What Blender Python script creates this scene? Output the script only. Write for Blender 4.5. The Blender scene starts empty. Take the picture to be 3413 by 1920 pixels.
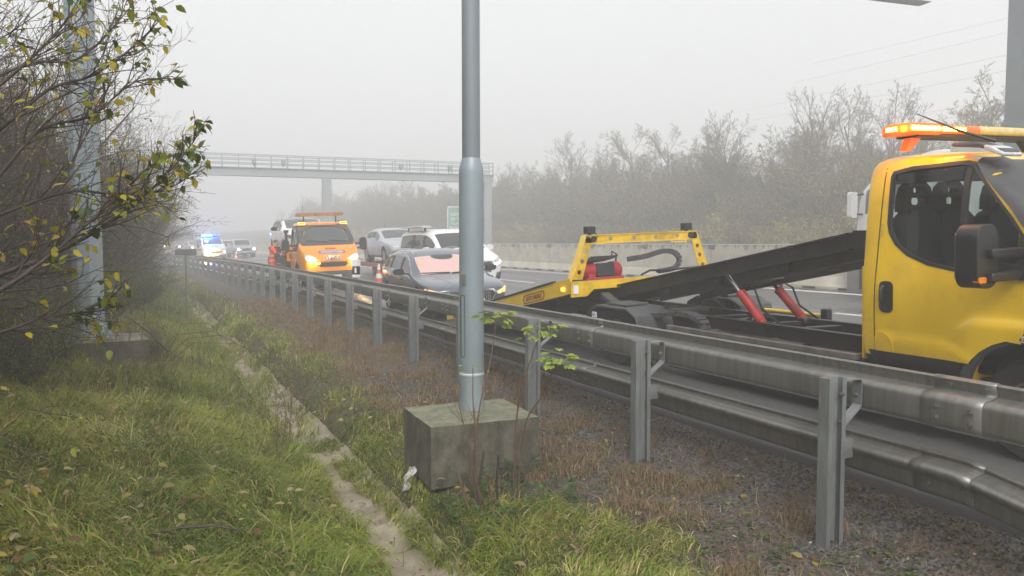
import bpy, bmesh, math, random
import numpy as np
from mathutils import Vector, Matrix, Euler
from mathutils.bvhtree import BVHTree
from mathutils.geometry import delaunay_2d_cdt

rad = math.radians
scene = bpy.context.scene
COL = scene.collection
RND = random.Random(11)
NPR = np.random.default_rng(5)


# ------------------------------------------------------------------ mesh building
class MB:
    def __init__(self):
        self.v = []
        self.f = []

    def add(self, vs, fs):
        o = len(self.v)
        self.v.extend([tuple(p) for p in vs])
        self.f.extend([tuple(i + o for i in f) for f in fs])
        return self

    def box(self, c, s, rot=None):
        cx, cy, cz = c
        hx, hy, hz = s[0] / 2, s[1] / 2, s[2] / 2
        vs = [Vector((sx * hx, sy * hy, sz * hz)) for sz in (-1, 1) for sy in (-1, 1) for sx in (-1, 1)]
        if rot is not None:
            m = Euler(rot).to_matrix()
            vs = [m @ p for p in vs]
        vs = [p + Vector(c) for p in vs]
        return self.add(vs, [(0, 2, 3, 1), (4, 5, 7, 6), (0, 1, 5, 4), (2, 6, 7, 3), (0, 4, 6, 2), (1, 3, 7, 5)])

    def beam(self, a, b, w, h, up=(0, 0, 1)):
        """a rectangular bar from a to b, w across, h along up"""
        a = Vector(a); b = Vector(b)
        d = (b - a).normalized()
        u = Vector(up)
        s = d.cross(u)
        if s.length < 1e-5:
            s = d.cross(Vector((1, 0, 0)))
        s.normalize()
        u = s.cross(d).normalized()
        vs = []
        for p in (a, b):
            for i, j in ((-1, -1), (1, -1), (1, 1), (-1, 1)):
                vs.append(p + s * (i * w / 2) + u * (j * h / 2))
        return self.add(vs, [(3, 2, 1, 0), (4, 5, 6, 7), (0, 1, 5, 4), (1, 2, 6, 5), (2, 3, 7, 6), (3, 0, 4, 7)])

    def tube(self, pts, r, n=8, caps=True):
        pts = [Vector(p) for p in pts]
        k = len(pts)
        if not hasattr(r, '__len__'):
            r = [r] * k
        t0 = (pts[1] - pts[0]).normalized()
        ref = Vector((0, 0, 1)) if abs(t0.z) < .9 else Vector((1, 0, 0))
        u = t0.cross(ref).normalized()
        vs = []
        for i in range(k):
            t = (pts[min(i + 1, k - 1)] - pts[max(i - 1, 0)])
            if t.length < 1e-9:
                t = t0
            t.normalize()
            u = (u - t * u.dot(t))
            if u.length < 1e-6:
                u = t.orthogonal()
            u.normalize()
            w = t.cross(u)
            for j in range(n):
                a = 2 * math.pi * j / n
                vs.append(pts[i] + (u * math.cos(a) + w * math.sin(a)) * r[i])
        fs = []
        for i in range(k - 1):
            for j in range(n):
                fs.append((i * n + j, i * n + (j + 1) % n, (i + 1) * n + (j + 1) % n, (i + 1) * n + j))
        if caps:
            fs.append(tuple(range(n - 1, -1, -1)))
            fs.append(tuple((k - 1) * n + j for j in range(n)))
        return self.add(vs, fs)

    def cyl(self, a, b, r, r2=None, n=16):
        return self.tube([a, b], [r, r if r2 is None else r2], n)

    def lathe(self, prof, c, axis='z', n=20, closed=False):
        """prof: list of (r, h) along axis from c"""
        vs = []
        for (r, h) in prof:
            for j in range(n):
                a = 2 * math.pi * j / n
                x, y = r * math.cos(a), r * math.sin(a)
                if axis == 'z':
                    q = (x, y, h)
                elif axis == 'x':
                    q = (h, x, y)
                else:
                    q = (y, h, x)
                vs.append((q[0] + c[0], q[1] + c[1], q[2] + c[2]))
        fs = []
        k = len(prof)
        for i in range(k - 1):
            for j in range(n):
                fs.append((i * n + j, i * n + (j + 1) % n, (i + 1) * n + (j + 1) % n, (i + 1) * n + j))
        if prof[0][0] > 1e-5 and not closed:
            fs.append(tuple(range(n - 1, -1, -1)))
        if prof[-1][0] > 1e-5 and not closed:
            fs.append(tuple((k - 1) * n + j for j in range(n)))
        return self.add(vs, fs)

    def prism(self, poly, plane, a, b, holes=()):
        """polygon extruded between a and b along the axis not in plane ('yz','xz','xy'), holes allowed"""
        pts, tris = tri_poly(poly, holes)
        def m(p, h):
            if plane == 'yz':
                return (h, p[0], p[1])
            if plane == 'xz':
                return (p[0], h, p[1])
            return (p[0], p[1], h)
        k = len(pts)
        vs = [m(p, a) for p in pts] + [m(p, b) for p in pts]
        fs = [t for t in tris] + [tuple(k + i for i in reversed(t)) for t in tris]
        cnt = {}
        for t in tris:
            for i in range(len(t)):
                e = (t[i], t[(i + 1) % len(t)])
                cnt[e] = 1
        for (i, j) in list(cnt):
            if (j, i) not in cnt:
                fs.append((j, i, i + k, j + k))
        return self.add(vs, fs)

    def sweep(self, prof, path, frames=None, caps=True, close=False):
        """prof: list of (x,z) offsets; path: list of (x,y,z); the profile stands in the xz plane"""
        vs = []
        n = len(prof)
        for p in path:
            for (a, b) in prof:
                vs.append((p[0] + a, p[1], p[2] + b))
        fs = []
        m = n if close else n - 1
        for i in range(len(path) - 1):
            for j in range(m):
                fs.append((i * n + j, i * n + (j + 1) % n, (i + 1) * n + (j + 1) % n, (i + 1) * n + j))
        if caps and close:
            fs.append(tuple(range(n - 1, -1, -1)))
            fs.append(tuple((len(path) - 1) * n + j for j in range(n)))
        return self.add(vs, fs)

    def mesh(self, name):
        me = bpy.data.meshes.new(name)
        me.from_pydata(self.v, [], self.f)
        bm = bmesh.new()
        bm.from_mesh(me)
        bmesh.ops.recalc_face_normals(bm, faces=bm.faces)
        bm.to_mesh(me)
        bm.free()
        return me


def in_poly(p, poly):
    x, y = p
    c = False
    j = len(poly) - 1
    for i in range(len(poly)):
        xi, yi = poly[i]; xj, yj = poly[j]
        if (yi > y) != (yj > y) and x < (xj - xi) * (y - yi) / (yj - yi) + xi:
            c = not c
        j = i
    return c


def dense(poly, res):
    out = []
    k = len(poly)
    for i in range(k):
        a = poly[i]; b = poly[(i + 1) % k]
        d = math.hypot(b[0] - a[0], b[1] - a[1])
        m = max(1, int(math.ceil(d / res)))
        for s in range(m):
            t = s / m
            out.append((a[0] + (b[0] - a[0]) * t, a[1] + (b[1] - a[1]) * t))
    return out


def tri_poly(poly, holes=(), res=None):
    loops = [list(poly)] + [list(h) for h in holes]
    if res:
        loops = [dense(l, res) for l in loops]
    vs = []; es = []
    for l in loops:
        o = len(vs)
        vs += [Vector(p) for p in l]
        es += [(o + i, o + (i + 1) % len(l)) for i in range(len(l))]
    if res:
        xs = [p[0] for p in poly]; ys = [p[1] for p in poly]
        nx = int((max(xs) - min(xs)) / res); ny = int((max(ys) - min(ys)) / res)
        for i in range(1, nx + 1):
            for j in range(1, ny + 1):
                q = (min(xs) + (i - .37) * res, min(ys) + (j - .41) * res)
                if in_poly(q, loops[0]) and not any(in_poly(q, h) for h in loops[1:]):
                    if min(math.hypot(q[0] - b.x, q[1] - b.y) for b in vs[:sum(len(l) for l in loops)]) > res * .45:
                        vs.append(Vector(q))
    r = delaunay_2d_cdt(vs, es, [], 0, 1e-7)
    pts = [(p.x, p.y) for p in r[0]]
    tris = []
    for t in r[2]:
        c = (sum(pts[i][0] for i in t) / len(t), sum(pts[i][1] for i in t) / len(t))
        if in_poly(c, loops[0]) and not any(in_poly(c, h) for h in loops[1:]):
            tris.append(tuple(t))
    return pts, tris


def rrect(x0, y0, x1, y1, r, n=4):
    out = []
    for (cx, cy, a0) in ((x1 - r, y1 - r, 0), (x0 + r, y1 - r, 90), (x0 + r, y0 + r, 180), (x1 - r, y0 + r, 270)):
        for i in range(n + 1):
            a = rad(a0 + 90 * i / n)
            out.append((cx + r * math.cos(a), cy + r * math.sin(a)))
    return out


def circ(cx, cy, r, n=14):
    return [(cx + r * math.cos(2 * math.pi * i / n), cy + r * math.sin(2 * math.pi * i / n)) for i in range(n)]


def link(o, parent=None):
    COL.objects.link(o)
    if parent is not None:
        o.parent = parent
    return o


def part(name, mb, mat, parent=None, smooth=35, bevel=0.0, segs=2):
    me = mb if isinstance(mb, bpy.types.Mesh) else mb.mesh(name)
    if not me.materials:
        for m in (mat if isinstance(mat, (list, tuple)) else [mat]):
            me.materials.append(m)
    if smooth:
        me.shade_smooth()
        me.set_sharp_from_angle(angle=rad(smooth))
    o = bpy.data.objects.new(name, me)
    link(o, parent)
    if bevel:
        b = o.modifiers.new('bevel', 'BEVEL')
        b.width = bevel; b.segments = segs; b.limit_method = 'ANGLE'; b.angle_limit = rad(40)
    return o


def tag(o, label=None, cat=None, group=None, kind=None):
    if label: o['label'] = label
    if cat: o['category'] = cat
    if group: o['group'] = group
    if kind: o['kind'] = kind
    return o


def thing(name, label, cat, loc=(0, 0, 0), rot=(0, 0, 0), group=None):
    o = bpy.data.objects.new(name, None)
    o.empty_display_size = .2
    link(o)
    o.location = loc; o.rotation_euler = rot
    return tag(o, label, cat, group)


def struct(name, mb, mat, smooth=35):
    return tag(part(name, mb, mat, None, smooth), kind='structure')


def copy_tree(o, parent=None):
    c = o.copy()
    COL.objects.link(c)
    c.parent = parent
    for ch in list(o.children):
        copy_tree(ch, c)
    return c


def raw_mesh(name, verts, faces_flat, nper, mat, cols=None, smooth=False, mats=None):
    """fast mesh from numpy arrays; nper vertices per face"""
    me = bpy.data.meshes.new(name)
    nv = len(verts); nf = len(faces_flat) // nper
    me.vertices.add(nv)
    me.vertices.foreach_set('co', np.ascontiguousarray(verts, dtype=np.float32).ravel())
    me.loops.add(nf * nper)
    me.loops.foreach_set('vertex_index', np.ascontiguousarray(faces_flat, dtype=np.int32))
    me.polygons.add(nf)
    me.polygons.foreach_set('loop_start', np.arange(0, nf * nper, nper, dtype=np.int32))
    me.polygons.foreach_set('loop_total', np.full(nf, nper, dtype=np.int32))
    if smooth:
        me.polygons.foreach_set('use_smooth', np.ones(nf, dtype=bool))
    me.update(calc_edges=True)
    if cols is not None:
        ca = me.color_attributes.new('col', 'FLOAT_COLOR', 'POINT')
        c4 = np.ones((nv, 4), dtype=np.float32); c4[:, :3] = cols
        ca.data.foreach_set('color', c4.ravel())
    for m in (mat if isinstance(mat, (list, tuple)) else [mat]):
        me.materials.append(m)
    return me


def eval_mesh(me, mods):
    """mesh with modifiers baked in; mods: list of functions taking the temp object"""
    o = bpy.data.objects.new('tmp', me)
    COL.objects.link(o)
    extra = []
    for fn in mods:
        e = fn(o)
        if e: extra.append(e)
    bpy.context.view_layer.update()
    dg = bpy.context.evaluated_depsgraph_get()
    out = bpy.data.meshes.new_from_object(o.evaluated_get(dg), preserve_all_data_layers=True, depsgraph=dg)
    bpy.data.objects.remove(o)
    for e in extra:
        bpy.data.objects.remove(e)
    return out


def bool_diff(me, cutters):
    for mb in cutters:
        cm = mb.mesh('cut')
        cm.materials.clear()
        def fn(o, cm=cm):
            c = bpy.data.objects.new('cutter', cm)
            COL.objects.link(c)
            m = o.modifiers.new('b', 'BOOLEAN'); m.operation = 'DIFFERENCE'; m.solver = 'EXACT'; m.object = c
            m.material_mode = 'INDEX'
            return c
        me = eval_mesh(me, [fn])
    return me


def subsurf(me, lv):
    def fn(o):
        m = o.modifiers.new('s', 'SUBSURF'); m.levels = lv; m.render_levels = lv
    return eval_mesh(me, [fn])


def bvh_of(me):
    return BVHTree.FromPolygons([v.co.copy() for v in me.vertices], [tuple(p.vertices) for p in me.polygons])


def patch(bvh, poly, axis, sign, off=.004, res=.06, holes=(), fn=None, start=3.0, skirt=.02, miss=None):
    """a sheet laid on the surface: polygon in (y,z) seen along x, (x,z) seen along y or (x,y) seen along z"""
    pts, tris = tri_poly(poly, holes, res)
    vs = []
    last = None
    for p in pts:
        if axis == 'x':
            o = Vector((sign * start, p[0], p[1])); d = Vector((-sign, 0, 0))
        elif axis == 'y':
            o = Vector((p[0], sign * start + (2.5 if sign > 0 else 0), p[1])); d = Vector((0, -sign, 0))
        else:
            o = Vector((p[0], p[1], start)); d = Vector((0, 0, -1))
        h, nrm, _, _ = bvh.ray_cast(o, d)
        if h is None:
            h, nrm, _, _ = bvh.find_nearest(last if last is not None else o + d * start)
        last = h
        e = off + (fn(p[0], p[1]) if fn else 0.0)
        if nrm is None: nrm = -d
        if nrm.dot(d) > 0: nrm = -nrm
        nn_ = (nrm - d * .35).normalized()
        vs.append(h + nn_ * e)
    mb = MB()
    k = len(vs)
    fs = list(tris)
    cnt = set()
    for t in tris:
        for i in range(len(t)):
            cnt.add((t[i], t[(i + 1) % len(t)]))
    dd = Vector((-sign, 0, 0)) if axis == 'x' else (Vector((0, -sign, 0)) if axis == 'y' else Vector((0, 0, -1)))
    allv = vs + [v + dd * skirt for v in vs]
    for (i, j) in cnt:
        if (j, i) not in cnt:
            fs.append((j, i, i + k, j + k))
    used = sorted({i for f in fs for i in f})
    mp = {i: n for n, i in enumerate(used)}
    return mb.add([allv[i] for i in used], [tuple(mp[i] for i in f) for f in fs])


def text_mesh(s, size, depth=.004, bold=0.0, align='CENTER', space=1.0, shear=0.0):
    cu = bpy.data.curves.new('txt', 'FONT')
    cu.body = s; cu.size = size; cu.extrude = depth; cu.align_x = align; cu.align_y = 'CENTER'
    cu.offset = bold; cu.space_character = space; cu.shear = shear; cu.resolution_u = 2
    o = bpy.data.objects.new('txt', cu)
    COL.objects.link(o)
    bpy.context.view_layer.update()
    dg = bpy.context.evaluated_depsgraph_get()
    me = bpy.data.meshes.new_from_object(o.evaluated_get(dg), depsgraph=dg)
    bpy.data.objects.remove(o)
    me.materials.clear()
    return me


def lettering(s, size, mat, parent, loc, rot, bold=0.0, depth=.003, name='lettering', sx=1.0, shear=0.0):
    me = text_mesh(s, size, depth, bold, shear=shear)
    m = Matrix.Translation(loc) @ Euler(rot).to_matrix().to_4x4() @ Matrix.Diagonal((sx, 1, 1, 1))
    me.transform(m)
    return part(name, me, mat, parent, smooth=0)


# ------------------------------------------------------------------ materials
def nodes_of(name):
    m = bpy.data.materials.new(name)
    m.use_nodes = True
    nt = m.node_tree
    return m, nt, nt.nodes['Principled BSDF']


def NN(nt, t, **kw):
    n = nt.nodes.new(t)
    for k, v in kw.items():
        if k.startswith('i_'):
            n.inputs[k[2:].replace('_', ' ')].default_value = v
        else:
            setattr(n, k, v)
    return n


def c4(c):
    return (c[0], c[1], c[2], 1.0)


def pmat(name, col, rough=.5, metal=0.0, var=.12, scale=6.0, bump=0.0, bscale=80.0, coat=0.0, dirt=None, damt=.5,
         dscale=3.0, stretch=(1, 1, 1), spec=.5, rvar=.1):
    m, nt, b = nodes_of(name)
    L = nt.links.new
    tc = NN(nt, 'ShaderNodeTexCoord')
    mp = NN(nt, 'ShaderNodeMapping')
    mp.inputs['Scale'].default_value = stretch
    L(tc.outputs['Object'], mp.inputs['Vector'])
    nz = NN(nt, 'ShaderNodeTexNoise'); nz.inputs['Scale'].default_value = scale; nz.inputs['Detail'].default_value = 6; nz.inputs['Roughness'].default_value = .65
    L(mp.outputs[0], nz.inputs['Vector'])
    rm = NN(nt, 'ShaderNodeMapRange'); rm.inputs['From Min'].default_value = .3; rm.inputs['From Max'].default_value = .7
    rm.inputs['To Min'].default_value = 1 - var; rm.inputs['To Max'].default_value = 1 + var
    L(nz.outputs['Fac'], rm.inputs['Value'])
    mul = NN(nt, 'ShaderNodeMix', data_type='RGBA', blend_type='MULTIPLY'); mul.inputs[0].default_value = 1
    mul.inputs[6].default_value = c4(col)
    L(rm.outputs[0], mul.inputs[7])
    out = mul.outputs[2]
    if dirt is not None:
        n2 = NN(nt, 'ShaderNodeTexNoise'); n2.inputs['Scale'].default_value = dscale; n2.inputs['Detail'].default_value = 8; n2.inputs['Roughness'].default_value = .7
        L(mp.outputs[0], n2.inputs['Vector'])
        r2 = NN(nt, 'ShaderNodeMapRange'); r2.inputs['From Min'].default_value = .45; r2.inputs['From Max'].default_value = .72
        r2.inputs['To Max'].default_value = damt
        L(n2.outputs['Fac'], r2.inputs['Value'])
        mx = NN(nt, 'ShaderNodeMix', data_type='RGBA'); mx.inputs[7].default_value = c4(dirt)
        L(r2.outputs[0], mx.inputs[0]); L(out, mx.inputs[6])
        out = mx.outputs[2]
    L(out, b.inputs['Base Color'])
    rr = NN(nt, 'ShaderNodeMapRange'); rr.inputs['To Min'].default_value = max(0.02, rough - rvar); rr.inputs['To Max'].default_value = min(1, rough + rvar)
    L(nz.outputs['Fac'], rr.inputs['Value']); L(rr.outputs[0], b.inputs['Roughness'])
    b.inputs['Metallic'].default_value = metal
    b.inputs['Specular IOR Level'].default_value = spec
    b.inputs['Coat Weight'].default_value = coat
    b.inputs['Coat Roughness'].default_value = .08
    if bump:
        n3 = NN(nt, 'ShaderNodeTexNoise'); n3.inputs['Scale'].default_value = bscale; n3.inputs['Detail'].default_value = 5
        L(mp.outputs[0], n3.inputs['Vector'])
        bp = NN(nt, 'ShaderNodeBump'); bp.inputs['Strength'].default_value = bump; bp.inputs['Distance'].default_value = .01
        L(n3.outputs['Fac'], bp.inputs['Height']); L(bp.outputs[0], b.inputs['Normal'])
    return m


def emat(name, col, s, base=None):
    m, nt, b = nodes_of(name)
    b.inputs['Base Color'].default_value = c4(base or col)
    b.inputs['Emission Color'].default_value = c4(col)
    b.inputs['Emission Strength'].default_value = s
    b.inputs['Roughness'].default_value = .2
    return m


def amat(name, rough=.6, spec=.3, trans=0.0, mulc=(1, 1, 1)):
    """colour from the per-piece attribute 'col'"""
    m, nt, b = nodes_of(name)
    a = NN(nt, 'ShaderNodeAttribute', attribute_name='col')
    nt.links.new(a.outputs['Color'], b.inputs['Base Color'])
    b.inputs['Roughness'].default_value = rough
    b.inputs['Specular IOR Level'].default_value = spec
    if trans:
        out = nt.nodes['Material Output']
        tr = NN(nt, 'ShaderNodeBsdfTranslucent')
        nt.links.new(a.outputs['Color'], tr.inputs['Color'])
        mx = NN(nt, 'ShaderNodeMixShader'); mx.inputs[0].default_value = trans
        nt.links.new(b.outputs[0], mx.inputs[1]); nt.links.new(tr.outputs[0], mx.inputs[2])
        nt.links.new(mx.outputs[0], out.inputs['Surface'])
    return m


def glass_mat(name, tint, rough=.03, fac=.25):
    """thin tinted pane: see-through with a reflection"""
    m, nt, b = nodes_of(name)
    out = nt.nodes['Material Output']
    nt.nodes.remove(b)
    t = NN(nt, 'ShaderNodeBsdfTransparent'); t.inputs[0].default_value = c4(tint)
    g = NN(nt, 'ShaderNodeBsdfGlossy'); g.inputs['Roughness'].default_value = rough; g.inputs[0].default_value = (.9, .92, .93, 1)
    lw = NN(nt, 'ShaderNodeLayerWeight'); lw.inputs[0].default_value = .5
    pw = NN(nt, 'ShaderNodeMath', operation='POWER'); pw.inputs[1].default_value = 5; nt.links.new(lw.outputs['Facing'], pw.inputs[0])
    fr = NN(nt, 'ShaderNodeMath', operation='MULTIPLY_ADD'); fr.inputs[1].default_value = .95; fr.inputs[2].default_value = .045; nt.links.new(pw.outputs[0], fr.inputs[0])
    mx = NN(nt, 'ShaderNodeMixShader')
    nt.links.new(fr.outputs[0], mx.inputs[0])
    nt.links.new(t.outputs[0], mx.inputs[1]); nt.links.new(g.outputs[0], mx.inputs[2])
    nt.links.new(mx.outputs[0], out.inputs['Surface'])
    return m


M = {}
M['yellow'] = pmat('yellow_paint', (.87, .56, .012), .32, coat=.6, var=.04, scale=2, dirt=(.36, .22, .05), damt=.30, dscale=3.5)
M['yellow_worn'] = pmat('worn_yellow_paint', (.80, .50, .014), .45, var=.1, scale=5, dirt=(.06, .045, .03), damt=.75, dscale=2.6, bump=.05)
M['orange'] = pmat('orange_paint', (.86, .30, .008), .3, coat=.6, var=.04, scale=2)
M['black'] = pmat('black_plastic', (.018, .018, .019), .5, var=.25, scale=9, bump=.03)
M['charcoal'] = pmat('charcoal_plastic', (.062, .064, .067), .55, var=.2, scale=8, bump=.04)
M['mirror_black'] = pmat('wet_black_plastic', (.016, .016, .018), .38, var=.3, scale=14, stretch=(1, 1, .3), bump=.12, bscale=40)
M['rubber'] = pmat('rubber', (.017, .017, .018), .75, var=.2, scale=12, bump=.1)
M['black_steel'] = pmat('black_steel', (.022, .021, .021), .42, metal=.2, var=.3, scale=6, dirt=(.11, .075, .05), damt=.4, dscale=5, bump=.1, bscale=30)
M['dirty_steel'] = pmat('dirty_grey_steel', (.17, .15, .13), .6, metal=.3, var=.3, scale=6, dirt=(.05, .04, .035), damt=.7, dscale=4, bump=.1)
M['red_ram'] = pmat('red_cylinder_paint', (.52, .03, .02), .4, var=.15, scale=9, dirt=(.07, .05, .045), damt=.6, dscale=7)
M['red_winch'] = pmat('red_winch_paint', (.42, .012, .02), .4, var=.15, scale=9, dirt=(.04, .03, .03), damt=.5, dscale=9)
M['red_frame'] = pmat('red_trailer_paint', (.42, .045, .03), .5, var=.15, scale=5)
M['chrome'] = pmat('chrome', (.8, .8, .8), .12, metal=1, var=.03)
M['silver_trim'] = pmat('silver_trim', (.62, .63, .64), .25, metal=.9, var=.05)
M['alloy'] = pmat('alloy_rim', (.45, .46, .47), .35, metal=.8, var=.1)
M['blue_grey'] = pmat('dark_grey_blue_paint', (.085, .105, .14), .25, metal=.35, coat=1, var=.04)
M['silver'] = pmat('silver_paint', (.44, .46, .49), .3, metal=.25, coat=.8, var=.04)
M['white'] = pmat('white_paint', (.78, .78, .78), .3, coat=.7, var=.03)
M['white_dirty'] = pmat('white_truck_paint', (.74, .74, .73), .4, coat=.3, var=.06, dirt=(.4, .39, .36), damt=.4)
M['black_roof'] = pmat('black_roof_paint', (.02, .02, .022), .2, coat=1, var=.05)
M['glass'] = pmat('dark_window_glass', (.018, .022, .022), .05, var=.1, spec=.8, rvar=.02)
M['glass_grey'] = pmat('grey_window_glass', (.055, .068, .068), .06, var=.15, scale=2, spec=.9, rvar=.02)
M['pink_glass'] = pmat('pinkish_screen', (.66, .42, .37), .3, var=.03, scale=2.5, spec=.8, coat=.6)
M['clear_glass'] = glass_mat('clear_glass', (.80, .87, .85))
M['tint_glass'] = glass_mat('tinted_glass', (.30, .33, .32))
M['lamp_glass'] = pmat('lamp_glass', (.55, .56, .57), .12, var=.3, scale=25, spec=.8)
M['amber_lens'] = pmat('amber_lens', (.8, .22, .01), .15, var=.2, scale=30, spec=.7)
M['red_lens'] = pmat('red_lens', (.5, .02, .012), .15, var=.2, scale=30)
M['orange_lens'] = emat('glowing_orange_lens', (1, .17, .008), .30, (.80, .115, .005))
M['cream_lens'] = pmat('cream_panel', (.62, .50, .22), .4, var=.22, scale=18)
M['amber_on'] = emat('amber_led_lit', (1, .38, .03), 22)
M['amber_soft'] = emat('amber_lamp_lit', (1, .42, .05), 2.4)
M['head_on'] = emat('headlamp_lit', (1, .80, .42), 12)
M['head_white'] = emat('white_headlamp_lit', (1, .95, .85), 9)
M['blue_on'] = emat('blue_beacon_lit', (.05, .35, 1), 14)
M['blue_dim'] = emat('blue_beacon_dim', (.05, .16, 1), 2.2, (.02, .06, .5))
M['orange_dim'] = pmat('beacon_bar_orange', (.36, .15, .035), .35, var=.6, scale=5, stretch=(1.6, 1, 1))
M['plate'] = pmat('plate_white', (.75, .75, .74), .4, var=.05)
M['ink'] = pmat('black_lettering', (.02, .02, .02), .6)
M['brown_red'] = pmat('dark_red_lettering', (.22, .03, .012), .5)
M['reflector'] = pmat('white_reflector', (.82, .82, .84), .3, var=.05)
M['galv'] = pmat('galvanised_post', (.25, .265, .265), .5, metal=.45, var=.22, scale=9, dirt=(.13, .135, .13), damt=.5, dscale=6, stretch=(1, 1, .35), bump=.06)
M['rail'] = pmat('weathered_galvanised_beam', (.225, .22, .20), .42, metal=.6, var=.22, scale=9, dirt=(.13, .125, .105), damt=.45, dscale=7, stretch=(1, 2.6, .25))
M['bolt'] = pmat('bolt_steel', (.2, .2, .19), .4, metal=.7, var=.2)
M['pole'] = pmat('pale_blue_grey_pole', (.255, .305, .335), .42, metal=.15, var=.12, scale=3.5, dirt=(.36, .385, .36), damt=.5, dscale=2.4, stretch=(1, 1, .25), bump=.03)
M['pole_top'] = pmat('grey_pole_upper', (.20, .235, .255), .42, metal=.15, var=.1, scale=3, stretch=(1, 1, .2))
M['band'] = pmat('pale_plastic_band', (.6, .62, .63), .4)
M['gantry'] = pmat('grey_gantry_steel', (.26, .285, .30), .5, metal=.1, var=.1, scale=2)
M['gantry_dark'] = pmat('dark_grey_gantry_steel', (.17, .185, .195), .5, metal=.1, var=.08, scale=2)
M['sign_green'] = pmat('green_sign', (.02, .30, .16), .5, var=.05)
M['sign_white'] = pmat('sign_white', (.8, .8, .8), .5, var=.05)
M['sign_red'] = pmat('sign_red', (.6, .06, .04), .5, var=.05)
M['sign_yellow'] = pmat('sign_yellow', (.78, .52, .10), .5, var=.08)
M['sign_back'] = pmat('sign_back_grey', (.17, .17, .165), .6, var=.15)
M['cone_red'] = pmat('cone_orange', (.75, .10, .03), .5, var=.08)
M['hivis'] = pmat('orange_workwear', (.85, .10, .025), .8, var=.12, scale=10, bump=.2, bscale=25)
M['navy'] = pmat('navy_workwear', (.03, .03, .045), .85, var=.2, scale=10)
M['band_grey'] = pmat('reflective_band', (.45, .45, .45), .5)
M['lime'] = pmat('lime_jacket', (.42, .68, .03), .8, var=.15, scale=14, bump=.2, bscale=30)
M['skin'] = pmat('skin', (.60, .33, .24), .55, var=.08)
M['hair'] = pmat('hair', (.10, .07, .05), .8)
M['seat'] = pmat('dark_seat_fabric', (.022, .022, .024), .9, var=.2, scale=40)
M['interior'] = pmat('cab_interior', (.03, .031, .033), .8, var=.15)
M['bark'] = pmat('wet_bark', (.052, .036, .030), .65, var=.3, scale=20, bump=.2)
M['twig'] = pmat('purplish_twig', (.075, .050, .044), .7, var=.3, scale=4)
M['bark_far'] = pmat('grey_brown_bark', (.095, .068, .048), .8, var=.3, scale=3)
M['stem_red'] = pmat('red_brown_stem', (.12, .072, .048), .65, var=.3, scale=15)
M['leaf'] = amat('leaf', .5, .35, .35)
M['grass'] = amat('grass_blade', .55, .3, .3)
M['weed'] = amat('dry_weed', .8, .15, .15)
M['rag'] = pmat('white_plastic_rag', (.62, .62, .62), .5, var=.25, scale=30, dirt=(.25, .24, .2), damt=.6, dscale=20)
M['cable'] = pmat('power_cable', (.12, .12, .125), .6)
M['hivis_sticker'] = pmat('blue_sticker', (.05, .22, .62), .5, var=.3, scale=40)
# ------------------------------------------------------------------ the lie of the land
SLOPE = .04
XRAIL = 3.84


def cv(Y):
    """how far the motorway has curved to the left at distance Y"""
    Y = np.asarray(Y, dtype=float)
    d = np.maximum(Y - 25.0, 0)
    return np.where(d < 60, d * d / 660.0, 60 * 60 / 660. + (d - 60) * 2 * 60 / 660.)


def cvf(Y):
    return float(cv(Y))


def road_z(xr):
    return SLOPE * (xr - XRAIL)


PX = np.array([-90, -30, -16, -10, -6, -3, -1.5, -.5, .5, 1.15, 1.36, 1.40, 1.90, 1.94, 2.15, 2.6, 3.84, 4.1, 4.36, 4.46])
PZ = np.array([14, 6.0, 3.4, 2.1, 1.2, .62, .28, .05, -.25, -.48, -.55, -.75, -.75, -.53, -.34, -.29, -.26, -.19, -.06, -.03])


def bumps(X, Y):
    return (.030 * np.sin(X * 3.1 + 1.3 * np.sin(Y * 1.7)) * np.sin(Y * 2.3 + .7) + .018 * np.sin(X * 7.3 + Y * 2.1) * np.sin(Y * 6.1 - X * 1.9)
            + .05 * np.sin(Y * .43 + X * .8))


def gz(X, Y):
    X = np.asarray(X, dtype=float); Y = np.asarray(Y, dtype=float)
    xr = X + cv(Y)
    z = np.interp(xr, PX, PZ)
    amp = np.clip((3.6 - xr) / 1.2, .15, 1.0)
    amp = np.where((xr > 1.2) & (xr < 2.1), .0, amp)
    return z + bumps(xr, Y) * amp


def gzf(x, y):
    return float(gz(x, y))


def grid_mesh(name, xs, ys, fz, mat, uselocal=True):
    XX, YY = np.meshgrid(xs, ys)
    Xw = XX - (cv(YY) if uselocal else 0)
    Z = fz(XX, YY)
    v = np.stack([Xw, YY, Z], -1).reshape(-1, 3)
    nx = len(xs); ny = len(ys)
    i = np.arange(nx - 1)[None, :] + np.arange(ny - 1)[:, None] * nx
    f = np.stack([i, i + 1, i + nx + 1, i + nx], -1).reshape(-1)
    return raw_mesh(name, v, f, 4, mat, smooth=True)


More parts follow.
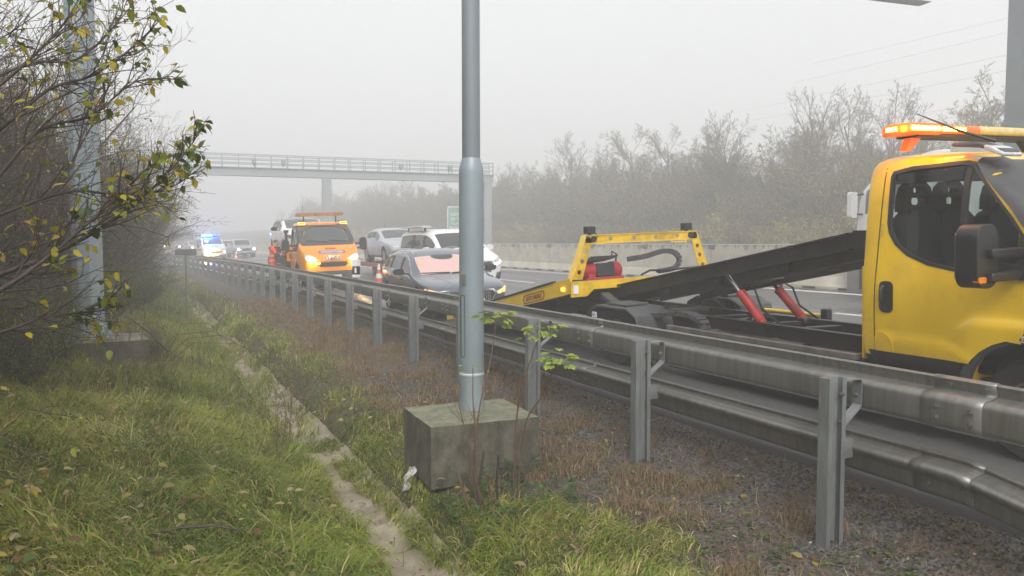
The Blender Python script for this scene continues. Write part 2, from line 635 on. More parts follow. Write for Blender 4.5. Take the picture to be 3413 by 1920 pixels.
def ground_material():
    m, nt, b = nodes_of('verge_soil')
    L = nt.links.new
    tc = NN(nt, 'ShaderNodeTexCoord')
    def noise_(s, d=6, r=.6):
        n = NN(nt, 'ShaderNodeTexNoise'); n.inputs['Scale'].default_value = s; n.inputs['Detail'].default_value = d; n.inputs['Roughness'].default_value = r
        L(tc.outputs['Object'], n.inputs['Vector']); return n
    sx = NN(nt, 'ShaderNodeSeparateXYZ'); L(tc.outputs['Object'], sx.inputs[0])
    # stony strip beside the rail
    big = noise_(1.1)
    ad = NN(nt, 'ShaderNodeMath', operation='MULTIPLY_ADD'); ad.inputs[1].default_value = 1.5; L(big.outputs['Fac'], ad.inputs[0]); L(sx.outputs[0], ad.inputs[2])
    strip = NN(nt, 'ShaderNodeMapRange'); strip.inputs['From Min'].default_value = 3.15; strip.inputs['From Max'].default_value = 3.65
    L(ad.outputs[0], strip.inputs['Value'])
    soil = NN(nt, 'ShaderNodeValToRGB')
    soil.color_ramp.elements[0].color = (.040, .036, .016, 1); soil.color_ramp.elements[1].color = (.14, .115, .05, 1)
    soil.color_ramp.elements[0].position = .35; soil.color_ramp.elements[1].position = .7
    n1 = noise_(9, 8, .7); L(n1.outputs['Fac'], soil.inputs[0])
    vo = NN(nt, 'ShaderNodeTexVoronoi'); vo.inputs['Scale'].default_value = 55; L(tc.outputs['Object'], vo.inputs['Vector'])
    gr = NN(nt, 'ShaderNodeValToRGB')
    gr.color_ramp.elements[0].color = (.026, .025, .025, 1); gr.color_ramp.elements[1].color = (.17, .158, .145, 1)
    sv = NN(nt, 'ShaderNodeSeparateColor'); L(vo.outputs['Color'], sv.inputs[0]); L(sv.outputs[0], gr.inputs[0])
    n2 = noise_(3.5, 8, .7)
    brown = NN(nt, 'ShaderNodeMix', data_type='RGBA'); brown.inputs[7].default_value = (.12, .072, .040, 1)
    r2 = NN(nt, 'ShaderNodeMapRange'); r2.inputs['From Min'].default_value = .42; r2.inputs['From Max'].default_value = .62; r2.inputs['To Max'].default_value = .75
    L(n2.outputs['Fac'], r2.inputs['Value']); L(r2.outputs[0], brown.inputs[0]); L(gr.outputs[0], brown.inputs[6])
    mx = NN(nt, 'ShaderNodeMix', data_type='RGBA'); L(strip.outputs[0], mx.inputs[0]); L(soil.outputs[0], mx.inputs[6]); L(brown.outputs[2], mx.inputs[7])
    L(mx.outputs[2], b.inputs['Base Color'])
    b.inputs['Roughness'].default_value = .85
    bp = NN(nt, 'ShaderNodeBump'); bp.inputs['Strength'].default_value = .8; bp.inputs['Distance'].default_value = .02
    L(vo.outputs['Distance'], bp.inputs['Height']); L(bp.outputs[0], b.inputs['Normal'])
    return m


def asphalt_material():
    m, nt, b = nodes_of('wet_asphalt')
    L = nt.links.new
    tc = NN(nt, 'ShaderNodeTexCoord')
    mp = NN(nt, 'ShaderNodeMapping'); mp.inputs['Scale'].default_value = (1, .06, 1); L(tc.outputs['Object'], mp.inputs[0])
    n1 = NN(nt, 'ShaderNodeTexNoise'); n1.inputs['Scale'].default_value = 1.6; n1.inputs['Detail'].default_value = 7; L(mp.outputs[0], n1.inputs['Vector'])
    n2 = NN(nt, 'ShaderNodeTexNoise'); n2.inputs['Scale'].default_value = 120; n2.inputs['Detail'].default_value = 4; L(tc.outputs['Object'], n2.inputs['Vector'])
    cr = NN(nt, 'ShaderNodeValToRGB'); cr.color_ramp.elements[0].color = (.060, .060, .060, 1); cr.color_ramp.elements[1].color = (.105, .105, .103, 1)
    cr.color_ramp.elements[0].position = .35; cr.color_ramp.elements[1].position = .65
    L(n1.outputs['Fac'], cr.inputs[0])
    mu = NN(nt, 'ShaderNodeMix', data_type='RGBA', blend_type='OVERLAY'); mu.inputs[0].default_value = .5
    L(cr.outputs[0], mu.inputs[6]); L(n2.outputs['Fac'], mu.inputs[7]); L(mu.outputs[2], b.inputs['Base Color'])
    rr = NN(nt, 'ShaderNodeMapRange'); rr.inputs['From Min'].default_value = .3; rr.inputs['From Max'].default_value = .7
    rr.inputs['To Min'].default_value = .22; rr.inputs['To Max'].default_value = .5; L(n1.outputs['Fac'], rr.inputs['Value']); L(rr.outputs[0], b.inputs['Roughness'])
    bp = NN(nt, 'ShaderNodeBump'); bp.inputs['Strength'].default_value = .25; bp.inputs['Distance'].default_value = .006
    L(n2.outputs['Fac'], bp.inputs['Height']); L(bp.outputs[0], b.inputs['Normal'])
    return m


def barrier_material():
    m, nt, b = nodes_of('stained_barrier_concrete')
    L = nt.links.new
    tc = NN(nt, 'ShaderNodeTexCoord')
    sx = NN(nt, 'ShaderNodeSeparateXYZ'); L(tc.outputs['Object'], sx.inputs[0])
    def nz(scale, st, d=5):
        mp = NN(nt, 'ShaderNodeMapping'); mp.inputs['Scale'].default_value = st; L(tc.outputs['Object'], mp.inputs[0])
        n = NN(nt, 'ShaderNodeTexNoise'); n.inputs['Scale'].default_value = scale; n.inputs['Detail'].default_value = d; L(mp.outputs[0], n.inputs['Vector']); return n
    base = NN(nt, 'ShaderNodeValToRGB'); base.color_ramp.elements[0].color = (.42, .385, .31, 1); base.color_ramp.elements[1].color = (.58, .54, .45, 1)
    base.color_ramp.elements[0].position = .3; base.color_ramp.elements[1].position = .7
    L(nz(1.6, (1, 1, 1.5), 8).outputs['Fac'], base.inputs[0])
    # drips running down from the coping
    d = nz(9, (1, 1, .05), 4)
    dr = NN(nt, 'ShaderNodeMapRange'); dr.inputs['From Min'].default_value = .45; dr.inputs['From Max'].default_value = .72; dr.inputs['To Min'].default_value = 1.555; dr.inputs['To Max'].default_value = 1.34
    L(d.outputs['Fac'], dr.inputs['Value'])
    gt = NN(nt, 'ShaderNodeMath', operation='SUBTRACT'); L(sx.outputs[2], gt.inputs[0]); L(dr.outputs[0], gt.inputs[1])
    sm = NN(nt, 'ShaderNodeMapRange'); sm.inputs['From Min'].default_value = -.012; sm.inputs['From Max'].default_value = .03; sm.inputs['To Max'].default_value = .62; L(gt.outputs[0], sm.inputs['Value'])
    mx = NN(nt, 'ShaderNodeMix', data_type='RGBA'); mx.inputs[7].default_value = (.12, .115, .095, 1); L(sm.outputs[0], mx.inputs[0]); L(base.outputs[0], mx.inputs[6])
    # blotches near the foot
    bl = nz(2.2, (1, 1, 1), 7)
    rb = NN(nt, 'ShaderNodeMapRange'); rb.inputs['From Min'].default_value = .55; rb.inputs['From Max'].default_value = .75; rb.inputs['To Max'].default_value = .45; L(bl.outputs['Fac'], rb.inputs['Value'])
    m2 = NN(nt, 'ShaderNodeMix', data_type='RGBA'); m2.inputs[7].default_value = (.24, .225, .18, 1); L(rb.outputs[0], m2.inputs[0]); L(mx.outputs[2], m2.inputs[6])
    L(m2.outputs[2], b.inputs['Base Color']); b.inputs['Roughness'].default_value = .8
    return m


M['soil'] = ground_material()
M['asphalt'] = asphalt_material()
M['barrier'] = barrier_material()
M['line'] = pmat('worn_white_line', (.66, .66, .64), .5, var=.12, scale=6, dirt=(.22, .22, .21), damt=.5, dscale=5)
M['channel'] = pmat('sandy_channel_concrete', (.34, .285, .215), .8, var=.25, scale=5, dirt=(.12, .085, .055), damt=.7, dscale=2.6, bump=.5, bscale=90)
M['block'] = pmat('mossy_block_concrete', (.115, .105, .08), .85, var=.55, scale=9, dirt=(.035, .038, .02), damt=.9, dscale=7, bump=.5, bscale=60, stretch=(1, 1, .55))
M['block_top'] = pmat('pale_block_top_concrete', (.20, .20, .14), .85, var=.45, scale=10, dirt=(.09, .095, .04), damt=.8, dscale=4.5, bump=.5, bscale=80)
M['hill'] = pmat('hillside_scrub_soil', (.075, .065, .04), .9, var=.4, scale=.8, dirt=(.035, .04, .018), damt=.8, dscale=.5)

ys_near = np.concatenate([np.arange(-8, 14, .11), np.arange(14, 40, .4), np.arange(40, 261, 2.5)])
xs_ver = np.concatenate([[-90, -60, -40, -30, -20, -16, -12, -10, -8], np.arange(-6.5, -3, .3), np.arange(-3, 1.36, .11), [1.36, 1.40, 1.65, 1.90, 1.94], np.arange(2.0, 4.35, .11), [4.36, 4.42, 4.46]])
tag(link(bpy.data.objects.new('ground', grid_mesh('ground', xs_ver, ys_near, lambda X, Y: gz(X - cv(Y), Y), M['soil']))), kind='structure')

# carriageways, one sheet with a real edge step, running out into the fog
ys_road = np.concatenate([np.arange(-12, 40, 1.0), np.arange(40, 261, 2.5)])
XR = np.array([4.40, 4.44, 4.445, 6, 8, 10, 12, 14, 15.4, 17.0, 19, 22, 25, 28, 30.2])
ZR = np.array([-.3, -.10, road_z(4.445), road_z(6), road_z(8), road_z(10), road_z(12), road_z(14), road_z(15.4), .46, .44, .42, .40, .38, .36])
tag(link(bpy.data.objects.new('road', grid_mesh('road', XR, ys_road, lambda X, Y: np.interp(X, XR, ZR), M['asphalt']))), kind='structure')


def strip_mesh(name, x0, x1, y0, y1, dz, step=1.0):
    n = max(2, int((y1 - y0) / step) + 1)
    ys = np.linspace(y0, y1, n)
    return grid_mesh(name, np.array([x0, x1]), ys, lambda X, Y: np.interp(X, XR, ZR) + dz, M['line'])


tag(link(bpy.data.objects.new('road_edge_line', strip_mesh('edge_line', 4.50, 4.73, -10, 200, .004))), kind='structure')
tag(link(bpy.data.objects.new('road_edge_line', strip_mesh('edge_line', 14.62, 14.86, -10, 200, .004))), kind='structure')
tag(link(bpy.data.objects.new('road_edge_line', strip_mesh('edge_line', 17.6, 17.85, -10, 200, .004))), kind='structure')
for xl in (8.15, 11.55):
    dm = []
    mbl = MB()
    for k in range(-1, 11):
        y0 = k * 18 + 22
        ys = np.linspace(y0, y0 + 6, 7)
        for a, b2 in zip(ys[:-1], ys[1:]):
            q = []
            for (x, y) in ((xl, a), (xl + .15, a), (xl + .15, b2), (xl, b2)):
                q.append((x - cvf(y), y, float(np.interp(x, XR, ZR)) + .004))
            mbl.add(q, [(0, 1, 2, 3)])
    struct('lane_line', mbl, M['line'], 0)

# hillside beyond the far carriageway
HX = np.array([30.2, 31.5, 34, 38, 44, 52, 65, 90, 140])
HZ = np.array([.30, .35, 1.1, 2.2, 3.3, 4.2, 5.2, 6.5, 8.0])
ys_h = np.arange(-20, 261, 3.0)
tag(link(bpy.data.objects.new('hillside', grid_mesh('hillside', HX, ys_h, lambda X, Y: np.interp(X, HX, HZ) + .15 * np.sin(Y * .7 + X) * (X > 32), M['hill']))), kind='structure')


def hill_z(xr):
    return float(np.interp(xr, HX, HZ))


# drainage channel: shallow concrete gutter slabs in the ditch bottom
mb = MB()
y = -1.0
while y < 34:
    ln = .52
    tilt = RND.uniform(-.015, .015); dz = RND.uniform(-.012, .012); dx = RND.uniform(-.015, .015)
    pr = [(-.27, .135), (-.20, .06), (-.10, .015), (0, 0), (.10, .015), (.20, .06), (.27, .125)]
    vs = []
    for yy in (y, y + ln - .018):
        for lay in (0, -.07):
            for (a, h) in pr:
                vs.append((1.65 + dx + a - cvf(yy), yy, -.655 + dz + h + lay + tilt * (yy - y) / ln * 2))
    n = len(pr)
    fs = []
    for i in range(n - 1):
        fs.append((i, i + 1, 2 * n + i + 1, 2 * n + i))
        fs.append((n + i, 3 * n + i, 3 * n + i + 1, n + i + 1))
        fs.append((i, n + i, n + i + 1, i + 1))
        fs.append((2 * n + i, 2 * n + i + 1, 3 * n + i + 1, 3 * n + i))
    fs.append((0, 2 * n, 3 * n, n)); fs.append((n - 1, 2 * n - 1, 4 * n - 1, 3 * n - 1))
    mb.add(vs, fs)
    y += ln
struct('drainage_channel', mb, M['channel'], 50)

# ------------------------------------------------------------------ concrete median barrier
bar = thing('concrete_barrier', 'long pale concrete median barrier with dark drip stains along its top edge', 'barrier', (0, 0, 0))
pr = [(0, 0), (0, .09), (.02, .12), (.15, .34), (.2, 1.12), (.4, 1.12), (.45, .34), (.58, .12), (.6, .09), (.6, 0)]
EL = 3.37
for k in range(-6, 32):
    y0 = 14.66 + EL * k
    mb = MB()
    path = [(15.43 - cvf(yy), yy, .44) for yy in np.linspace(y0 + .012, y0 + EL - .012, 4)]
    mb.sweep(pr, path, close=True)
    e = part('barrier_element', mb, M['barrier'], bar, 25)
    if k > 16: continue
    cap = MB(); cap.box((15.63 - cvf(y0), y0, 1.50), (.06, .30, .135))
    part('joint_plate', cap, M['sign_back'], e, 0)
    for s in range(3):
        sl = MB()
        yy = y0 + .55 + s * 1.13
        sl.box((15.425 - cvf(yy), yy, .475), (.03, .42, .07))
        part('drain_slot', sl, M['ink'], e, 0)
mb = MB()
mb.sweep([(0, 0), (.16, 0), (.16, .025), (0, .025)], [(15.65 - cvf(yy), yy, 1.563) for yy in np.arange(-5, 105, 1.7)], close=True)
part('coping_rail', mb, M['band'], bar, 0)

mb = MB(); mb.box((15.37, 12.05, .86), (.09, 1.6, .82)); sp0 = part('steel_panel', mb, M['sign_back'], bar, 0, .01)
for yy in (12.45, 12.28):
    mb = MB(); mb.box((15.318, yy, .80), (.02, .07, .55)); part('slot', mb, M['ink'], sp0, 0)
# distance plate on the barrier
t = thing('distance_plate', 'small yellow kilometre plate standing on the concrete median barrier', 'sign', (15.75, 19.75, 1.588), (0, 0, rad(-28)))
mb = MB(); mb.box((0, 0, .13), (.52, .012, .165)); part('plate', mb, M['sign_yellow'], t, 0, .004)
mb = MB(); mb.box((-.15, .02, .05), (.03, .02, .16)); part('bracket', mb, M['sign_back'], t, 0)
mb = MB(); mb.box((.15, .02, .05), (.03, .02, .16)); part('bracket', mb, M['sign_back'], t, 0)
lettering('268.0\u00bd', .135, M['ink'], t, (0, -.008, .128), (rad(90), 0, 0), bold=.002, depth=.0015)

# ------------------------------------------------------------------ steel guard rail
gr = thing('guard_rail', 'double beam galvanised steel guard rail on posts along the motorway edge', 'guard rail', (0, 0, 0))
PU = [(4.235, .820), (4.228, .838), (4.212, .844), (4.196, .834), (4.211, .795), (4.212, .772), (4.185, .760), (4.110, .752), (4.090, .744), (4.080, .728), (4.078, .715), (4.078, .605), (4.080, .592), (4.090, .578), (4.110, .570), (4.165, .562), (4.195, .552), (4.215, .535)]
PL = [(4.155, .375), (4.150, .398), (4.134, .408), (4.116, .400), (4.128, .378), (4.110, .368), (4.04, .362), (4.005, .354), (3.992, .340), (3.992, .328), (4.002, .312), (4.03, .292), (4.036, .28), (4.045, .21), (4.055, .190), (4.085, .175), (4.10, .18)]
rail_ys = np.concatenate([np.arange(-6, 1.9, 1.0), np.arange(1.92, 3.4, .1), np.arange(3.4, 25, 1.0), np.arange(25, 96, 1.0)])


def lowdrop(Y):
    return -.16 * min(1.2, max(0, 2.62 - Y))


def beam_part(name, prof, drop):
    mb = MB()
    mb.sweep(prof, [(-cvf(y), y, drop(y)) for y in rail_ys], caps=False)
    o = part(name, mb, M['rail'], gr, 60)
    s = o.modifiers.new('sheet', 'SOLIDIFY'); s.thickness = .005; s.offset = 0
    return o


beam_part('upper_beam', PU, lambda y: 0)
beam_part('lower_beam', PL, lowdrop)

HEX = MB(); HEX.lathe([(.0, .0), (.017, 0), (.017, -.012), (.010, -.013), (.010, -.022), (0, -.022)], (0, 0, 0), 'x', 6)
hex_me = HEX.mesh('bolt'); hex_me.materials.append(M['bolt'])


def bolt(parent, loc, rz=0.0, s=1.0):
    o = bpy.data.objects.new('bolt', hex_me)
    link(o, parent); o.location = loc; o.rotation_euler = (0, 0, rz); o.scale = (s, s, s)
    return o


# lap joints
k = 0
for y0 in np.arange(2.72, 60, 3.93):
    for prof, drop, nm in ((PU, lambda y: 0, 'u'), (PL, lowdrop, 'l')):
        mb = MB()
        q = []
        for i, (a, b2) in enumerate(prof):
            p0 = prof[max(i - 1, 0)]; p1 = prof[min(i + 1, len(prof) - 1)]
            tx, tz = p1[0] - p0[0], p1[1] - p0[1]
            l = math.hypot(tx, tz)
            q.append((a + tz / l * .0055, b2 - tx / l * .0055))
        ys = np.linspace(y0 - .20, y0 + .16, 5)
        mb.sweep(q, [(-cvf(y), y, drop(y)) for y in ys], caps=False)
        o = part('splice_plate', mb, M['rail'], gr, 60)
        s = o.modifiers.new('sheet', 'SOLIDIFY'); s.thickness = .005; s.offset = 0
        if y0 < 16:
            pts = [(4.073, .69), (4.073, .625)] if nm == 'u' else [(4.036, .245)]
            for (bx, bz) in pts:
                for dy in (-.14, .06):
                    bolt(o, (bx - cvf(y0), y0 + dy, bz + drop(y0)))
            if nm == 'u':
                for dy in (-.14, .06):
                    bolt(o, (4.202 - cvf(y0), y0 + dy, .806))

# one post with its spacer, then copies along the rail
W, D = .150, .080


def post_mesh(h):
    o = [(-W / 2, -D / 2 + .0), (-W / 2, D / 2), (W / 2, D / 2), (W / 2, -D / 2), (W / 2 - .034, -D / 2), (W / 2 - .034, -D / 2 + .006), (W / 2 - .007, -D / 2 + .006),
         (W / 2 - .02, D / 2 - .03), (W / 2 - .05, D / 2 - .007), (-W / 2 + .05, D / 2 - .007), (-W / 2 + .02, D / 2 - .03), (-W / 2 + .007, -D / 2 + .006), (-W / 2 + .034, -D / 2 + .006), (-W / 2 + .034, -D / 2)]
    mb = MB()
    mb.prism(o, 'xy', -.55, h)
    return mb


po = part('post', post_mesh(1.055), M['galv'], gr, 30)
strap = [(.07, 1.032), (.205, 1.032), (.222, 1.016), (.222, .865), (.212, .848), (.07, .745)]
mb = MB()
vs = []
for (a, h) in strap:
    for dy in (-.035, .035):
        vs.append((a, dy, h))
mb.add(vs, [(2 * i, 2 * i + 1, 2 * i + 3, 2 * i + 2) for i in range(len(strap) - 1)])
sp = part('spacer_bracket', mb, M['galv'], po, 0)
so = sp.modifiers.new('sheet', 'SOLIDIFY'); so.thickness = .007; so.offset = 0
bk = MB(); bk.box((.11, 0, .60), (.10, .06, .12)); part('lower_bracket', bk, M['galv'], po, 0)
for k in range(0, 42):
    y = 3.3 - 2.0 + 2.0 * k
    p = po if k == 0 else copy_tree(po, gr)
    p.location = (3.84 - cvf(y), y, -.265)
    p.rotation_euler = (0, RND.uniform(-.008, .008), RND.uniform(-.03, .03))
    if 0 < k < 7:
        bolt(p, (.045, -.025, .95), rad(90), 1.05); bolt(p, (.045, -.015, .78), rad(90), .8)
        bolt(p, (.198, -.01, .93), 0, 1.0)

# delineator fixed on top of the rail
t = thing('delineator_post', 'short white delineator with a black band fixed on top of the guard rail', 'delineator', (4.2, 16.1, .85))
mb = MB(); mb.prism([(-.095, .03), (0, -.03), (.095, .03), (.07, .045), (0, -.005), (-.07, .045)], 'xy', .27, .42); part('white_head', mb, M['reflector'], t, 0)
mb = MB(); mb.prism([(-.085, .03), (0, -.025), (.085, .03), (.07, .045), (0, .0), (-.07, .045)], 'xy', .09, .27); bb = part('black_band', mb, M['ink'], t, 0)
mb = MB(); mb.beam((-.02, -.016, .13), (-.02, -.016, .24), .05, .008, (0, 1, 0)); part('reflector', mb, M['reflector'], bb, 0)
mb = MB(); mb.prism([(-.088, .03), (0, -.03), (.088, .03), (.07, .045), (0, -.005), (-.07, .045)], 'xy', .03, .09); part('white_foot', mb, M['reflector'], t, 0)
mb = MB(); mb.cyl((0, .02, -.06), (0, .02, .1), .012); part('stem', mb, M['sign_back'], t)

# small sign seen from behind
zz = gzf(1.22, 23.5)
t = thing('road_sign', 'low grey rectangular sign plate seen from behind on the far grass verge', 'sign', (1.22, 23.5, zz), (0, 0, rad(-4)))
mb = MB(); mb.prism(rrect(-.285, 1.27 - zz, .285, 1.44 - zz, .03), 'xz', 0, .012); part('plate', mb, M['sign_back'], t, 0)
mb = MB(); mb.cyl((-.01, -.03, -.2), (-.01, -.03, 1.42 - zz), .025); part('post', mb, M['sign_back'], t)
for h in (1.31 - zz, 1.40 - zz):
    mb = MB(); mb.box((-.01, -.012, h), (.3, .02, .03)); part('clamp', mb, M['sign_back'], t, 0)

# ------------------------------------------------------------------ lamp pole on its concrete block
t = thing('concrete_block', 'weathered mossy concrete foundation block under the middle lamp pole', 'foundation block', (2.55, 6.02, -.35), (0, 0, rad(-3)))
mb = MB()
N = 12
top = []
blk = MB(); blk.box((0, 0, .25), (.90, .80, .5))
def rough_box(sx, sy, z0, z1, n, amp, seed):
    b = bmesh.new()
    bmesh.ops.create_cube(b, size=1)
    bmesh.ops.subdivide_edges(b, edges=b.edges[:], cuts=n, use_grid_fill=True)
    r = random.Random(seed)
    from mathutils import noise
    for v in b.verts:
        p = Vector((v.co.x * sx, v.co.y * sy, z0 + (v.co.z + .5) * (z1 - z0)))
        nn = noise.noise_vector(p * 5 + Vector((seed, 0, 0))) * amp + noise.noise_vector(p * 17) * amp * .4
        v.co = p + nn
    me = bpy.data.meshes.new('block'); b.to_mesh(me); b.free()
    return me
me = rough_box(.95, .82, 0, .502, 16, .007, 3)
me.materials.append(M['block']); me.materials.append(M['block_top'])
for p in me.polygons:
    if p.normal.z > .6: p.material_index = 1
part('block', me, None, t, 40)

t = thing('lamp_pole', 'tall pale grey two-diameter steel lamp pole rising from the concrete block', 'lamp pole', (2.62, 6.13, .145))
mb = MB(); mb.lathe([(.1075, -.02), (.1075, 2.08), (.105, 2.12), (.085, 2.19), (.077, 2.215)], (0, 0, 0), 'z', 40); lower = part('lower_tube', mb, M['pole'], t, 40)
mb = MB(); mb.lathe([(.079, 2.2), (.076, 6.5), (.07, 9.5)], (0, 0, 0), 'z', 36); part('upper_tube', mb, M['pole_top'], t, 40)
mb = MB(); mb.lathe([(.1085, .315), (.111, .32), (.111, .332), (.1085, .337)], (0, 0, 0), 'z', 40, closed=True); part('clamp_band', mb, M['band'], t, 40)
# inspection door on the left side
a0 = rad(205)
vs = []
mb = MB()
hat = []
for (aa, zz_) in rrect(-.30, .48, .16, 1.02, .05, 3):
    hat.append((a0 + aa, zz_))
loop = [Vector((.1095 * math.cos(a), .1095 * math.sin(a), h)) for (a, h) in hat]
mb.tube(loop + [loop[0]], .0026, 5, False)
part('door_seam', mb, M['ink'], lower)
mb = MB(); mb.box((-.098, -.058, 1.16), (.02, .035, .085), (0, 0, rad(30))); part('door_hinge', mb, M['sign_back'], lower, 0)
mb = MB()
mb.beam((0, 0, 9.4), (1.9, -.15, 9.75), .06, .06); part('arm', mb, M['pole_top'], t)
mb = MB(); mb.prism([(1.6, 9.68), (2.5, 9.84), (2.5, 9.92), (1.9, 9.92), (1.6, 9.78)], 'xz', -.28, -.02); part('lamp_head', mb, M['pole_top'], t)

# big polygonal pole among the shrubs on the left
zb = gzf(-.47, 11.35)
t = thing('concrete_block', 'overgrown concrete plinth under the broad pole among the shrubs', 'foundation block', (-.42, 11.30, zb - .2), (0, 0, rad(5)))
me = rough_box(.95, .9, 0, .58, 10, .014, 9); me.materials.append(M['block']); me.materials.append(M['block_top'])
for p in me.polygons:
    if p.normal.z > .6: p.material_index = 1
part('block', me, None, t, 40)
t = thing('steel_pole', 'broad pale blue-grey faceted pole standing among the shrubs on the left', 'pole', (-.60, 11.42, zb + .375), (0, 0, rad(10)))
mb = MB(); mb.lathe([(.185, 0), (.178, 3.0), (.17, 8.0)], (0, 0, 0), 'z', 8); part('shaft', mb, M['pole'], t, 20)
mb = MB(); mb.lathe([(.30, .0), (.30, .03), (.22, .035), (.205, .16), (.186, .2)], (0, 0, 0), 'z', 16); part('base_flange', mb, M['pole'], t, 30)
for a in range(8):
    mb = MB()
    ca, sa = math.cos(a * math.pi / 4 + .4), math.sin(a * math.pi / 4 + .4)
    mb.add([(ca * .18 - sa * .008, sa * .18 + ca * .008, .03), (ca * .29 - sa * .008, sa * .29 + ca * .008, .03), (ca * .18 - sa * .008, sa * .18 + ca * .008, .27),
            (ca * .18 + sa * .008, sa * .18 - ca * .008, .03), (ca * .29 + sa * .008, sa * .29 - ca * .008, .03), (ca * .18 + sa * .008, sa * .18 - ca * .008, .27)],
           [(0, 1, 2), (3, 5, 4), (0, 3, 4, 1), (1, 4, 5, 2), (2, 5, 3, 0)])
    part('gusset', mb, M['pole'], t, 0)

# ------------------------------------------------------------------ gantries
def obl(o, d, a, b, h0, h1, th):
    """vertical slab along d between a and b"""
    n = Vector((-d.y, d.x, 0)) * th / 2
    p = [o + d * a, o + d * b]
    vs = []
    for z in (h0, h1):
        for q in p:
            for s in (-1, 1):
                vs.append((q.x + n.x * s, q.y + n.y * s, z))
    return vs, [(0, 2, 3, 1), (4, 5, 7, 6), (0, 4, 6, 2), (1, 3, 7, 5), (0, 1, 5, 4), (2, 6, 7, 3)]


gt = thing('sign_gantry', 'grey steel footbridge-like gantry with railings spanning the motorway in the fog', 'gantry', (13.95, 62.6, 0), (0, 0, rad(-6.5)))
for x, w in ((-13.2, .62), (0, .72), (13.75, .62)):
    mb = MB(); mb.box((x, 0, 3.6), (w, .7, 6.9)); part('column', mb, M['gantry'], gt, 0, .03)
mb = MB(); mb.box((-.6, 0, 7.17), (29.6, .8, .60)); part('box_beam', mb, M['gantry'], gt, 0, .02)
mb = MB(); mb.box((-.6, 0, 7.51), (29.6, 1.15, .05)); part('walkway', mb, M['gantry'], gt, 0)
for sy in (-.55, .55):
    mb = MB()
    for h in (7.86, 8.2, 8.52):
        mb.box((-.6, sy, h), (29.5, .07, .075))
    part('railing', mb, M['gantry'], gt, 0)
for i in range(25):
    x = -15.3 + 29.4 * i / 24
    for sy in (-.55, .55):
        mb = MB(); mb.box((x, sy, 8.03), (.075, .075, 1.0)); part('railing_post', mb, M['gantry'], gt, 0)
for x in (-11.2, -5.6, -3.4, 6.0, 10.2):
    mb = MB(); mb.box((x, -.75, 7.95), (.32, .5, .34)); mb.cyl((x, -.75, 7.9), (x, -.4, 7.7), .06); part('camera_unit', mb, M['gantry_dark'], gt, 0)

g2 = thing('overhead_sign', 'end of a grey overhead sign panel hanging from its steel mast near the top edge', 'overhead sign', (16.30, 9.25, 0), (0, 0, rad(-8.5)))
mb = MB(); mb.box((0, 0, 4.0), (.80, .70, 8.6)); part('mast', mb, M['gantry'], g2, 0, .03)
mb = MB(); mb.box((-5.0, .35, 8.0), (10.4, .4, .45)); part('arm', mb, M['gantry_dark'], g2, 0)
mb = MB(); mb.box((-5.5, .02, 7.28), (5.2, .08, 2.2)); pn = part('panel', mb, M['gantry'], g2, 0)
mb = MB(); mb.box((-5.5, .02, 6.18), (5.3, .30, .10)); mb.box((-5.5, -.06, 6.28), (5.2, .1, .08)); part('lower_edge', mb, M['band'], pn, 0)

sg = thing('direction_sign', 'green motorway direction sign half hidden behind the middle lamp pole', 'road sign', (29.0, 69.4, 0), (0, 0, rad(-22)))
mb = MB(); mb.prism(rrect(-1.75, 2.7, 1.75, 5.2, .15), 'xz', -.03, .03); bd = part('board', mb, M['sign_green'], sg, 0)
mb = MB(); mb.prism(rrect(-1.75, 2.7, 1.75, 5.2, .15), 'xz', -.045, -.034, [rrect(-1.66, 2.79, 1.66, 5.11, .12)]); part('border', mb, M['sign_white'], bd, 0)
mb = MB(); mb.prism(rrect(-1.5, 2.86, 1.5, 3.24, .08), 'xz', -.045, -.034); part('white_field', mb, M['sign_white'], bd, 0)
for s, h, c in (('D1', 4.82, 'sign_red'), ('OSTRAVA', 4.38, 'sign_white'), ('BRNO', 3.95, 'sign_white'), ('TOVA\u010cOV', 3.52, 'sign_white'), ('OLOMOUC', 3.05, 'ink')):
    me = text_mesh(s, .42, .004, .006, align='LEFT')
    me.transform(Matrix.Translation((-1.42, -.055, h)) @ Euler((rad(90), 0, 0)).to_matrix().to_4x4())
    part('lettering', me, M[c], bd, 0)
for x in (-1.1, 1.1):
    mb = MB(); mb.cyl((x, .1, .0), (x, .1, 5.0), .08); part('post', mb, M['gantry'], sg)

# power cables far off on the right
def wires():
    cam = Vector((0, 0, 1.62))
    a = rad(26.2); p = rad(3.4)
    fw = Vector((math.sin(a) * math.cos(p), math.cos(a) * math.cos(p), -math.sin(p))); rt = Vector((math.cos(a), -math.sin(a), 0)); up = rt.cross(fw)
    for (x0, y0, x1, y1, X) in ((2200, 125, 2540, 44, 88), (2168, 169, 2540, 80, 88), (2037, 244, 2540, 136, 84), (2087, 266, 2540, 175, 84), (2259, 295, 2424, 267, 80), (2259, 316, 2424, 290, 80)):
        q = []
        for (x, y) in ((x0, y0), (x1, y1)):
            d = rt * ((x - 1288) / 1910) + up * ((724.5 - y) / 1910) + fw
            q.append(cam + d * (X / d.x))
        d = q[1] - q[0]
        yield q[0] - d * .6, q[1] + d * 1.2
for a, b2 in wires():
    pts = []
    for i in range(25):
        s = i / 24
        p = a.lerp(b2, s); p.z -= 1.2 * 4 * (s - .27) * (s - .72) * -1 * .12
        pts.append(p)
    mb = MB(); mb.tube(pts, .022, 5)
    tag(part('power_cable', mb, M['cable']), 'thin overhead power cable crossing the foggy sky above the trees', 'cable', 'overhead power cables')
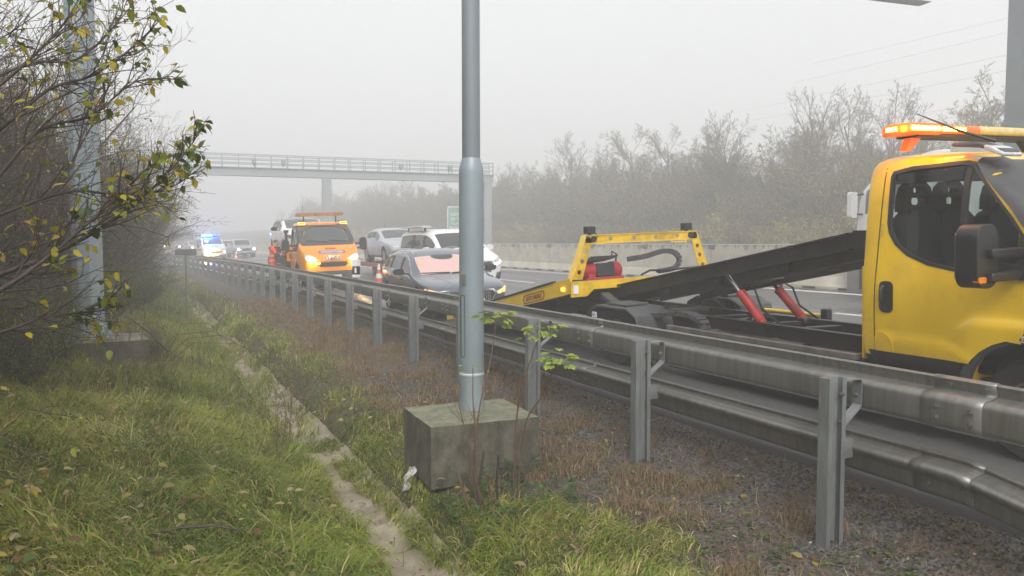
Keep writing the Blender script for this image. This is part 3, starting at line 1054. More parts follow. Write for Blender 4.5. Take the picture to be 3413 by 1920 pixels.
# ------------------------------------------------------------------ vehicle bodies
def interp(prof, x):
    if x <= prof[0][0]: return prof[0][1]
    for (a, b) in zip(prof[:-1], prof[1:]):
        if x <= b[0]:
            t = (x - a[0]) / max(1e-9, b[0] - a[0])
            return a[1] + (b[1] - a[1]) * t
    return prof[-1][1]


def shell(S):
    """closed lofted body. S: ys, plan, bot, belt, top, tumble; glass columns side/ws/rw"""
    rows = []
    for y in S['ys']:
        hw = interp(S['plan'], y); zb = interp(S['bot'], y); bl = interp(S['belt'], y); tp = interp(S['top'], y)
        tu = S.get('tumble', .3)
        h = max(.015, tp - bl)
        ws = hw * .965; zs = zb + .07; zm = zs + (bl - zs) * .55
        wt = hw * S.get('shoulder', .975); wg = hw - S.get('inset', .05); zg = bl + min(.03, h * .3)
        drop = min(S.get('rail', .075), .4 * h)
        wr = wg - tu * (h - drop) if h > .12 else wg * .92
        zr = tp - drop
        rows.append([(0, zb), (ws * .9, zb), (ws, zs), (hw, zm), (wt, bl), (wg, zg), (wr, zr), (wr * .9, zr + (tp - zr) * .55), (wr * .5, zr + (tp - zr) * .93), (0, tp)])
    n = 10
    vs = []; fs = []; mi = []
    idx = {}
    for i, (y, r) in enumerate(zip(S['ys'], rows)):
        for j in range(n):
            for s in ((1,) if j in (0, 9) else (1, -1)):
                idx[(i, j, s)] = len(vs)
                vs.append((r[j][0] * s, y, r[j][1]))
        idx[(i, 0, -1)] = idx[(i, 0, 1)]; idx[(i, 9, -1)] = idx[(i, 9, 1)]
    def isin(key, y):
        return any(a <= y <= b for (a, b) in S.get(key, []))
    for i in range(len(S['ys']) - 1):
        ym = (S['ys'][i] + S['ys'][i + 1]) / 2
        for j in range(n - 1):
            m = 0
            if j == 5 and isin('side', ym): m = 1
            if j == 5 and isin('dark', ym): m = 2
            if j in (7, 8) and (isin('ws', ym) or isin('rw', ym)): m = 1
            if j == 6 and (isin('ws', ym) or isin('rw', ym)) and S.get('dark_pillar'): m = 2
            if j in (0, 1): m = 2
            if j in (6, 7, 8) and S.get('roof_dark') and S['roof_dark'][0] <= ym <= S['roof_dark'][1]: m = 3
            for s in (1, -1):
                q = (idx[(i, j, s)], idx[(i, j + 1, s)], idx[(i + 1, j + 1, s)], idx[(i + 1, j, s)])
                q = tuple(dict.fromkeys(q))
                fs.append(q if s == 1 else q[::-1]); mi.append(m)
    for i, rev in ((0, False), (len(S['ys']) - 1, True)):
        for j in range(n - 1):
            q = (idx[(i, j, 1)], idx[(i, j, -1)], idx[(i, j + 1, -1)], idx[(i, j + 1, 1)])
            q = tuple(dict.fromkeys(q))
            fs.append(q if not rev else q[::-1])
            m = 0
            if S.get('rear_glass_cap') and rev and j >= 5: m = 1
            mi.append(m)
    me = bpy.data.meshes.new('shell')
    me.from_pydata(vs, [], fs)
    bm = bmesh.new(); bm.from_mesh(me); bmesh.ops.recalc_face_normals(bm, faces=bm.faces)
    bm.to_mesh(me); bm.free()
    for k in range(5): me.materials.append(M['black'])
    me.polygons.foreach_set('material_index', mi)
    return me


def split_by_material(me):
    """{material index: [island meshes]}"""
    out = {}
    bm = bmesh.new(); bm.from_mesh(me)
    bm.faces.ensure_lookup_table()
    seen = set()
    for f in bm.faces:
        if f.index in seen: continue
        st = [f]; seen.add(f.index); isl = []
        while st:
            g = st.pop(); isl.append(g)
            for e in g.edges:
                for h in e.link_faces:
                    if h.index not in seen and h.material_index == g.material_index:
                        seen.add(h.index); st.append(h)
        out.setdefault(f.material_index, []).append(isl)
    res = {}
    for k, isls in out.items():
        if k in (0, 2, 3):
            isls = [[f for i in isls for f in i]]
        for isl in isls:
            mp = {}; vs = []; fs = []
            for f in isl:
                q = []
                for v in f.verts:
                    if v.index not in mp:
                        mp[v.index] = len(vs); vs.append(tuple(v.co))
                    q.append(mp[v.index])
                fs.append(q)
            m = bpy.data.meshes.new('body'); m.from_pydata(vs, [], fs)
            res.setdefault(k, []).append(m)
    bm.free()
    return res


def wheel(parent, x, y, z, r, w, rim, side, style='alloy', name='wheel'):
    """wheel at axle end; side = +1/-1 outward"""
    o = bpy.data.objects.new(name, None); link(o, parent); o.location = (x, y, z); o.empty_display_size = .1
    mb = MB()
    h = w / 2
    mb.lathe([(rim, -h * .9), (r * .93, -h), (r * .985, -h * .8), (r, -h * .5), (r, h * .5), (r * .985, h * .8), (r * .93, h), (rim, h * .9)], (0, 0, 0), 'x', 28, closed=True)
    part('tyre', mb, M['rubber'], o, 40)
    mb = MB()
    if style == 'alloy':
        mb.lathe([(rim * 1.01, -h * .7), (rim * 1.01, side * h * .86), (rim * .90, side * h * .80), (rim * .88, side * h * .3), (0, side * h * .3)][::1], (0, 0, 0), 'x', 24, closed=True)
        for k in range(5):
            a = 2 * math.pi * k / 5 + .3
            for d in (-.16, .16):
                mb.beam((side * h * .62, rim * .16 * math.cos(a), rim * .16 * math.sin(a)), (side * h * .74, rim * .92 * math.cos(a + d), rim * .92 * math.sin(a + d)), .04, .05, (1, 0, 0))
        mb.cyl((side * h * .3, 0, 0), (side * h * .75, 0, 0), rim * .2, n=12)
        part('rim', mb, M['alloy'], o, 40)
    else:
        mb.lathe([(rim * 1.01, side * h * .92), (rim * .93, side * h * .9), (rim * .86, side * h * .2), (rim * .5, side * h * .15), (rim * .42, side * h * .75), (rim * .18, side * h * .85), (0, side * h * .85)], (0, 0, 0), 'x', 24, closed=True)
        part('rim', mb, M['dirty_steel'] if style == 'steel' else M['white_dirty'], o, 40)
    return o


def arch_cut(y, z, r, W):
    mb = MB()
    for s in (1, -1):
        mb.cyl((s * (W * .5 - .22), y, z), (s * (W * .5 + .2), y, z), r, n=28)
    return mb


def make_car(name, label, cat, S, paint, loc, yaw=0.0, group=None, roll=True, lit=None, detail=2, glass='glass', ws_glass=None, pitch=0.0, rollv=None):
    t = thing(name, label, cat, loc, (pitch, (-SLOPE if roll else 0) if rollv is None else rollv, yaw), group)
    me = subsurf(shell(S), 2)
    bvh = bvh_of(me)
    W = max(p[1] for p in S['plan']) * 2
    r = S['wheel_r']
    cuts = []
    for y in S['axles']:
        for s in (1, -1):
            mb = MB(); mb.cyl((s * (W / 2 - .26), y, r), (s * (W / 2 + .2), y, r), r * 1.17, n=30)
            cuts.append(mb)
    me = bool_diff(me, cuts)
    me.update()
    # cut walls take the trim colour
    parts = split_by_material(me)
    body = part('body', parts[0][0], M[paint], t, 40)
    if 2 in parts: part('underbody', parts[2][0], M['black'], t, 40)
    if 3 in parts: part('roof', parts[3][0], M['black_roof'], t, 40)
    ws_y = S['ws'][0]
    for m in parts.get(1, []):
        cx = sum(v.co.x for v in m.vertices) / len(m.vertices); cy_ = sum(v.co.y for v in m.vertices) / len(m.vertices)
        if abs(cx) < .1 and cy_ < ws_y[1] + .1:
            part('windscreen', m, M[ws_glass or glass], t, 60)
        elif abs(cx) < .1:
            part('rear_window', m, M[glass], t, 60)
        else:
            part('side_window', m, M[glass], t, 60)
    for y in S['axles']:
        for s in (1, -1):
            wheel(t, s * (W / 2 - .13), y, r, r, .21, r * .68, s, S.get('rim', 'alloy'))
    # dark liners inside the arches
    for y in S['axles']:
        for s in (1, -1):
            mb = MB(); mb.cyl((s * (W / 2 - .30), y, r), (s * (W / 2 - .25), y, r), r * 1.16, n=24)
            part('arch_liner', mb, M['ink'], t, 40)
    def fp(nm, poly, mat, off=.008, parent=None, res=.06, sgn=-1, sk=.02):
        return part(nm, patch(bvh, poly, 'y', sgn, off, res, skirt=sk), M[mat] if isinstance(mat, str) else mat, parent or t, 50)
    def sp(nm, poly, mat, side, off=.004, parent=None, res=.12, sk=.01):
        return part(nm, patch(bvh, poly, 'x', side, off, res, skirt=sk), M[mat], parent or t, 50)
    if 'front' in S: S['front'](t, fp, sp, lit, bvh)
    # mirrors
    if 'mirror' in S:
        my, mz, mw, mh = S['mirror']
        for s in (1, -1):
            mb = MB()
            x0 = interp(S['plan'], my) - .06
            prof = rrect(0, -mh / 2, mw, mh / 2, mh * .42, 4)
            mb.prism([(s * (x0 + .10 + a), mz + b * (1 - .2 * a / mw)) for (a, b) in prof], 'xz', my - .06, my + .07)
            o = part('mirror', mb, M[S.get('mirror_mat', paint)], t, 50, .02, 3)
            mb = MB(); mb.beam((s * (x0 - .02), my + .01, mz - mh * .35), (s * (x0 + .16), my + .01, mz - mh * .25), .05, .03); part('mirror_arm', mb, M['black'], o, 0)
    # door gaps and handles
    if detail:
        for s in (1, -1):
            for (ya, za, zb2) in S.get('gaps', []):
                if isinstance(ya, tuple):
                    q = [(ya[0] - .006, zb2), (ya[0] + .006, zb2), (ya[1] + .006, za), (ya[1] - .006, za)]
                else:
                    q = [(ya - .006, zb2), (ya + .006, zb2), (ya + .006, za), (ya - .006, za)]
                sp('door_seam', q, 'ink', s, .002)
            for (ya, za) in S.get('handles', []):
                sp('door_handle', rrect(ya, za, ya + .2, za + .035, .015, 2), S.get('handle_mat', 'silver_trim'), s, .022)
    t['_w'] = W
    del t['_w']
    return t, bvh


# -- the kinds of car
def spec_wagon():
    S = dict(ys=[0, .10, .38, .85, 1.25, 1.62, 2.02, 2.38, 2.46, 2.90, 3.32, 3.42, 3.85, 4.28, 4.36, 4.58, 4.66, 4.70],
             plan=[(0, .66), (.10, .76), (.38, .87), (.9, .905), (2, .915), (3.6, .915), (4.3, .87), (4.6, .80), (4.7, .74)],
             bot=[(0, .24), (.1, .2), (4.5, .22), (4.7, .34)],
             belt=[(0, .62), (.1, .67), (.38, .74), (.85, .80), (1.25, .845), (2.4, .925), (4.0, .985), (4.5, .98), (4.7, .93)],
             top=[(0, .67), (.10, .74), (.38, .82), (.85, .885), (1.25, .935), (1.62, 1.145), (2.02, 1.35), (2.38, 1.445), (2.9, 1.475), (3.4, 1.46), (4.0, 1.41), (4.28, 1.365), (4.58, 1.02), (4.66, .97), (4.7, .95)],
             tumble=.36, side=[(1.62, 2.38), (2.46, 3.32), (3.42, 4.2)], dark=[(2.38, 2.46), (3.32, 3.42)], ws=[(1.25, 2.02)], rw=[(4.28, 4.6)],
             axles=(.92, 3.60), wheel_r=.335, mirror=(1.72, 1.01, .22, .15), mirror_mat='black', gaps=[((1.42, 1.34), .88, .36), (2.42, .92, .34), ((3.34, 3.2), .94, .36)],
             handles=[(2.22, .83), (3.12, .86)])
    def front(t, fp, sp, lit, bvh):
        g = fp('grille', [(-.44, .63), (-.50, .57), (-.40, .40), (.40, .40), (.50, .57), (.44, .63)], 'ink', .014)
        fp('grille_frame', [(-.47, .66), (-.54, .58), (-.42, .375), (.42, .375), (.54, .58), (.47, .66)], 'chrome', .010)
        for k in range(-9, 10):
            if k == 0: continue
            x = k * .042; fp('grille_bar', [(x - .006, .41), (x + .006, .41), (x + .006, .62), (x - .006, .62)], 'silver_trim', .024, g, .3, sk=.008)
        for s in (1, -1):
            q = [(s * .52, .60), (s * .70, .665), (s * .82, .70), (s * .86, .64), (s * .70, .565), (s * .56, .535)]
            h = fp('headlight', q, 'lamp_glass', .012, sk=.03)
            q2 = [(s * .56, .565), (s * .60, .60), (s * .66, .63), (s * .72, .655), (s * .80, .68), (s * .815, .655), (s * .74, .63), (s * .73, .585), (s * .69, .578), (s * .70, .612), (s * .63, .585), (s * .61, .555)]
            fp('indicator', q2, 'amber_soft', .020, h)
            fp('fog_intake', [(s * .58, .26), (s * .80, .30), (s * .78, .42), (s * .62, .38)], 'ink', .01)
        fp('lower_intake', [(-.5, .24), (.5, .24), (.46, .34), (-.46, .34)], 'ink', .01)
        fp('number_plate', rrect(-.26, .36, .26, .47, .01, 1), 'plate', .03)
    S['front'] = front
    return S


def spec_sedan():
    S = dict(ys=[0, .10, .4, .9, 1.35, 1.7, 2.1, 2.5, 2.58, 3.0, 3.42, 3.50, 3.75, 4.2, 4.35, 4.72, 4.80, 4.84],
             plan=[(0, .66), (.1, .77), (.4, .87), (.9, .9), (2, .91), (3.6, .91), (4.5, .85), (4.84, .74)],
             bot=[(0, .26), (.1, .2), (4.6, .22), (4.84, .36)],
             belt=[(0, .62), (.1, .70), (.4, .78), (.9, .85), (1.35, .9), (2.5, .93), (4.0, .97), (4.84, .95)],
             top=[(0, .68), (.1, .77), (.4, .86), (.9, .94), (1.35, 1.0), (1.7, 1.2), (2.1, 1.39), (2.5, 1.45), (3.0, 1.46), (3.45, 1.42), (3.75, 1.34), (4.2, 1.10), (4.35, 1.06), (4.72, 1.04), (4.84, .98)],
             tumble=.36, side=[(1.7, 2.5), (2.58, 3.42), (3.50, 3.75)], dark=[(2.5, 2.58), (3.42, 3.5)], ws=[(1.35, 2.1)], rw=[(3.75, 4.2)],
             axles=(.93, 3.69), wheel_r=.33, mirror=(1.8, 1.0, .21, .14), gaps=[((1.5, 1.42), .88, .36), (2.54, .92, .34), ((3.4, 3.3), .94, .36)],
             handles=[(2.32, .83), (3.2, .86)])
    def front(t, fp, sp, lit, bvh):
        fp('grille', [(-.42, .64), (-.36, .50), (.36, .50), (.42, .64)], 'ink', .012)
        fp('grille_frame', [(-.45, .66), (-.39, .48), (.39, .48), (.45, .66)], 'chrome', .008)
        for s in (1, -1):
            fp('headlight', [(s * .48, .54), (s * .50, .64), (s * .74, .70), (s * .84, .68), (s * .80, .58), (s * .62, .52)], 'lamp_glass', .012)
            fp('fog_lamp', circ(s * .64, .36, .06, 8), 'lamp_glass', .012)
        fp('lower_intake', [(-.4, .26), (.4, .26), (.44, .38), (-.44, .38)], 'ink', .01)
    S['front'] = front
    return S


def spec_mpv():
    S = dict(ys=[0, .1, .35, .75, 1.05, 1.4, 1.85, 2.3, 2.38, 3.0, 3.3, 3.38, 4.1, 4.8, 4.9, 5.08, 5.14],
             plan=[(0, .72), (.1, .82), (.35, .91), (.8, .955), (2, .965), (4.5, .96), (5.14, .90)],
             bot=[(0, .24), (.1, .2), (5.0, .24), (5.14, .38)],
             belt=[(0, .80), (.1, .86), (.35, .94), (.75, 1.02), (1.05, 1.07), (2.4, 1.10), (5.14, 1.12)],
             top=[(0, .86), (.1, .94), (.35, 1.04), (.75, 1.13), (1.05, 1.22), (1.4, 1.48), (1.85, 1.76), (2.3, 1.85), (3.0, 1.88), (4.2, 1.87), (4.8, 1.82), (4.9, 1.76), (5.08, 1.2), (5.14, 1.14)],
             tumble=.20, side=[(1.4, 2.3), (2.38, 3.3), (3.38, 4.7)], dark=[(2.3, 2.38), (3.3, 3.38)], ws=[(1.05, 1.85)], rw=[(4.85, 5.1)],
             axles=(.9, 4.1), wheel_r=.345, mirror=(1.5, 1.22, .22, .2), gaps=[((1.25, 1.2), 1.04, .4), (2.34, 1.08, .36), (3.36, 1.08, .38)],
             handles=[(2.1, .95), (2.5, .95)])
    def front(t, fp, sp, lit, bvh):
        g = fp('grille', [(-.42, .80), (-.46, .66), (-.40, .52), (.40, .52), (.46, .66), (.42, .80)], 'ink', .012)
        fp('grille_frame', [(-.45, .83), (-.50, .66), (-.43, .49), (.43, .49), (.50, .66), (.45, .83)], 'chrome', .008)
        fp('grille_bar', [(-.44, .645), (.44, .645), (.44, .685), (-.44, .685)], 'chrome', .022, g)
        fp('emblem', circ(0, .665, .09, 16), 'chrome', .03, g)
        for k in range(-7, 8):
            fp('grille_bar', [(k * .056 - .006, .53), (k * .056 + .006, .53), (k * .056 + .006, .79), (k * .056 - .006, .79)], 'silver_trim', .018, g, .3)
        for s in (1, -1):
            h = fp('headlight', [(s * .50, .70), (s * .54, .84), (s * .74, .93), (s * .84, .92), (s * .82, .76), (s * .66, .66)], 'lamp_glass', .014)
            fp('running_light', [(s * .55, .72), (s * .66, .70), (s * .80, .80), (s * .81, .85), (s * .65, .76), (s * .56, .77)], 'head_white', .02, h)
            f = fp('fog_intake', [(s * .56, .28), (s * .86, .32), (s * .88, .52), (s * .62, .46)], 'ink', .012)
            for z in (.36, .43):
                fp('intake_bar', [(s * .6, z - .008), (s * .86, z + .02), (s * .86, z + .035), (s * .6, z + .006)], 'silver_trim', .02, f)
        fp('lower_intake', [(-.5, .26), (.5, .26), (.46, .40), (-.46, .40)], 'ink', .012)
    S['front'] = front
    return S


def spec_crossover():
    S = dict(ys=[0, .1, .35, .8, 1.15, 1.5, 1.9, 2.3, 2.38, 2.8, 3.15, 3.23, 3.7, 4.0, 4.25, 4.3],
             plan=[(0, .68), (.1, .78), (.35, .88), (.8, .91), (3.6, .91), (4.3, .80)],
             bot=[(0, .3), (.1, .24), (4.1, .26), (4.3, .42)],
             belt=[(0, .74), (.1, .80), (.35, .88), (.8, .95), (1.15, 1.0), (2.4, 1.03), (4.0, 1.12), (4.3, 1.06)],
             top=[(0, .8), (.1, .88), (.35, .97), (.8, 1.04), (1.15, 1.1), (1.5, 1.3), (1.9, 1.47), (2.3, 1.53), (2.8, 1.545), (3.4, 1.50), (3.7, 1.45), (4.0, 1.22), (4.3, 1.08)],
             tumble=.34, side=[(1.5, 2.3), (2.38, 3.15), (3.23, 3.6)], dark=[(2.3, 2.38), (3.15, 3.23)], ws=[(1.15, 1.9)], rw=[(3.7, 4.05)], roof_dark=(1.9, 3.7),
             axles=(.86, 3.46), wheel_r=.34, mirror=(1.6, 1.1, .22, .15), mirror_mat='black', gaps=[((1.35, 1.3), .98, .42), (2.34, 1.0, .4)], handles=[(2.1, .92)])
    def front(t, fp, sp, lit, bvh):
        fp('grille', [(-.5, .70), (-.4, .52), (.4, .52), (.5, .70)], 'ink', .012)
        for s in (1, -1):
            fp('headlight', [(s * .48, .70), (s * .52, .80), (s * .84, .90), (s * .84, .80), (s * .70, .70)], 'charcoal', .012)
            fp('running_light', [(s * .5, .77), (s * .8, .86), (s * .8, .89), (s * .5, .80)], 'lamp_glass', .02)
        fp('lower_intake', [(-.6, .30), (.6, .30), (.5, .46), (-.5, .46)], 'ink', .012)
    S['front'] = front
    return S


def spec_van():
    S = dict(ys=[0, .1, .3, .6, .85, 1.2, 1.6, 2.0, 2.08, 2.9, 3.0, 4.0, 4.7, 4.85, 4.89],
             plan=[(0, .78), (.1, .86), (.3, .93), (.6, .95), (4.7, .95), (4.89, .92)],
             bot=[(0, .26), (.1, .22), (4.89, .34)],
             belt=[(0, .92), (.1, .98), (.3, 1.05), (.6, 1.10), (.85, 1.13), (4.89, 1.15)],
             top=[(0, .98), (.1, 1.05), (.3, 1.13), (.6, 1.21), (.85, 1.32), (1.2, 1.62), (1.6, 1.87), (2.0, 1.94), (3, 1.97), (4.7, 1.95), (4.85, 1.8), (4.89, 1.2)],
             tumble=.17, side=[(1.2, 2.0), (2.08, 2.9), (3.0, 4.6)], dark=[(2.0, 2.08), (2.9, 3.0)], ws=[(.85, 1.6)], rw=[],
             axles=(.9, 3.9), wheel_r=.33, mirror=(1.3, 1.22, .2, .24), mirror_mat='black', rim='steel', gaps=[(2.04, 1.1, .36)], handles=[(2.1, 1.0)])
    def front(t, fp, sp, lit, bvh):
        fp('grille', [(-.52, .74), (-.52, .66), (.52, .66), (.52, .74)], 'ink', .012)
        fp('emblem', circ(0, .70, .075, 12), 'chrome', .022)
        fp('bumper_trim', [(-.84, .30), (.84, .30), (.84, .50), (-.84, .50)], 'charcoal', .01)
        fp('number_plate', rrect(-.26, .42, .26, .53, .01, 1), 'plate', .02)
        for s in (1, -1):
            h = fp('headlight', [(s * .56, .64), (s * .56, .76), (s * .84, .84), (s * .86, .70), (s * .80, .64)], 'lamp_glass', .012)
            fp('lamp_bulb', circ(s * .68, .715, .075 if s < 0 else .06, 12), 'head_on', .03, h)
    S['front'] = front
    return S


def spec_pickup():
    S = dict(ys=[0, .1, .3, .9, 1.35, 1.6, 1.95, 2.3, 2.38, 2.9, 3.3, 3.42, 3.5, 5.0, 5.1],
             plan=[(0, .78), (.1, .86), (.3, .91), (5.1, .91)],
             bot=[(0, .42), (.1, .36), (5.1, .45)],
             belt=[(0, .92), (.1, 1.0), (.9, 1.08), (5.1, 1.12)],
             top=[(0, .98), (.1, 1.06), (.3, 1.12), (.9, 1.16), (1.35, 1.2), (1.6, 1.42), (1.95, 1.70), (2.3, 1.77), (2.9, 1.78), (3.3, 1.74), (3.42, 1.6), (3.5, 1.16), (5.1, 1.14)],
             tumble=.26, side=[(1.6, 2.3), (2.38, 3.2)], dark=[(2.3, 2.38)], ws=[(1.35, 1.95)], rw=[(3.3, 3.5)],
             axles=(.95, 4.05), wheel_r=.38, mirror=(1.7, 1.22, .2, .2), gaps=[], handles=[])
    def front(t, fp, sp, lit, bvh):
        fp('grille_frame', [(-.42, .98), (-.36, .66), (.36, .66), (.42, .98)], 'chrome', .012)
        fp('grille', [(-.36, .95), (-.31, .70), (.31, .70), (.36, .95)], 'ink', .02)
        fp('bumper_intake', [(-.5, .44), (.5, .44), (.5, .54), (-.5, .54)], 'ink', .012)
        fp('number_plate', rrect(-.26, .56, .26, .66, .01, 1), 'plate', .02)
        for s in (1, -1):
            h = fp('headlight', [(s * .45, .74), (s * .47, .96), (s * .82, 1.0), (s * .86, .80)], 'lamp_glass', .012)
            fp('lamp_bulb', circ(s * .66, .86, .09, 12), 'head_white', .03, h)
    S['front'] = front
    return S


def spec_small():
    S = spec_crossover()
    S['roof_dark'] = None
    def front(t, fp, sp, lit, bvh):
        fp('grille', [(-.4, .66), (-.4, .52), (.4, .52), (.4, .66)], 'ink', .012)
        for s in (1, -1):
            h = fp('headlight', [(s * .5, .66), (s * .54, .80), (s * .82, .86), (s * .82, .72)], 'lamp_glass', .012)
            fp('lamp_bulb', circ(s * .68, .76, .075, 10), 'head_on', .03, h)
    S['front'] = front
    return S
def road_at(x, y):
    return float(np.interp(x + cvf(y), XR, ZR))


# dark wagon waiting at the ramp
wx, wy = 6.0, 13.95
car, cb = make_car('estate_car', 'dark grey-blue estate car with a pinkish screen and one lit amber indicator', 'car', spec_wagon(), 'blue_grey', (wx, wy, road_at(wx, wy) - .06), rad(-4), glass='glass_grey', ws_glass='pink_glass')
for s in (1, -1):
    pts = []
    for i in range(13):
        y = 2.15 + (4.2 - 2.15) * i / 12
        h, n, _, _ = cb.ray_cast(Vector((s * .60, y, 3)), Vector((0, 0, -1)))
        lift = .035 * min(1, min(i, 12 - i) / 1.5)
        pts.append((s * .60, y, h.z + .005 + lift))
    mb = MB(); mb.tube(pts, .014, 6); part('roof_rail', mb, M['silver_trim'], car)
    # bright strip round the side windows
    loop = []
    for (y, z) in [(1.50, .945), (2.0, .985), (3.0, 1.0), (4.05, 1.035), (4.18, 1.07), (3.95, 1.24), (3.6, 1.325), (3.0, 1.365), (2.5, 1.365), (2.15, 1.30), (1.85, 1.14), (1.5, .95)]:
        h, n, _, _ = cb.ray_cast(Vector((s * 3, y, z)), Vector((-s, 0, 0)))
        if h is not None: loop.append(h + Vector((s * .004, 0, 0)))
    mb = MB(); mb.tube(loop, .008, 5); part('window_trim', mb, M['silver_trim'], car)
# mirror tab and dark housing behind the screen top, wipers
mb = patch(cb, [(-.26, 1.285), (-.20, 1.255), (-.10, 1.235), (.10, 1.235), (.20, 1.26), (.24, 1.29), (.24, 1.335), (-.26, 1.335)], 'y', -1, .003, .05, skirt=.004)
part('sensor_housing', mb, M['charcoal'], car, 40)
for (x0, z0, x1, z1) in ((-.66, .975, -.05, .965), (-.02, .955, .55, .975)):
    pts = []
    for i in range(8):
        x = x0 + (x1 - x0) * i / 7; z = z0 + (z1 - z0) * i / 7
        h, n, _, _ = cb.ray_cast(Vector((x, -3, z)), Vector((0, 1, 0)))
        pts.append(h + Vector((0, -.015, .004)))
    mb = MB(); mb.tube(pts, .012, 5); part('wiper', mb, M['black'], car)
mb = patch(cb, rrect(-.60, 1.16, -.52, 1.23, .01, 1), 'y', -1, .004, .05, skirt=.003); part('sticker', mb, M['cream_lens'], car, 0)
for s in (1, -1):
    mb = patch(cb, [(.03, .57), (.18, .62), (.45, .70), (.42, .60), (.2, .53)], 'x', s, .008, .05); part('headlight_side', mb, M['amber_soft'] if s < 0 else M['lamp_glass'], car, 40)
# bonnet creases
for s in (1, -1):
    pts = []
    for i in range(12):
        y = .12 + 1.1 * i / 11; x = s * (.30 + .22 * i / 11)
        h, n, _, _ = cb.ray_cast(Vector((x, y, 3)), Vector((0, 0, -1)))
        pts.append(h + Vector((0, 0, -.004)))
    mb = MB(); mb.tube(pts, .009, 5); part('bonnet_crease', mb, M['blue_grey'], car)

# white people carrier in the second lane, pulling the trailer
vx, vy = 9.35, 21.25
van, vb = make_car('people_carrier', 'white people carrier with chrome grille and a roof bar, beside the dark estate car', 'car', spec_mpv(), 'white', (vx, vy, road_at(vx, vy)), rad(1.0))
mb = MB(); mb.prism([(2.3, 1.93), (2.6, 2.0), (4.2, 1.97), (4.5, 1.93)], 'yz', -.90, -.52); part('roof_bar', mb, M['silver_trim'], van, 30, .02)
for y in (2.6, 4.2):
    mb = MB(); mb.cyl((-.7, y, 1.82), (-.7, y, 1.95), .03); part('roof_bar_foot', mb, M['black'], van)

# red car trailer with the silver saloon on it
tx, ty = 9.9, 27.9
tr = thing('car_trailer', 'red car trailer carrying the silver saloon behind the white people carrier', 'trailer', (tx, ty, road_at(tx, ty)), (0, -SLOPE, rad(-1)))
for s in (1, -1):
    mb = MB(); mb.box((s * 1.0, 3.3, .48), (.09, 6.2, .17)); part('side_beam', mb, M['red_frame'], tr, 0, .01)
    mb = MB(); mb.box((s * .62, 3.3, .545), (.42, 6.1, .04)); part('wheel_track', mb, M['dirty_steel'], tr, 0)
    for y in (3.1, 3.85):
        wheel(tr, s * .82, y, .28, .28, .18, .18, s, 'steel')
mb = MB()
mb.box((0, .25, .48), (2.0, .09, .15)); part('cross_beam', mb, M['red_frame'], tr, 0)
mb = MB(); mb.box((0, 6.35, .48), (2.0, .09, .15)); part('cross_beam', mb, M['red_frame'], tr, 0)
mb = MB(); mb.beam((0, .25, .45), (0, -1.3, .42), .1, .1); part('drawbar', mb, M['red_frame'], tr, 0)
sal, sb = make_car('saloon_car', 'silver saloon car standing on the red trailer', 'car', spec_sedan(), 'silver', (tx - .05, 29.15, road_at(tx, ty) + .575), rad(-1), glass='glass_grey')
mb = MB(); mb.tube([(.0, 3.5, 1.44), (.0, 3.75, 1.72)], .006, 5); part('aerial', mb, M['black'], sal)

# police van, blue beacon lit
px, py = 5.62, 65.2
pv, pb = make_car('police_van', 'white police van with its blue roof beacon lit, farther down the lane', 'van', spec_van(), 'white_dirty', (px, py, road_at(px, py)), rad(5.5), glass='glass_grey')
lb = bpy.data.objects.new('light_bar', None); link(lb, pv); lb.location = (0, 1.75, 1.93)
mb = MB(); mb.box((0, 0, .03), (1.5, .25, .07)); part('base', mb, M['black'], lb, 0)
mb = MB(); mb.prism(rrect(-.72, .06, .08, .21, .05), 'xz', -.17, .15); part('lit_lens', mb, M['blue_on'], lb)
mb = MB(); mb.prism(rrect(.09, .06, .72, .21, .05), 'xz', -.17, .15); part('dim_lens', mb, M['blue_dim'], lb)
mb = MB(); mb.box((0, 1.6, .16), (1.2, .9, .10)); mb.box((0, 1.6, .07), (.1, .5, .14)); part('roof_unit', mb, M['charcoal'], lb, 0, .03)
me = text_mesh('POLICIE', .2, .003, .004); me.transform(Matrix.Translation((0, .30, 1.21)) @ Euler((rad(24), 0, 0)).to_matrix().to_4x4())
part('lettering', me, M['sign_back'], pv, 0)
for s in (1, -1):
    mb = patch(pb, [(.5, .86), (4.6, .86), (4.6, 1.02), (.5, 1.02)], 'x', s, .004, .3); part('side_stripe', mb, pmat('police_blue', (.02, .08, .35), .4), pv, 40)
    mb = patch(pb, [(.5, .72), (4.6, .72), (4.6, .84), (.5, .84)], 'x', s, .004, .3); part('side_stripe', mb, M['sign_yellow'], pv, 40)

make_car('pickup_truck', 'silver pickup truck with white headlamps lit, right of the police van', 'pickup', spec_pickup(), 'silver', (8.75, 71.5, road_at(8.75, 71.5) - .12), rad(6))
make_car('car', 'white car half hidden between the police van and the silver pickup', 'car', spec_small(), 'white_dirty', (8.55, 83, road_at(8.55, 83)), rad(7), detail=0)
make_car('car', 'dim car with headlamps lit in the fog just left of the police van', 'car', spec_small(), 'silver', (6.15, 91, road_at(6.15, 91)), rad(9), detail=0)
make_car('car', 'foggy car beyond the grey sign plate with headlamps glowing', 'car', spec_small(), 'blue_grey', (5.4, 104, road_at(5.4, 104)), rad(10), detail=0)
make_car('car', 'farthest foggy car with headlamps showing by the shrub branches', 'car', spec_small(), 'white_dirty', (2.6, 112, road_at(2.6, 112)), rad(12), detail=0)


def glow(name, loc, col, power, parent, r=.06):
    l = bpy.data.lights.new(name, 'POINT'); l.energy = power; l.color = col; l.shadow_soft_size = r
    o = bpy.data.objects.new(name, l); link(o, parent); o.location = loc
    return o


glow('beacon_glow', (-.35, 1.45, 2.25), (.06, .22, 1), 380, pv, .15)
glow('headlamp_glow', (-.7, -.15, .72), (1, .52, .15), 220, pv, .08)

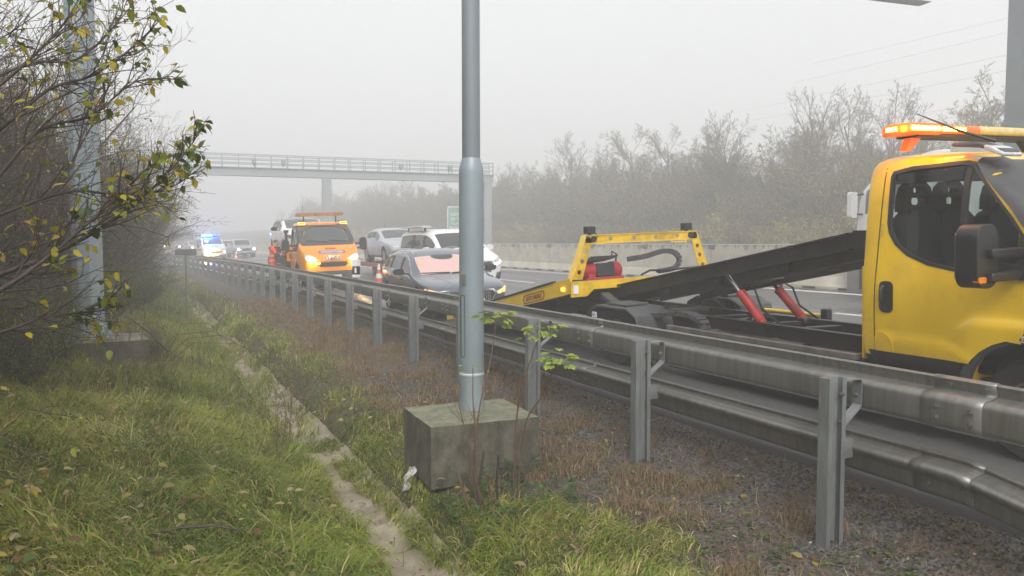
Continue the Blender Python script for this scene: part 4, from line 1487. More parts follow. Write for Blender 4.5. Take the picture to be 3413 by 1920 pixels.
# traffic cones
def cone(x, y, label, h=.72, group='traffic cones'):
    t = thing('traffic_cone', label, 'cone', (x, y, road_at(x, y)), (0, 0, RND.uniform(0, 1)), group)
    mb = MB(); mb.prism(rrect(-.2, -.2, .2, .2, .04), 'xy', 0, .04); part('base', mb, M['rubber'], t, 0)
    zs = [.04, h * .28, h * .50, h * .70, h]
    rr = [.15, .118, .088, .064, .03]
    for i in range(4):
        mb = MB(); mb.lathe([(rr[i], zs[i]), (rr[i + 1], zs[i + 1])], (0, 0, 0), 'z', 18)
        part('red_band' if i % 2 == 0 else 'white_band', mb, M['cone_red'] if i % 2 == 0 else M['reflector'], t)
cone(7.75, 26.6, 'orange and white traffic cone beside the red trailer')
cone(7.05, 64.2, 'small foggy traffic cone between the police van and the silver pickup', .75)
cone(4.75, 98, 'distant traffic cone left of the grey sign plate', .75)

# foggy far lorry and the white lorry on the other carriageway
def lorry(loc, yaw, label, paint, lit=None, L=14.0, words=None, roll=True):
    t = thing('lorry', label, 'lorry', loc, (0, 0, yaw))
    S = dict(ys=[0, .08, .3, .8, 1.5, 2.1, 2.3], plan=[(0, 1.12), (.08, 1.2), (.3, 1.24), (2.3, 1.24)], bot=[(0, .34), (2.3, .5)],
             belt=[(0, 1.70), (.3, 1.78), (2.3, 1.85)], top=[(0, 1.8), (.08, 2.6), (.3, 2.86), (.8, 3.15), (1.5, 3.45), (2.1, 3.58), (2.3, 3.55)], tumble=.03, rail=.16, side=[(.32, 1.3)], ws=[], rw=[])
    me = subsurf(shell(S), 2); bv = bvh_of(me)
    parts = split_by_material(me)
    cab = part('cab', parts[0][0], M[paint], t, 40)
    if 2 in parts: part('underbody', parts[2][0], M['black'], t, 40)
    for m in parts.get(1, []): part('side_window', m, M['glass_grey'], cab, 40)
    part('windscreen', patch(bv, rrect(-1.02, 1.85, 1.02, 2.62, .1), 'y', -1, .01, .15), M['glass_grey'], cab, 40)
    part('grille', patch(bv, rrect(-.7, .95, .7, 1.6, .05), 'y', -1, .01, .2), M['ink'], cab, 40)
    for s in (1, -1):
        part('headlight', patch(bv, rrect(s * .9 - .2, .72, s * .9 + .2, .9, .05), 'y', -1, .012, .1), M['head_on'] if lit else M['lamp_glass'], cab, 40)
        mb = MB(); mb.prism(rrect(s * 1.42 - .12, 1.85, s * 1.42 + .12, 2.55, .06), 'xz', .05, .2); o = part('mirror', mb, M['white_dirty'] if paint != 'charcoal' else M['black'], t, 0, .03)
        mb = MB(); mb.beam((s * 1.15, .25, 2.5), (s * 1.42, .13, 2.45), .05, .05); mb.beam((s * 1.15, .25, 1.95), (s * 1.42, .13, 1.95), .05, .05); part('mirror_arm', mb, M['black'], o, 0)
    mb = MB(); mb.box((0, 2.75 + L / 2 - .3, 2.42), (2.5, L - .6, 2.55)); tb = part('trailer_body', mb, M[paint], t, 0, .03)
    mb = MB(); mb.box((0, 1.0 + L / 2, .95), (2.3, L, .30)); part('chassis', mb, M['charcoal'], t, 0)
    for y in (1.35, 4.6, L - 3.2, L - 1.9, L - .6):
        for s in (1, -1): wheel(t, s * 1.05, y, .5, .5, .3, .3, s, 'steel')
    for s in (1, -1):
        mb = MB(); mb.box((s * 1.22, 7.2, .72), (.04, 4.4, .65)); part('side_skirt', mb, M['dirty_steel'], t, 0)
    if words:
        for (s, y, z, sz) in words:
            me = text_mesh(s, sz, .004, .02); me.transform(Matrix.Translation((1.257, y, z)) @ Euler((rad(90), 0, rad(90))).to_matrix().to_4x4())
            part('lettering', me, M['ink'], tb, 0)
    return t
lorry((19.0, 14.75, .45), math.pi, 'white lorry driving away behind the concrete barrier and the yellow cab', 'white_dirty', words=[('W', 4.55, 2.0, .62), ('IUN', 5.75, 2.15, .75), ('D.W', 8.05, 2.15, .95)])
lorry((6.2, 118, road_at(6.2, 118)), rad(11), 'faint dark lorry with lit lamps almost lost in the far fog', 'charcoal', lit=True)
# ------------------------------------------------------------------ the two recovery trucks: cab over a ladder frame
def cab_spec(grow=0.0):
    g = grow
    if g == 0:
        ys = [0, .06, .2, .42, .66, .92, 1.2, 1.42, 1.62, 1.9, 2.18, 2.27, 2.30]
    else:
        ys = [.78, .92, 1.2, 1.42, 1.62, 1.9, 2.18, 2.25]
    return dict(ys=ys,
                plan=[(0, .80 - g), (.06, .86 - g), (.2, .93 - g), (.42, .975 - g), (.66, .99 - g), (2.2, .99 - g), (2.3, .965 - g)],
                bot=[(0, .40 + g), (.1, .36 + g), (2.3, .50 + 3 * g)],
                belt=[(0, 1.02), (.2, 1.14), (.42, 1.22), (.66, 1.27), (.92, 1.28), (2.3, 1.28)],
                top=[(0, 1.10 - g), (.06, 1.19 - g), (.2, 1.34 - g), (.42, 1.46 - g), (.66, 1.54 - g), (.92, 1.80 - g), (1.2, 2.07 - g), (1.42, 2.215 - g), (1.62, 2.255 - g), (1.9, 2.285 - g), (2.18, 2.30 - g), (2.27, 2.27 - g), (2.3, 2.2 - g)],
                tumble=.085, rail=.10, inset=.02, shoulder=.995)


WIN = [(2.075, 2.085), (2.06, 2.125), (1.90, 2.15), (1.50, 2.155), (1.42, 2.13), (1.335, 2.02), (1.10, 1.73), (1.01, 1.60), (.985, 1.50), (1.02, 1.40), (1.20, 1.30), (1.43, 1.335), (1.70, 1.385), (1.88, 1.455), (1.99, 1.54), (2.05, 1.63), (2.07, 1.71)]
WIN = [(1.995 + (y - 2.075) * 1.0 + .06, z) for (y, z) in WIN]
GLS = [(-.79, 1.60), (.79, 1.60), (.80, 1.68), (.70, 2.06), (.64, 2.115), (-.64, 2.115), (-.70, 2.06), (-.80, 1.68)]


def seat_row(cab_parent, x, y, w, nm='seat', rot=0):
    """seat with an open head restraint, facing -y"""
    o = bpy.data.objects.new(nm, None); link(o, cab_parent); o.location = (x, y, 0)
    mb = MB(); mb.box((0, -.22, .95), (w, .5, .16)); part('cushion', mb, M['seat'], o, 40, .04)
    mb = MB()
    mb.prism([(-w / 2, 1.0), (w / 2, 1.0), (w / 2, 1.74), (w / 2 - .06, 1.785), (.15, 1.79), (.14, 1.81), (-.14, 1.81), (-.15, 1.79), (-w / 2 + .06, 1.785), (-w / 2, 1.74)], 'xz', -.06, .07)
    b = part('backrest', mb, M['seat'], o, 40, .03); b.rotation_euler = (rad(-2), 0, 0); b.location = (0, .02, 0)
    mb = MB()
    mb.prism([(-.185, 1.80), (.185, 1.80), (.18, 1.90), (.14, 2.0), (.075, 2.045), (-.075, 2.045), (-.14, 2.0), (-.18, 1.90)], 'xz', .06, .15,
             [rrect(-.10, 1.855, .10, 1.915, .02, 2), rrect(-.075, 1.95, .075, 2.0, .02, 2)])
    part('head_restraint', mb, M['seat'], o, 40)
    for s in (-.08, .08):
        mb = MB(); mb.cyl((s, .1, 1.70), (s, .1, 1.82), .012); part('stalk', mb, M['black'], o, 40)
    return o


def iveco_cab(t, paint, lit, words, interior=True):
    """builds the cab under root t; local origin front bumper centre on the ground, y to the rear"""
    outer = subsurf(shell(cab_spec()), 2)
    bvh = bvh_of(outer)
    inner = subsurf(shell(cab_spec(.045)), 2)
    for p in inner.polygons: p.material_index = 2
    cutin = inner
    def fn(o):
        c = bpy.data.objects.new('cutter', cutin); COL.objects.link(c)
        m = o.modifiers.new('b', 'BOOLEAN'); m.operation = 'DIFFERENCE'; m.solver = 'EXACT'; m.object = c; m.material_mode = 'INDEX'
        return c
    me = eval_mesh(outer, [fn])
    wc = MB(); wc.prism(WIN, 'yz', -1.3, 1.3)
    sc = MB(); sc.prism(GLS, 'xz', -.4, 1.33)
    rc = MB(); rc.prism(rrect(-.80, 1.40, .80, 2.06, .08), 'xz', 2.16, 2.7)
    cuts = [wc, sc, rc]
    for s in (1, -1):
        mb = MB(); mb.cyl((s * .70, .92, .40), (s * 1.25, .92, .40), .47, n=32); cuts.append(mb)
    me = bool_diff(me, cuts)
    sp_ = split_by_material(me)
    body = part('cab', sp_[0][0], M[paint], t, 38)
    if 2 in sp_: part('cab_lining', sp_[2][0], M['interior'], t, 38)
    P = lambda nm, poly, ax, sgn, mat, off=.004, parent=None, res=.08, holes=(), f=None, sk=.012: part(nm, patch(bvh, poly, ax, sgn, off, res, holes, f, skirt=sk), M[mat] if isinstance(mat, str) else mat, parent or t, 50)
    # doors with their creases
    DOOR = [(2.135, .672), (2.125, 1.25), (2.10, 2.10), (2.08, 2.165), (1.95, 2.185), (1.52, 2.19), (1.40, 2.155), (1.10, 1.79), (.93, 1.57), (.93, 1.02), (.96, .86), (1.06, .87), (1.16, .83), (1.25, .77), (1.31, .71), (1.335, .672)]
    def crease(y, z):
        e = 0.0
        zc = .80 - max(0, 1.58 - y) * .0 - max(0, 1.52 - y) * .42
        e += .020 / (1 + math.exp(max(-40, min(40, (z - zc) / .006)))) if z > .4 else 0
        if y < 1.50:
            zt = 1.0 - max(0, (y - 1.30)) * .55
            k = 1 / (1 + math.exp((y - 1.42) / .035))
            e += .034 * k / (1 + math.exp(max(-40, min(40, (z - zt) / .010)))) * (1 if z > .75 else max(0, (z - .55) / .2))
        return e
    for s in (1, -1):
        door = P('door', DOOR, 'x', s, paint, .004, None, .035, [WIN], crease, sk=.008)
        # dark glass surround, then the pane a little inside it
        WI = [(y + (1.55 - y) * .045, z + (1.75 - z) * .055) for (y, z) in WIN]
        P('window_seal', [(y - (1.55 - y) * .012, z - (1.75 - z) * .012) for (y, z) in WIN], 'x', s, 'black', .007, door, .06, [WI], sk=.03)
        P('door_window', WI, 'x', s, 'clear_glass', -.012, door, .12, sk=.0)
        P('window_divider', [(1.415, 1.36), (1.455, 1.365), (1.455, 2.12), (1.415, 2.12)], 'x', s, 'black', -.004, door, .1, sk=.03)
        P('wind_deflector', [(2.01, 2.02), (2.0, 2.10), (1.46, 2.12), (1.46, 2.02)], 'x', s, 'tint_dark', .004, door, .1, sk=.004)
        h = P('door_handle', rrect(1.965, .99, 2.09, 1.245, .045, 4), 'x', s, 'black', .012, door, .05, sk=.02)
        mb = MB(); mb.tube([(s * 1.005, 2.055, 1.06), (s * 1.028, 2.05, 1.09), (s * 1.030, 2.045, 1.18), (s * 1.005, 2.04, 1.21)], [.012, .016, .016, .012], 8); part('grip', mb, M['black'], h)
        P('filler_flap', [(2.10, .674), (2.10, .83), (2.04, .83), (1.99, .80), (1.965, .75), (1.965, .674)], 'x', s, paint, .0300, door, .1, sk=.006) if s < 0 else None
        # black A-pillar and mirror foot
        P('a_pillar', [(1.44, 2.17), (1.38, 2.185), (1.30, 2.14), (.98, 1.80), (.78, 1.60), (.74, 1.50), (.84, 1.36), (.925, 1.32), (.925, 1.56), (1.10, 1.80)], 'x', s, 'charcoal', .016, None, .04)
        P('mirror_foot', [(.925, 1.29), (1.21, 1.33), (1.16, 1.42), (1.0, 1.40), (.93, 1.56)], 'x', s, 'black', .024, None, .05)
        # sill, wheel arch lip
        P('sill_trim', [(2.29, .50), (2.29, .668), (1.34, .668), (1.37, .60), (1.40, .50), (1.41, .40), (2.29, .42)], 'x', s, 'black', .016, None, .08, sk=.03)
        lip = [(.92 + r * math.cos(rad(a)), .40 + r * math.sin(rad(a))) for r, rng_ in ((.53, range(-6, 187, 9)),) for a in rng_] + [(.92 + .462 * math.cos(rad(a)), .40 + .462 * math.sin(rad(a))) for a in range(186, -7, -9)]
        P('arch_trim', lip, 'x', s, 'charcoal', .024, None, .05, sk=.05)
        # rear corner seam
        P('rear_seam', [(2.150, .67), (2.158, .67), (2.14, 1.3), (2.118, 2.16), (2.110, 2.16), (2.132, 1.3)], 'x', s, 'ink', .002, None, .1, sk=.002)
        # mirror on two arms
        mo = bpy.data.objects.new('mirror', None); link(mo, t); mo.location = (s * 1.30, 1.10, 1.475)
        mb = MB(); mb.prism(rrect(-.115, -.215, .115, .22, .095, 5), 'xz', -.085, .07); part('housing', mb, M['mirror_black'], mo, 50, .045, 3)
        mb = MB(); mb.prism(rrect(-.09, -.18, .09, .18, .05, 4), 'xz', .082, .088); part('mirror_glass', mb, M['chrome'], mo, 0)
        for h_ in (.02, -.14):
            mb = MB(); mb.beam((-s * .40, -.10, h_), (s * .02, -.105, h_ + .0), .06, .062); part('arm', mb, M['mirror_black'], mo, 40, .012)
        mb = MB(); mb.prism(rrect(-.105, -.175, -.02, -.135, .015, 2), 'xz', -.092, -.05); part('indicator', mb, M['amber_lens'], mo, 40)
        # headlight and front bits
        hp = [(s * .46, 1.01), (s * .60, .95), (s * .80, .99), (s * .88, 1.09), (s * .86, 1.20), (s * .70, 1.16), (s * .55, 1.09)]
        hl = P('headlight', hp, 'y', -1, 'lamp_glass', .012, None, .06, sk=.03)
        if lit:
            P('lamp_bulb', [(s * .58, 1.0), (s * .68, .975), (s * .79, 1.01), (s * .83, 1.09), (s * .76, 1.13), (s * .63, 1.10)], 'y', -1, 'head_on', .024, hl, .06)
        P('fog_lamp', circ(s * .72, .50, .055, 10), 'y', -1, 'lamp_glass', .02)
        # wings and corner roof lamps
        mb = MB(); mb.prism([(1.22, 2.215), (1.45, 2.30), (1.62, 2.315), (1.62, 2.28), (1.4, 2.25), (1.22, 2.18)], 'yz', s * .60, s * .80); lamp = part('roof_lamp', mb, M['charcoal'], t, 40, .02)
        mb = MB(); mb.prism([(1.205, 2.19), (1.30, 2.25), (1.36, 2.268), (1.36, 2.235), (1.22, 2.165)], 'yz', s * .585, s * .815); part('lens', mb, M['amber_soft' if lit else 'lamp_glass'], lamp, 40, .012)
    # roof seam line and windscreen with its dark border
    WS = [(-.86, 1.50), (.86, 1.50), (.885, 1.60), (.745, 2.10), (.66, 2.16), (-.66, 2.16), (-.745, 2.10), (-.885, 1.60)]
    P('windscreen_border', WS, 'y', -1, 'charcoal', .006, None, .09, [GLS])
    P('windscreen', GLS, 'y', -1, 'clear_glass' if interior else 'glass_grey', -.006, None, .12, sk=0)
    P('rear_window', rrect(-.80, 1.40, .80, 2.06, .08), 'y', 1, 'clear_glass', -.01, None, .2, sk=0)
    P('front_door_seam', [(.926, .90), (.934, .90), (.934, 1.34), (.926, 1.34)], 'x', -1, 'ink', .008, None, .1, sk=.004)
    for (x0, x1) in ((-.7, -.03), (.05, .62)):
        pts = []
        for i in range(7):
            x = x0 + (x1 - x0) * i / 6; z = 1.645 - .05 * i / 6
            h, n, _, _ = bvh.ray_cast(Vector((x, -3, z)), Vector((0, 1, 0)))
            pts.append(h + Vector((0, -.03, .0)))
        mb = MB(); mb.tube(pts, .014, 5); part('wiper', mb, M['black'], t)
    P('scuttle', [(-.84, 1.475), (.84, 1.475), (.84, 1.54), (-.84, 1.54)], 'y', -1, 'charcoal', .012)
    P('grille', [(-.50, .86), (-.40, .78), (.40, .78), (.50, .86), (.46, .93), (-.46, .93)], 'y', -1, 'ink', .012)
    P('bumper_trim', [(-.88, .38), (.88, .38), (.90, .66), (.60, .64), (-.60, .64), (-.90, .66)], 'y', -1, 'charcoal', .014)
    P('lower_grille', [(-.4, .44), (.4, .44), (.44, .54), (-.44, .54)], 'y', -1, 'ink', .022)
    P('number_plate', rrect(-.26, .40, .26, .51, .01, 1), 'y', -1, 'plate', .034)
    P('bonnet_seam', [(-.62, .945), (.62, .945), (.62, .955), (-.62, .955)], 'y', -1, 'ink', .003, None, .2, sk=.002)
    for (s, sz, z, mat, bold) in words:
        me2 = text_mesh(s, sz, .0, bold)
        vs = []
        for v in me2.vertices:
            h, n, _, _ = bvh.ray_cast(Vector((v.co.x, -3, z + v.co.y)), Vector((0, 1, 0)))
            v.co = (h if h else Vector((v.co.x, 0, z))) + Vector((0, -.010 if mat != 'plate_blue' else -.006, 0))
        part('lettering', me2, M[mat], t, 0)
    # interior: seats, dashboard, wheel
    if interior:
        for (x, w) in ((-.61, .44), (-.17, .44), (.50, .5)):
            seat_row(t, x, 1.95, w)
        mb = MB(); mb.prism([(.74, 1.0), (.74, 1.36), (1.0, 1.40), (1.22, 1.30), (1.26, 1.05)], 'yz', -.88, .88); part('dashboard', mb, M['interior'], t, 30, .03)
        mb = MB()
        pts = [Vector((.52 + .2 * math.cos(a), 1.34 - .09 * math.sin(a), 1.36 + .18 * math.sin(a))) for a in [2 * math.pi * i / 20 for i in range(21)]]
        mb.tube(pts, .016, 6, False); mb.beam((.34, 1.34, 1.36), (.70, 1.34, 1.36), .03, .03); part('steering_wheel', mb, M['black'], t)
        mb = MB(); mb.beam((-.40, 1.86, 1.62), (-.28, 1.80, 1.08), .05, .006); part('seat_belt', mb, M['charcoal'], t, 0)
        P('sticker', rrect(-.66, 1.93, -.53, 2.04, .02, 2), 'y', -1, 'hivis_sticker', .002, None, .05, sk=.003)
    # front wheels
    for s in (1, -1):
        wheel(t, s * .80, .92, .375, .375, .23, .21, s, 'steel')
        mb = MB(); mb.cyl((s * .60, .92, .40), (s * .66, .92, .40), .46, n=24); part('arch_liner', mb, M['ink'], t)
    return bvh


M['tint_dark'] = glass_mat('dark_tinted_strip', (.16, .13, .13))
M['plate_blue'] = pmat('blue_banner', (.16, .13, .30), .5)

# -------- the yellow truck in front
TX, TY = 6.475, 2.15
tow = thing('tow_truck', 'yellow recovery truck with orange light bar lit and its tilted bed slid back', 'tow truck', (TX, TY, road_at(TX, TY)), (0, -SLOPE, 0))
tb = iveco_cab(tow, 'yellow', False, [('IVECO', .17, 1.06, 'chrome', .006)])


def L(X, Y, Z):
    """world point to the truck's own frame"""
    return Vector((X - TX, Y - TY, Z - road_at(TX, TY) - SLOPE * (X - TX)))


# sticker on the arch
mb = patch(tb, rrect(.845, .872, .985, .915, .006, 1), 'x', -1, .028, .05, skirt=.004); st = part('weight_plate', mb, M['plate'], tow, 0)
me = text_mesh('625 kg', .036, .001, .0006); me.transform(Matrix.Translation((-1.0245, .915, .893)) @ Euler((rad(90), 0, rad(-90))).to_matrix().to_4x4()); part('lettering', me, M['ink'], st, 0)
# light bar across the roof
lb = bpy.data.objects.new('light_bar', None); link(lb, tow); lb.location = (0, 1.98, 2.405)
mb = MB(); mb.box((0, 0, .0), (1.62, .20, .03)); part('base', mb, M['black'], lb, 0, .008)
def lens(x0, x1, mat, nm, hh=.115):
    mb = MB(); mb.prism([(-.12, .015), (.12, .015), (.135, .05), (.12, .015 + hh), (-.12, .015 + hh), (-.135, .05)], 'yz', x0, x1); return part(nm, mb, M[mat], lb, 40, .015)
mb = MB(); mb.prism([(-.99, -.05), (-.93, -.14), (-.58, -.15), (-.58, .15), (-.93, .14), (-.99, .05)], 'xy', .0, .09); part('end_lens', mb, M['orange_lens'], lb, 40, .02)
lens(-.575, -.065, 'orange_lens', 'orange_lens', .07); lens(-.06, .655, 'cream_lens', 'cream_panel', .07)
mb = MB(); mb.prism([(.99, -.05), (.93, -.14), (.66, -.15), (.66, .15), (.93, .14), (.99, .05)], 'xy', .0, .09); part('end_lens', mb, M['red_lens'], lb, 40, .02)
for i in range(14):
    x = -.93 + i * .049
    if abs(x + .577) < .026: continue
    mb = MB(); mb.prism(rrect(x - .019, .030, x + .019, .064, .012, 2), 'xz', -.154, -.14) if x < -.577 else mb.prism(rrect(x - .019, .030, x + .019, .064, .012, 2), 'xz', -.142, -.13)
    part('led', mb, M['amber_on'], lb, 0)
mb = MB()
for i in range(5): mb.box((-.992 + .012 * 0, -.04 + .02 * i, .047), (.01, .014, .03))
part('led', mb, M['amber_on'], lb, 0)
for s in (-1, 1):
    mb = MB()
    mb.prism([(s * .86, -.12), (s * .80, -.12), (s * .66, .0), (s * .60, .005), (s * .60, .03), (s * .78, .03), (s * .80, -.02)], 'xz', -.03, .03); part('foot', mb, M['orange_lens' if s < 0 else 'black'], lb, 0)
# aerial
mb = MB(); mb.tube([(-.60, 1.40, 2.30), (-.72, 1.60, 2.40), (-.94, 1.80, 2.55)], [.016, .012, .004], 6); part('aerial', mb, M['black'], tow)
o = glow('beacon_glow', (-1.12, 1.85, 2.47), (1, .33, .04), 4, tow, .05)

# ladder frame, side rails, cross members
for X in (6.05, 6.90):
    mb = MB()
    for (dz, w) in ((.105, .075), (-.105, .075)): mb.beam(L(X, 4.2, .65 + dz), L(X, 10.0, .65 + dz), w, .012)
    mb.beam(L(X + (.034 if X < 6.5 else -.034), 4.2, .65), L(X + (.034 if X < 6.5 else -.034), 10.0, .65), .010, .21)
    part('frame_rail', mb, M['black_steel'], tow, 0)
for Y in (4.9, 5.8, 6.3, 7.2, 8.6, 9.7):
    mb = MB(); mb.beam(L(6.09, Y, .66), L(6.86, Y, .66), .09, .14); part('cross_member', mb, M['black_steel'], tow, 0, .008)
for X in (5.55, 7.40):
    mb = MB(); mb.beam(L(X, 4.5, .64), L(X, 7.1, .64), .07, .055); part('side_rail', mb, M['dirty_steel'], tow, 0, .008)
    for Y in (4.7, 5.9, 6.8):
        mb = MB(); mb.beam(L(X, Y, .615), L(6.05 if X < 6.5 else 6.9, Y, .60), .05, .04); part('outrigger', mb, M['dirty_steel'], tow, 0)
mb = MB(); mb.beam(L(5.62, 4.55, .36), L(5.62, 7.2, .36), .06, .40); part('side_guard', mb, M['black'], tow, 0, .02)  # side guard, made deeper and longer to darken the gap between the rail beams
mb = MB(); mb.beam(L(6.1, 2.7, .42), L(6.1, 4.4, .42), .9, .40); part('added_dark_box', mb, M['black'], tow, 0, .04)  # added black box, stands in for the shade beneath the cab
mb = MB(); mb.beam(L(5.60, 3.62, .42), L(5.60, 4.42, .42), .16, .30); part('added_dark_step', mb, M['black'], tow, 0, .03)  # added black step block, darkens the gap below the cab side
mb = MB(); mb.beam(L(6.2, 4.7, .42), L(6.2, 7.0, .42), .5, .36); part('battery_box', mb, M['black'], tow, 0, .03)
mb = MB(); mb.box(L(6.475, 5.95, .34), (1.66, 2.8, .06)); part('light_block_plate', mb, M['black'], tow, 0, .01)  # added plate, blocks light falling through the open chassis onto the road
mb = MB(); mb.cyl(L(7.2, 5.2, .45), L(7.2, 6.6, .45), .25, n=20); part('fuel_tank', mb, M['charcoal'], tow, 40)
mb = MB(); mb.cyl(L(5.8, 5.3, .52), L(5.8, 6.5, .52), .13, n=16); part('air_tank', mb, M['black_steel'], tow, 40)
for (X, Y, Z, sx, sy, sz) in ((6.3, 5.3, .60, .3, .5, .18), (6.65, 6.9, .62, .28, .4, .16), (6.5, 7.9, .66, .5, .3, .22), (6.25, 9.1, .62, .3, .5, .2), (7.1, 5.0, .74, .28, .34, .16)):
    mb = MB(); mb.box(L(X, Y, Z), (sx, sy, sz)); part('gear_housing', mb, M['black_steel'], tow, 0, .03)
# hydraulic rams
for X, Y1, Y0 in ((6.10, 6.72, 6.13), (6.85, 6.91, 6.27)):
    a = L(X, Y0, .72); b2 = L(X, Y1, 1.27)
    d = (b2 - a)
    mb = MB(); mb.tube([a, a + d * .10, a + d * .101, a + d * .58, a + d * .59, a + d * .63], [.045, .045, .052, .052, .058, .058], 16); ram = part('hydraulic_ram', mb, M['red_ram'], tow, 40)
    mb = MB(); mb.cyl(a + d * .62, a + d * 1.03, .027); part('piston_rod', mb, M['chrome'], ram)
    mb = MB(); mb.cyl(a + Vector((-.07, 0, 0)), a + Vector((.07, 0, 0)), .05, n=14); mb.box(a + Vector((0, .0, -.05)), (.12, .14, .10)); part('ram_foot', mb, M['black_steel'], ram, 40)
    q = a + d * .60
    mb = MB(); mb.tube([q + Vector((.05, .02, 0)), q + Vector((.10, .06, .10)), q + Vector((.12, -.08, .04)), q + Vector((.10, -.20, -.16)), a + Vector((.10, -.12, .02))], .012, 6); part('hose', mb, M['rubber'], ram)
for k in range(4):
    mb = MB()
    pts = [L(6.15 + .05 * k, 6.30, .70)]
    for i in range(9):
        a = i / 8
        pts.append(L(6.15 + .05 * k + .08 * math.sin(a * 6 + k), 6.25 + .35 * a, .72 + .10 * math.sin(a * 5 + k * .9)))
    mb.tube(pts, .013, 6); part('hose', mb, M['rubber'], tow)
# tilting subframe: two channel beams under the bed
SB = (1.635, .95)   # height at Y=4.95 and Y=8.85
def sub_z(Y): return SB[0] + (SB[1] - SB[0]) * (Y - 4.95) / 3.9
for X in (6.02, 6.93):
    mb = MB()
    s = -1 if X < 6.5 else 1
    for dz, w in ((.075, .10), (-.075, .10)): mb.beam(L(X, 4.95, sub_z(4.95) + dz), L(X, 10.6, sub_z(10.6) + dz), w, .016)
    mb.beam(L(X - s * .03, 4.95, sub_z(4.95)), L(X - s * .03, 10.6, sub_z(10.6)), .02, .15)
    part('tilt_beam', mb, M['black_steel'], tow, 0)
    mb = MB(); mb.beam(L(X - s * .12, 4.78, sub_z(4.78) - .10), L(X - s * .12, 8.0, sub_z(8.0) - .16), .09, .15); part('inner_beam', mb, M['black_steel'], tow, 0, .01)
mb = MB(); mb.beam(L(6.0, 4.86, sub_z(4.86) - .0), L(6.95, 4.86, sub_z(4.86) - .0), .14, .17); part('end_plate', mb, M['black_steel'], tow, 0)
for Y in (5.8, 6.85, 7.8):
    mb = MB(); mb.beam(L(6.05, Y, sub_z(Y) - .10), L(6.92, Y, sub_z(Y) - .10), .12, .12); part('tilt_cross_member', mb, M['black_steel'], tow, 0)
mb = MB(); mb.prism([(L(0, 6.55, 0).y, -.02), (L(0, 7.35, 0).y, -.16), (L(0, 7.3, 0).y, -.28), (L(0, 6.9, 0).y, -.22), (L(0, 6.5, 0).y, -.12)], 'yz', -.35, .35)
for i, v in enumerate(mb.v): mb.v[i] = (v[0], v[1], v[2] + L(6.475, 7.0, sub_z(7.0)).z + .04)
part('lift_bracket', mb, M['dirty_steel'], tow, 0, .01)
# the bed itself
def bed_z(Y): return 1.115 + (Y - 8.85) * (.24 - 1.115) / (13.35 - 8.85)
BX0, BX1 = 5.24, 7.72
bed = MB()
def bedquad(X0, X1, Y0, Y1, d0, d1):
    vs = []
    for (Y) in (Y0, Y1):
        for X in (X0, X1):
            for d in (d0, d1): vs.append(L(X, Y, bed_z(Y) + d))
    bed.add(vs, [(0, 1, 3, 2), (4, 6, 7, 5), (0, 4, 5, 1), (2, 3, 7, 6), (1, 5, 7, 3), (0, 2, 6, 4)])
bedquad(BX0 + .03, BX1 - .03, 8.82, 13.45, -.045, 0)
bo = part('bed_deck', bed, M['black_steel'], tow, 0)
for X0, X1 in ((BX0, BX0 + .03), (BX1 - .03, BX1)):
    mb = MB()
    prof = [(8.80, .02), (13.45, .02), (13.45, -.06), (11.9, -.17), (8.80, -.19)]
    mb.prism([(L(0, y, 0).y, bed_z(y) + d) for (y, d) in prof], 'yz', 0, 1)
    for i, v in enumerate(mb.v):
        x = (X0 if v[0] < .5 else X1)
        q = L(x, v[1] + TY, v[2]); mb.v[i] = tuple(q)
    sk = part('side_skirt', mb, M['yellow'], bo, 0)
    mb = MB(); mb.beam(L(X0 + .015, 9.25, bed_z(9.25) + .035), L(X0 + .015, 13.4, bed_z(13.4) + .035), .05, .03); part('edge_strip', mb, M['black_steel'], sk, 0)
# front face of the bed
mb = MB()
fz = bed_z(8.79)
face = [(BX0, .02), (BX1, .02), (BX1, -.19), (7.45, -.19), (7.35, -.10), (5.60, -.10), (5.49, -.19), (BX0, -.19)]
mb.prism([(x - TX, fz - road_at(TX, TY) - SLOPE * (x - TX) + d + SLOPE * (x - TX) * 1.0) for (x, d) in face], 'xz', 8.775 - TY, 8.80 - TY)
ff = part('front_face', mb, M['yellow_worn'], bo, 0)
mb = MB(); mb.box(L(BX0 + .065, 8.765, fz - .085) + Vector((0, 0, SLOPE * (BX0 - TX))), (.075, .012, .115)); part('reflector', mb, M['reflector'], ff, 0)
mb = MB(); mb.box(L(BX0 - .012, 8.98, bed_z(8.98) - .105), (.03, .07, .05)); part('side_marker', mb, M['amber_soft'], bo, 0, .008)
# name on the side skirt
ang = math.atan2((.24 - 1.115), 4.5)
def skirt_frame(y, d):
    q = L(BX0 - .002, y, bed_z(y) + d)
    return Matrix.Translation(q) @ Matrix(((0, 0, -1, 0), (-math.cos(ang), math.sin(ang) * 0 + 0, 0, 0), (-math.sin(ang), 1, 0, 0), (0, 0, 0, 1)))
fm = skirt_frame(9.86, -.098)
me = text_mesh('AUTO ONDRU\u0160', .072, .0012, .0025); me.transform(Matrix.Diagonal((1.0, 1.25, 1, 1))); me.transform(fm @ Matrix.Translation((0, -.004, .002))); part('lettering', me, M['brown_red'], bo, 0)
mb = MB(); mb.prism(rrect(-.34, -.066, .34, .066, .05, 5), 'xy', 0, .003, [rrect(-.315, -.053, .315, .053, .042, 5)])
me = mb.mesh('frame'); me.transform(fm @ Matrix.Translation((0, 0, .001))); part('logo_frame', me, M['brown_red'], bo, 0)
# rear flap lettering visible under the rail
me = text_mesh('Auto O', .11, .0012, .001, shear=.3); me.transform(skirt_frame(12.95, -.03) @ Matrix.Translation((0, -.01, .002))); part('lettering', me, M['ink'], bo, 0)
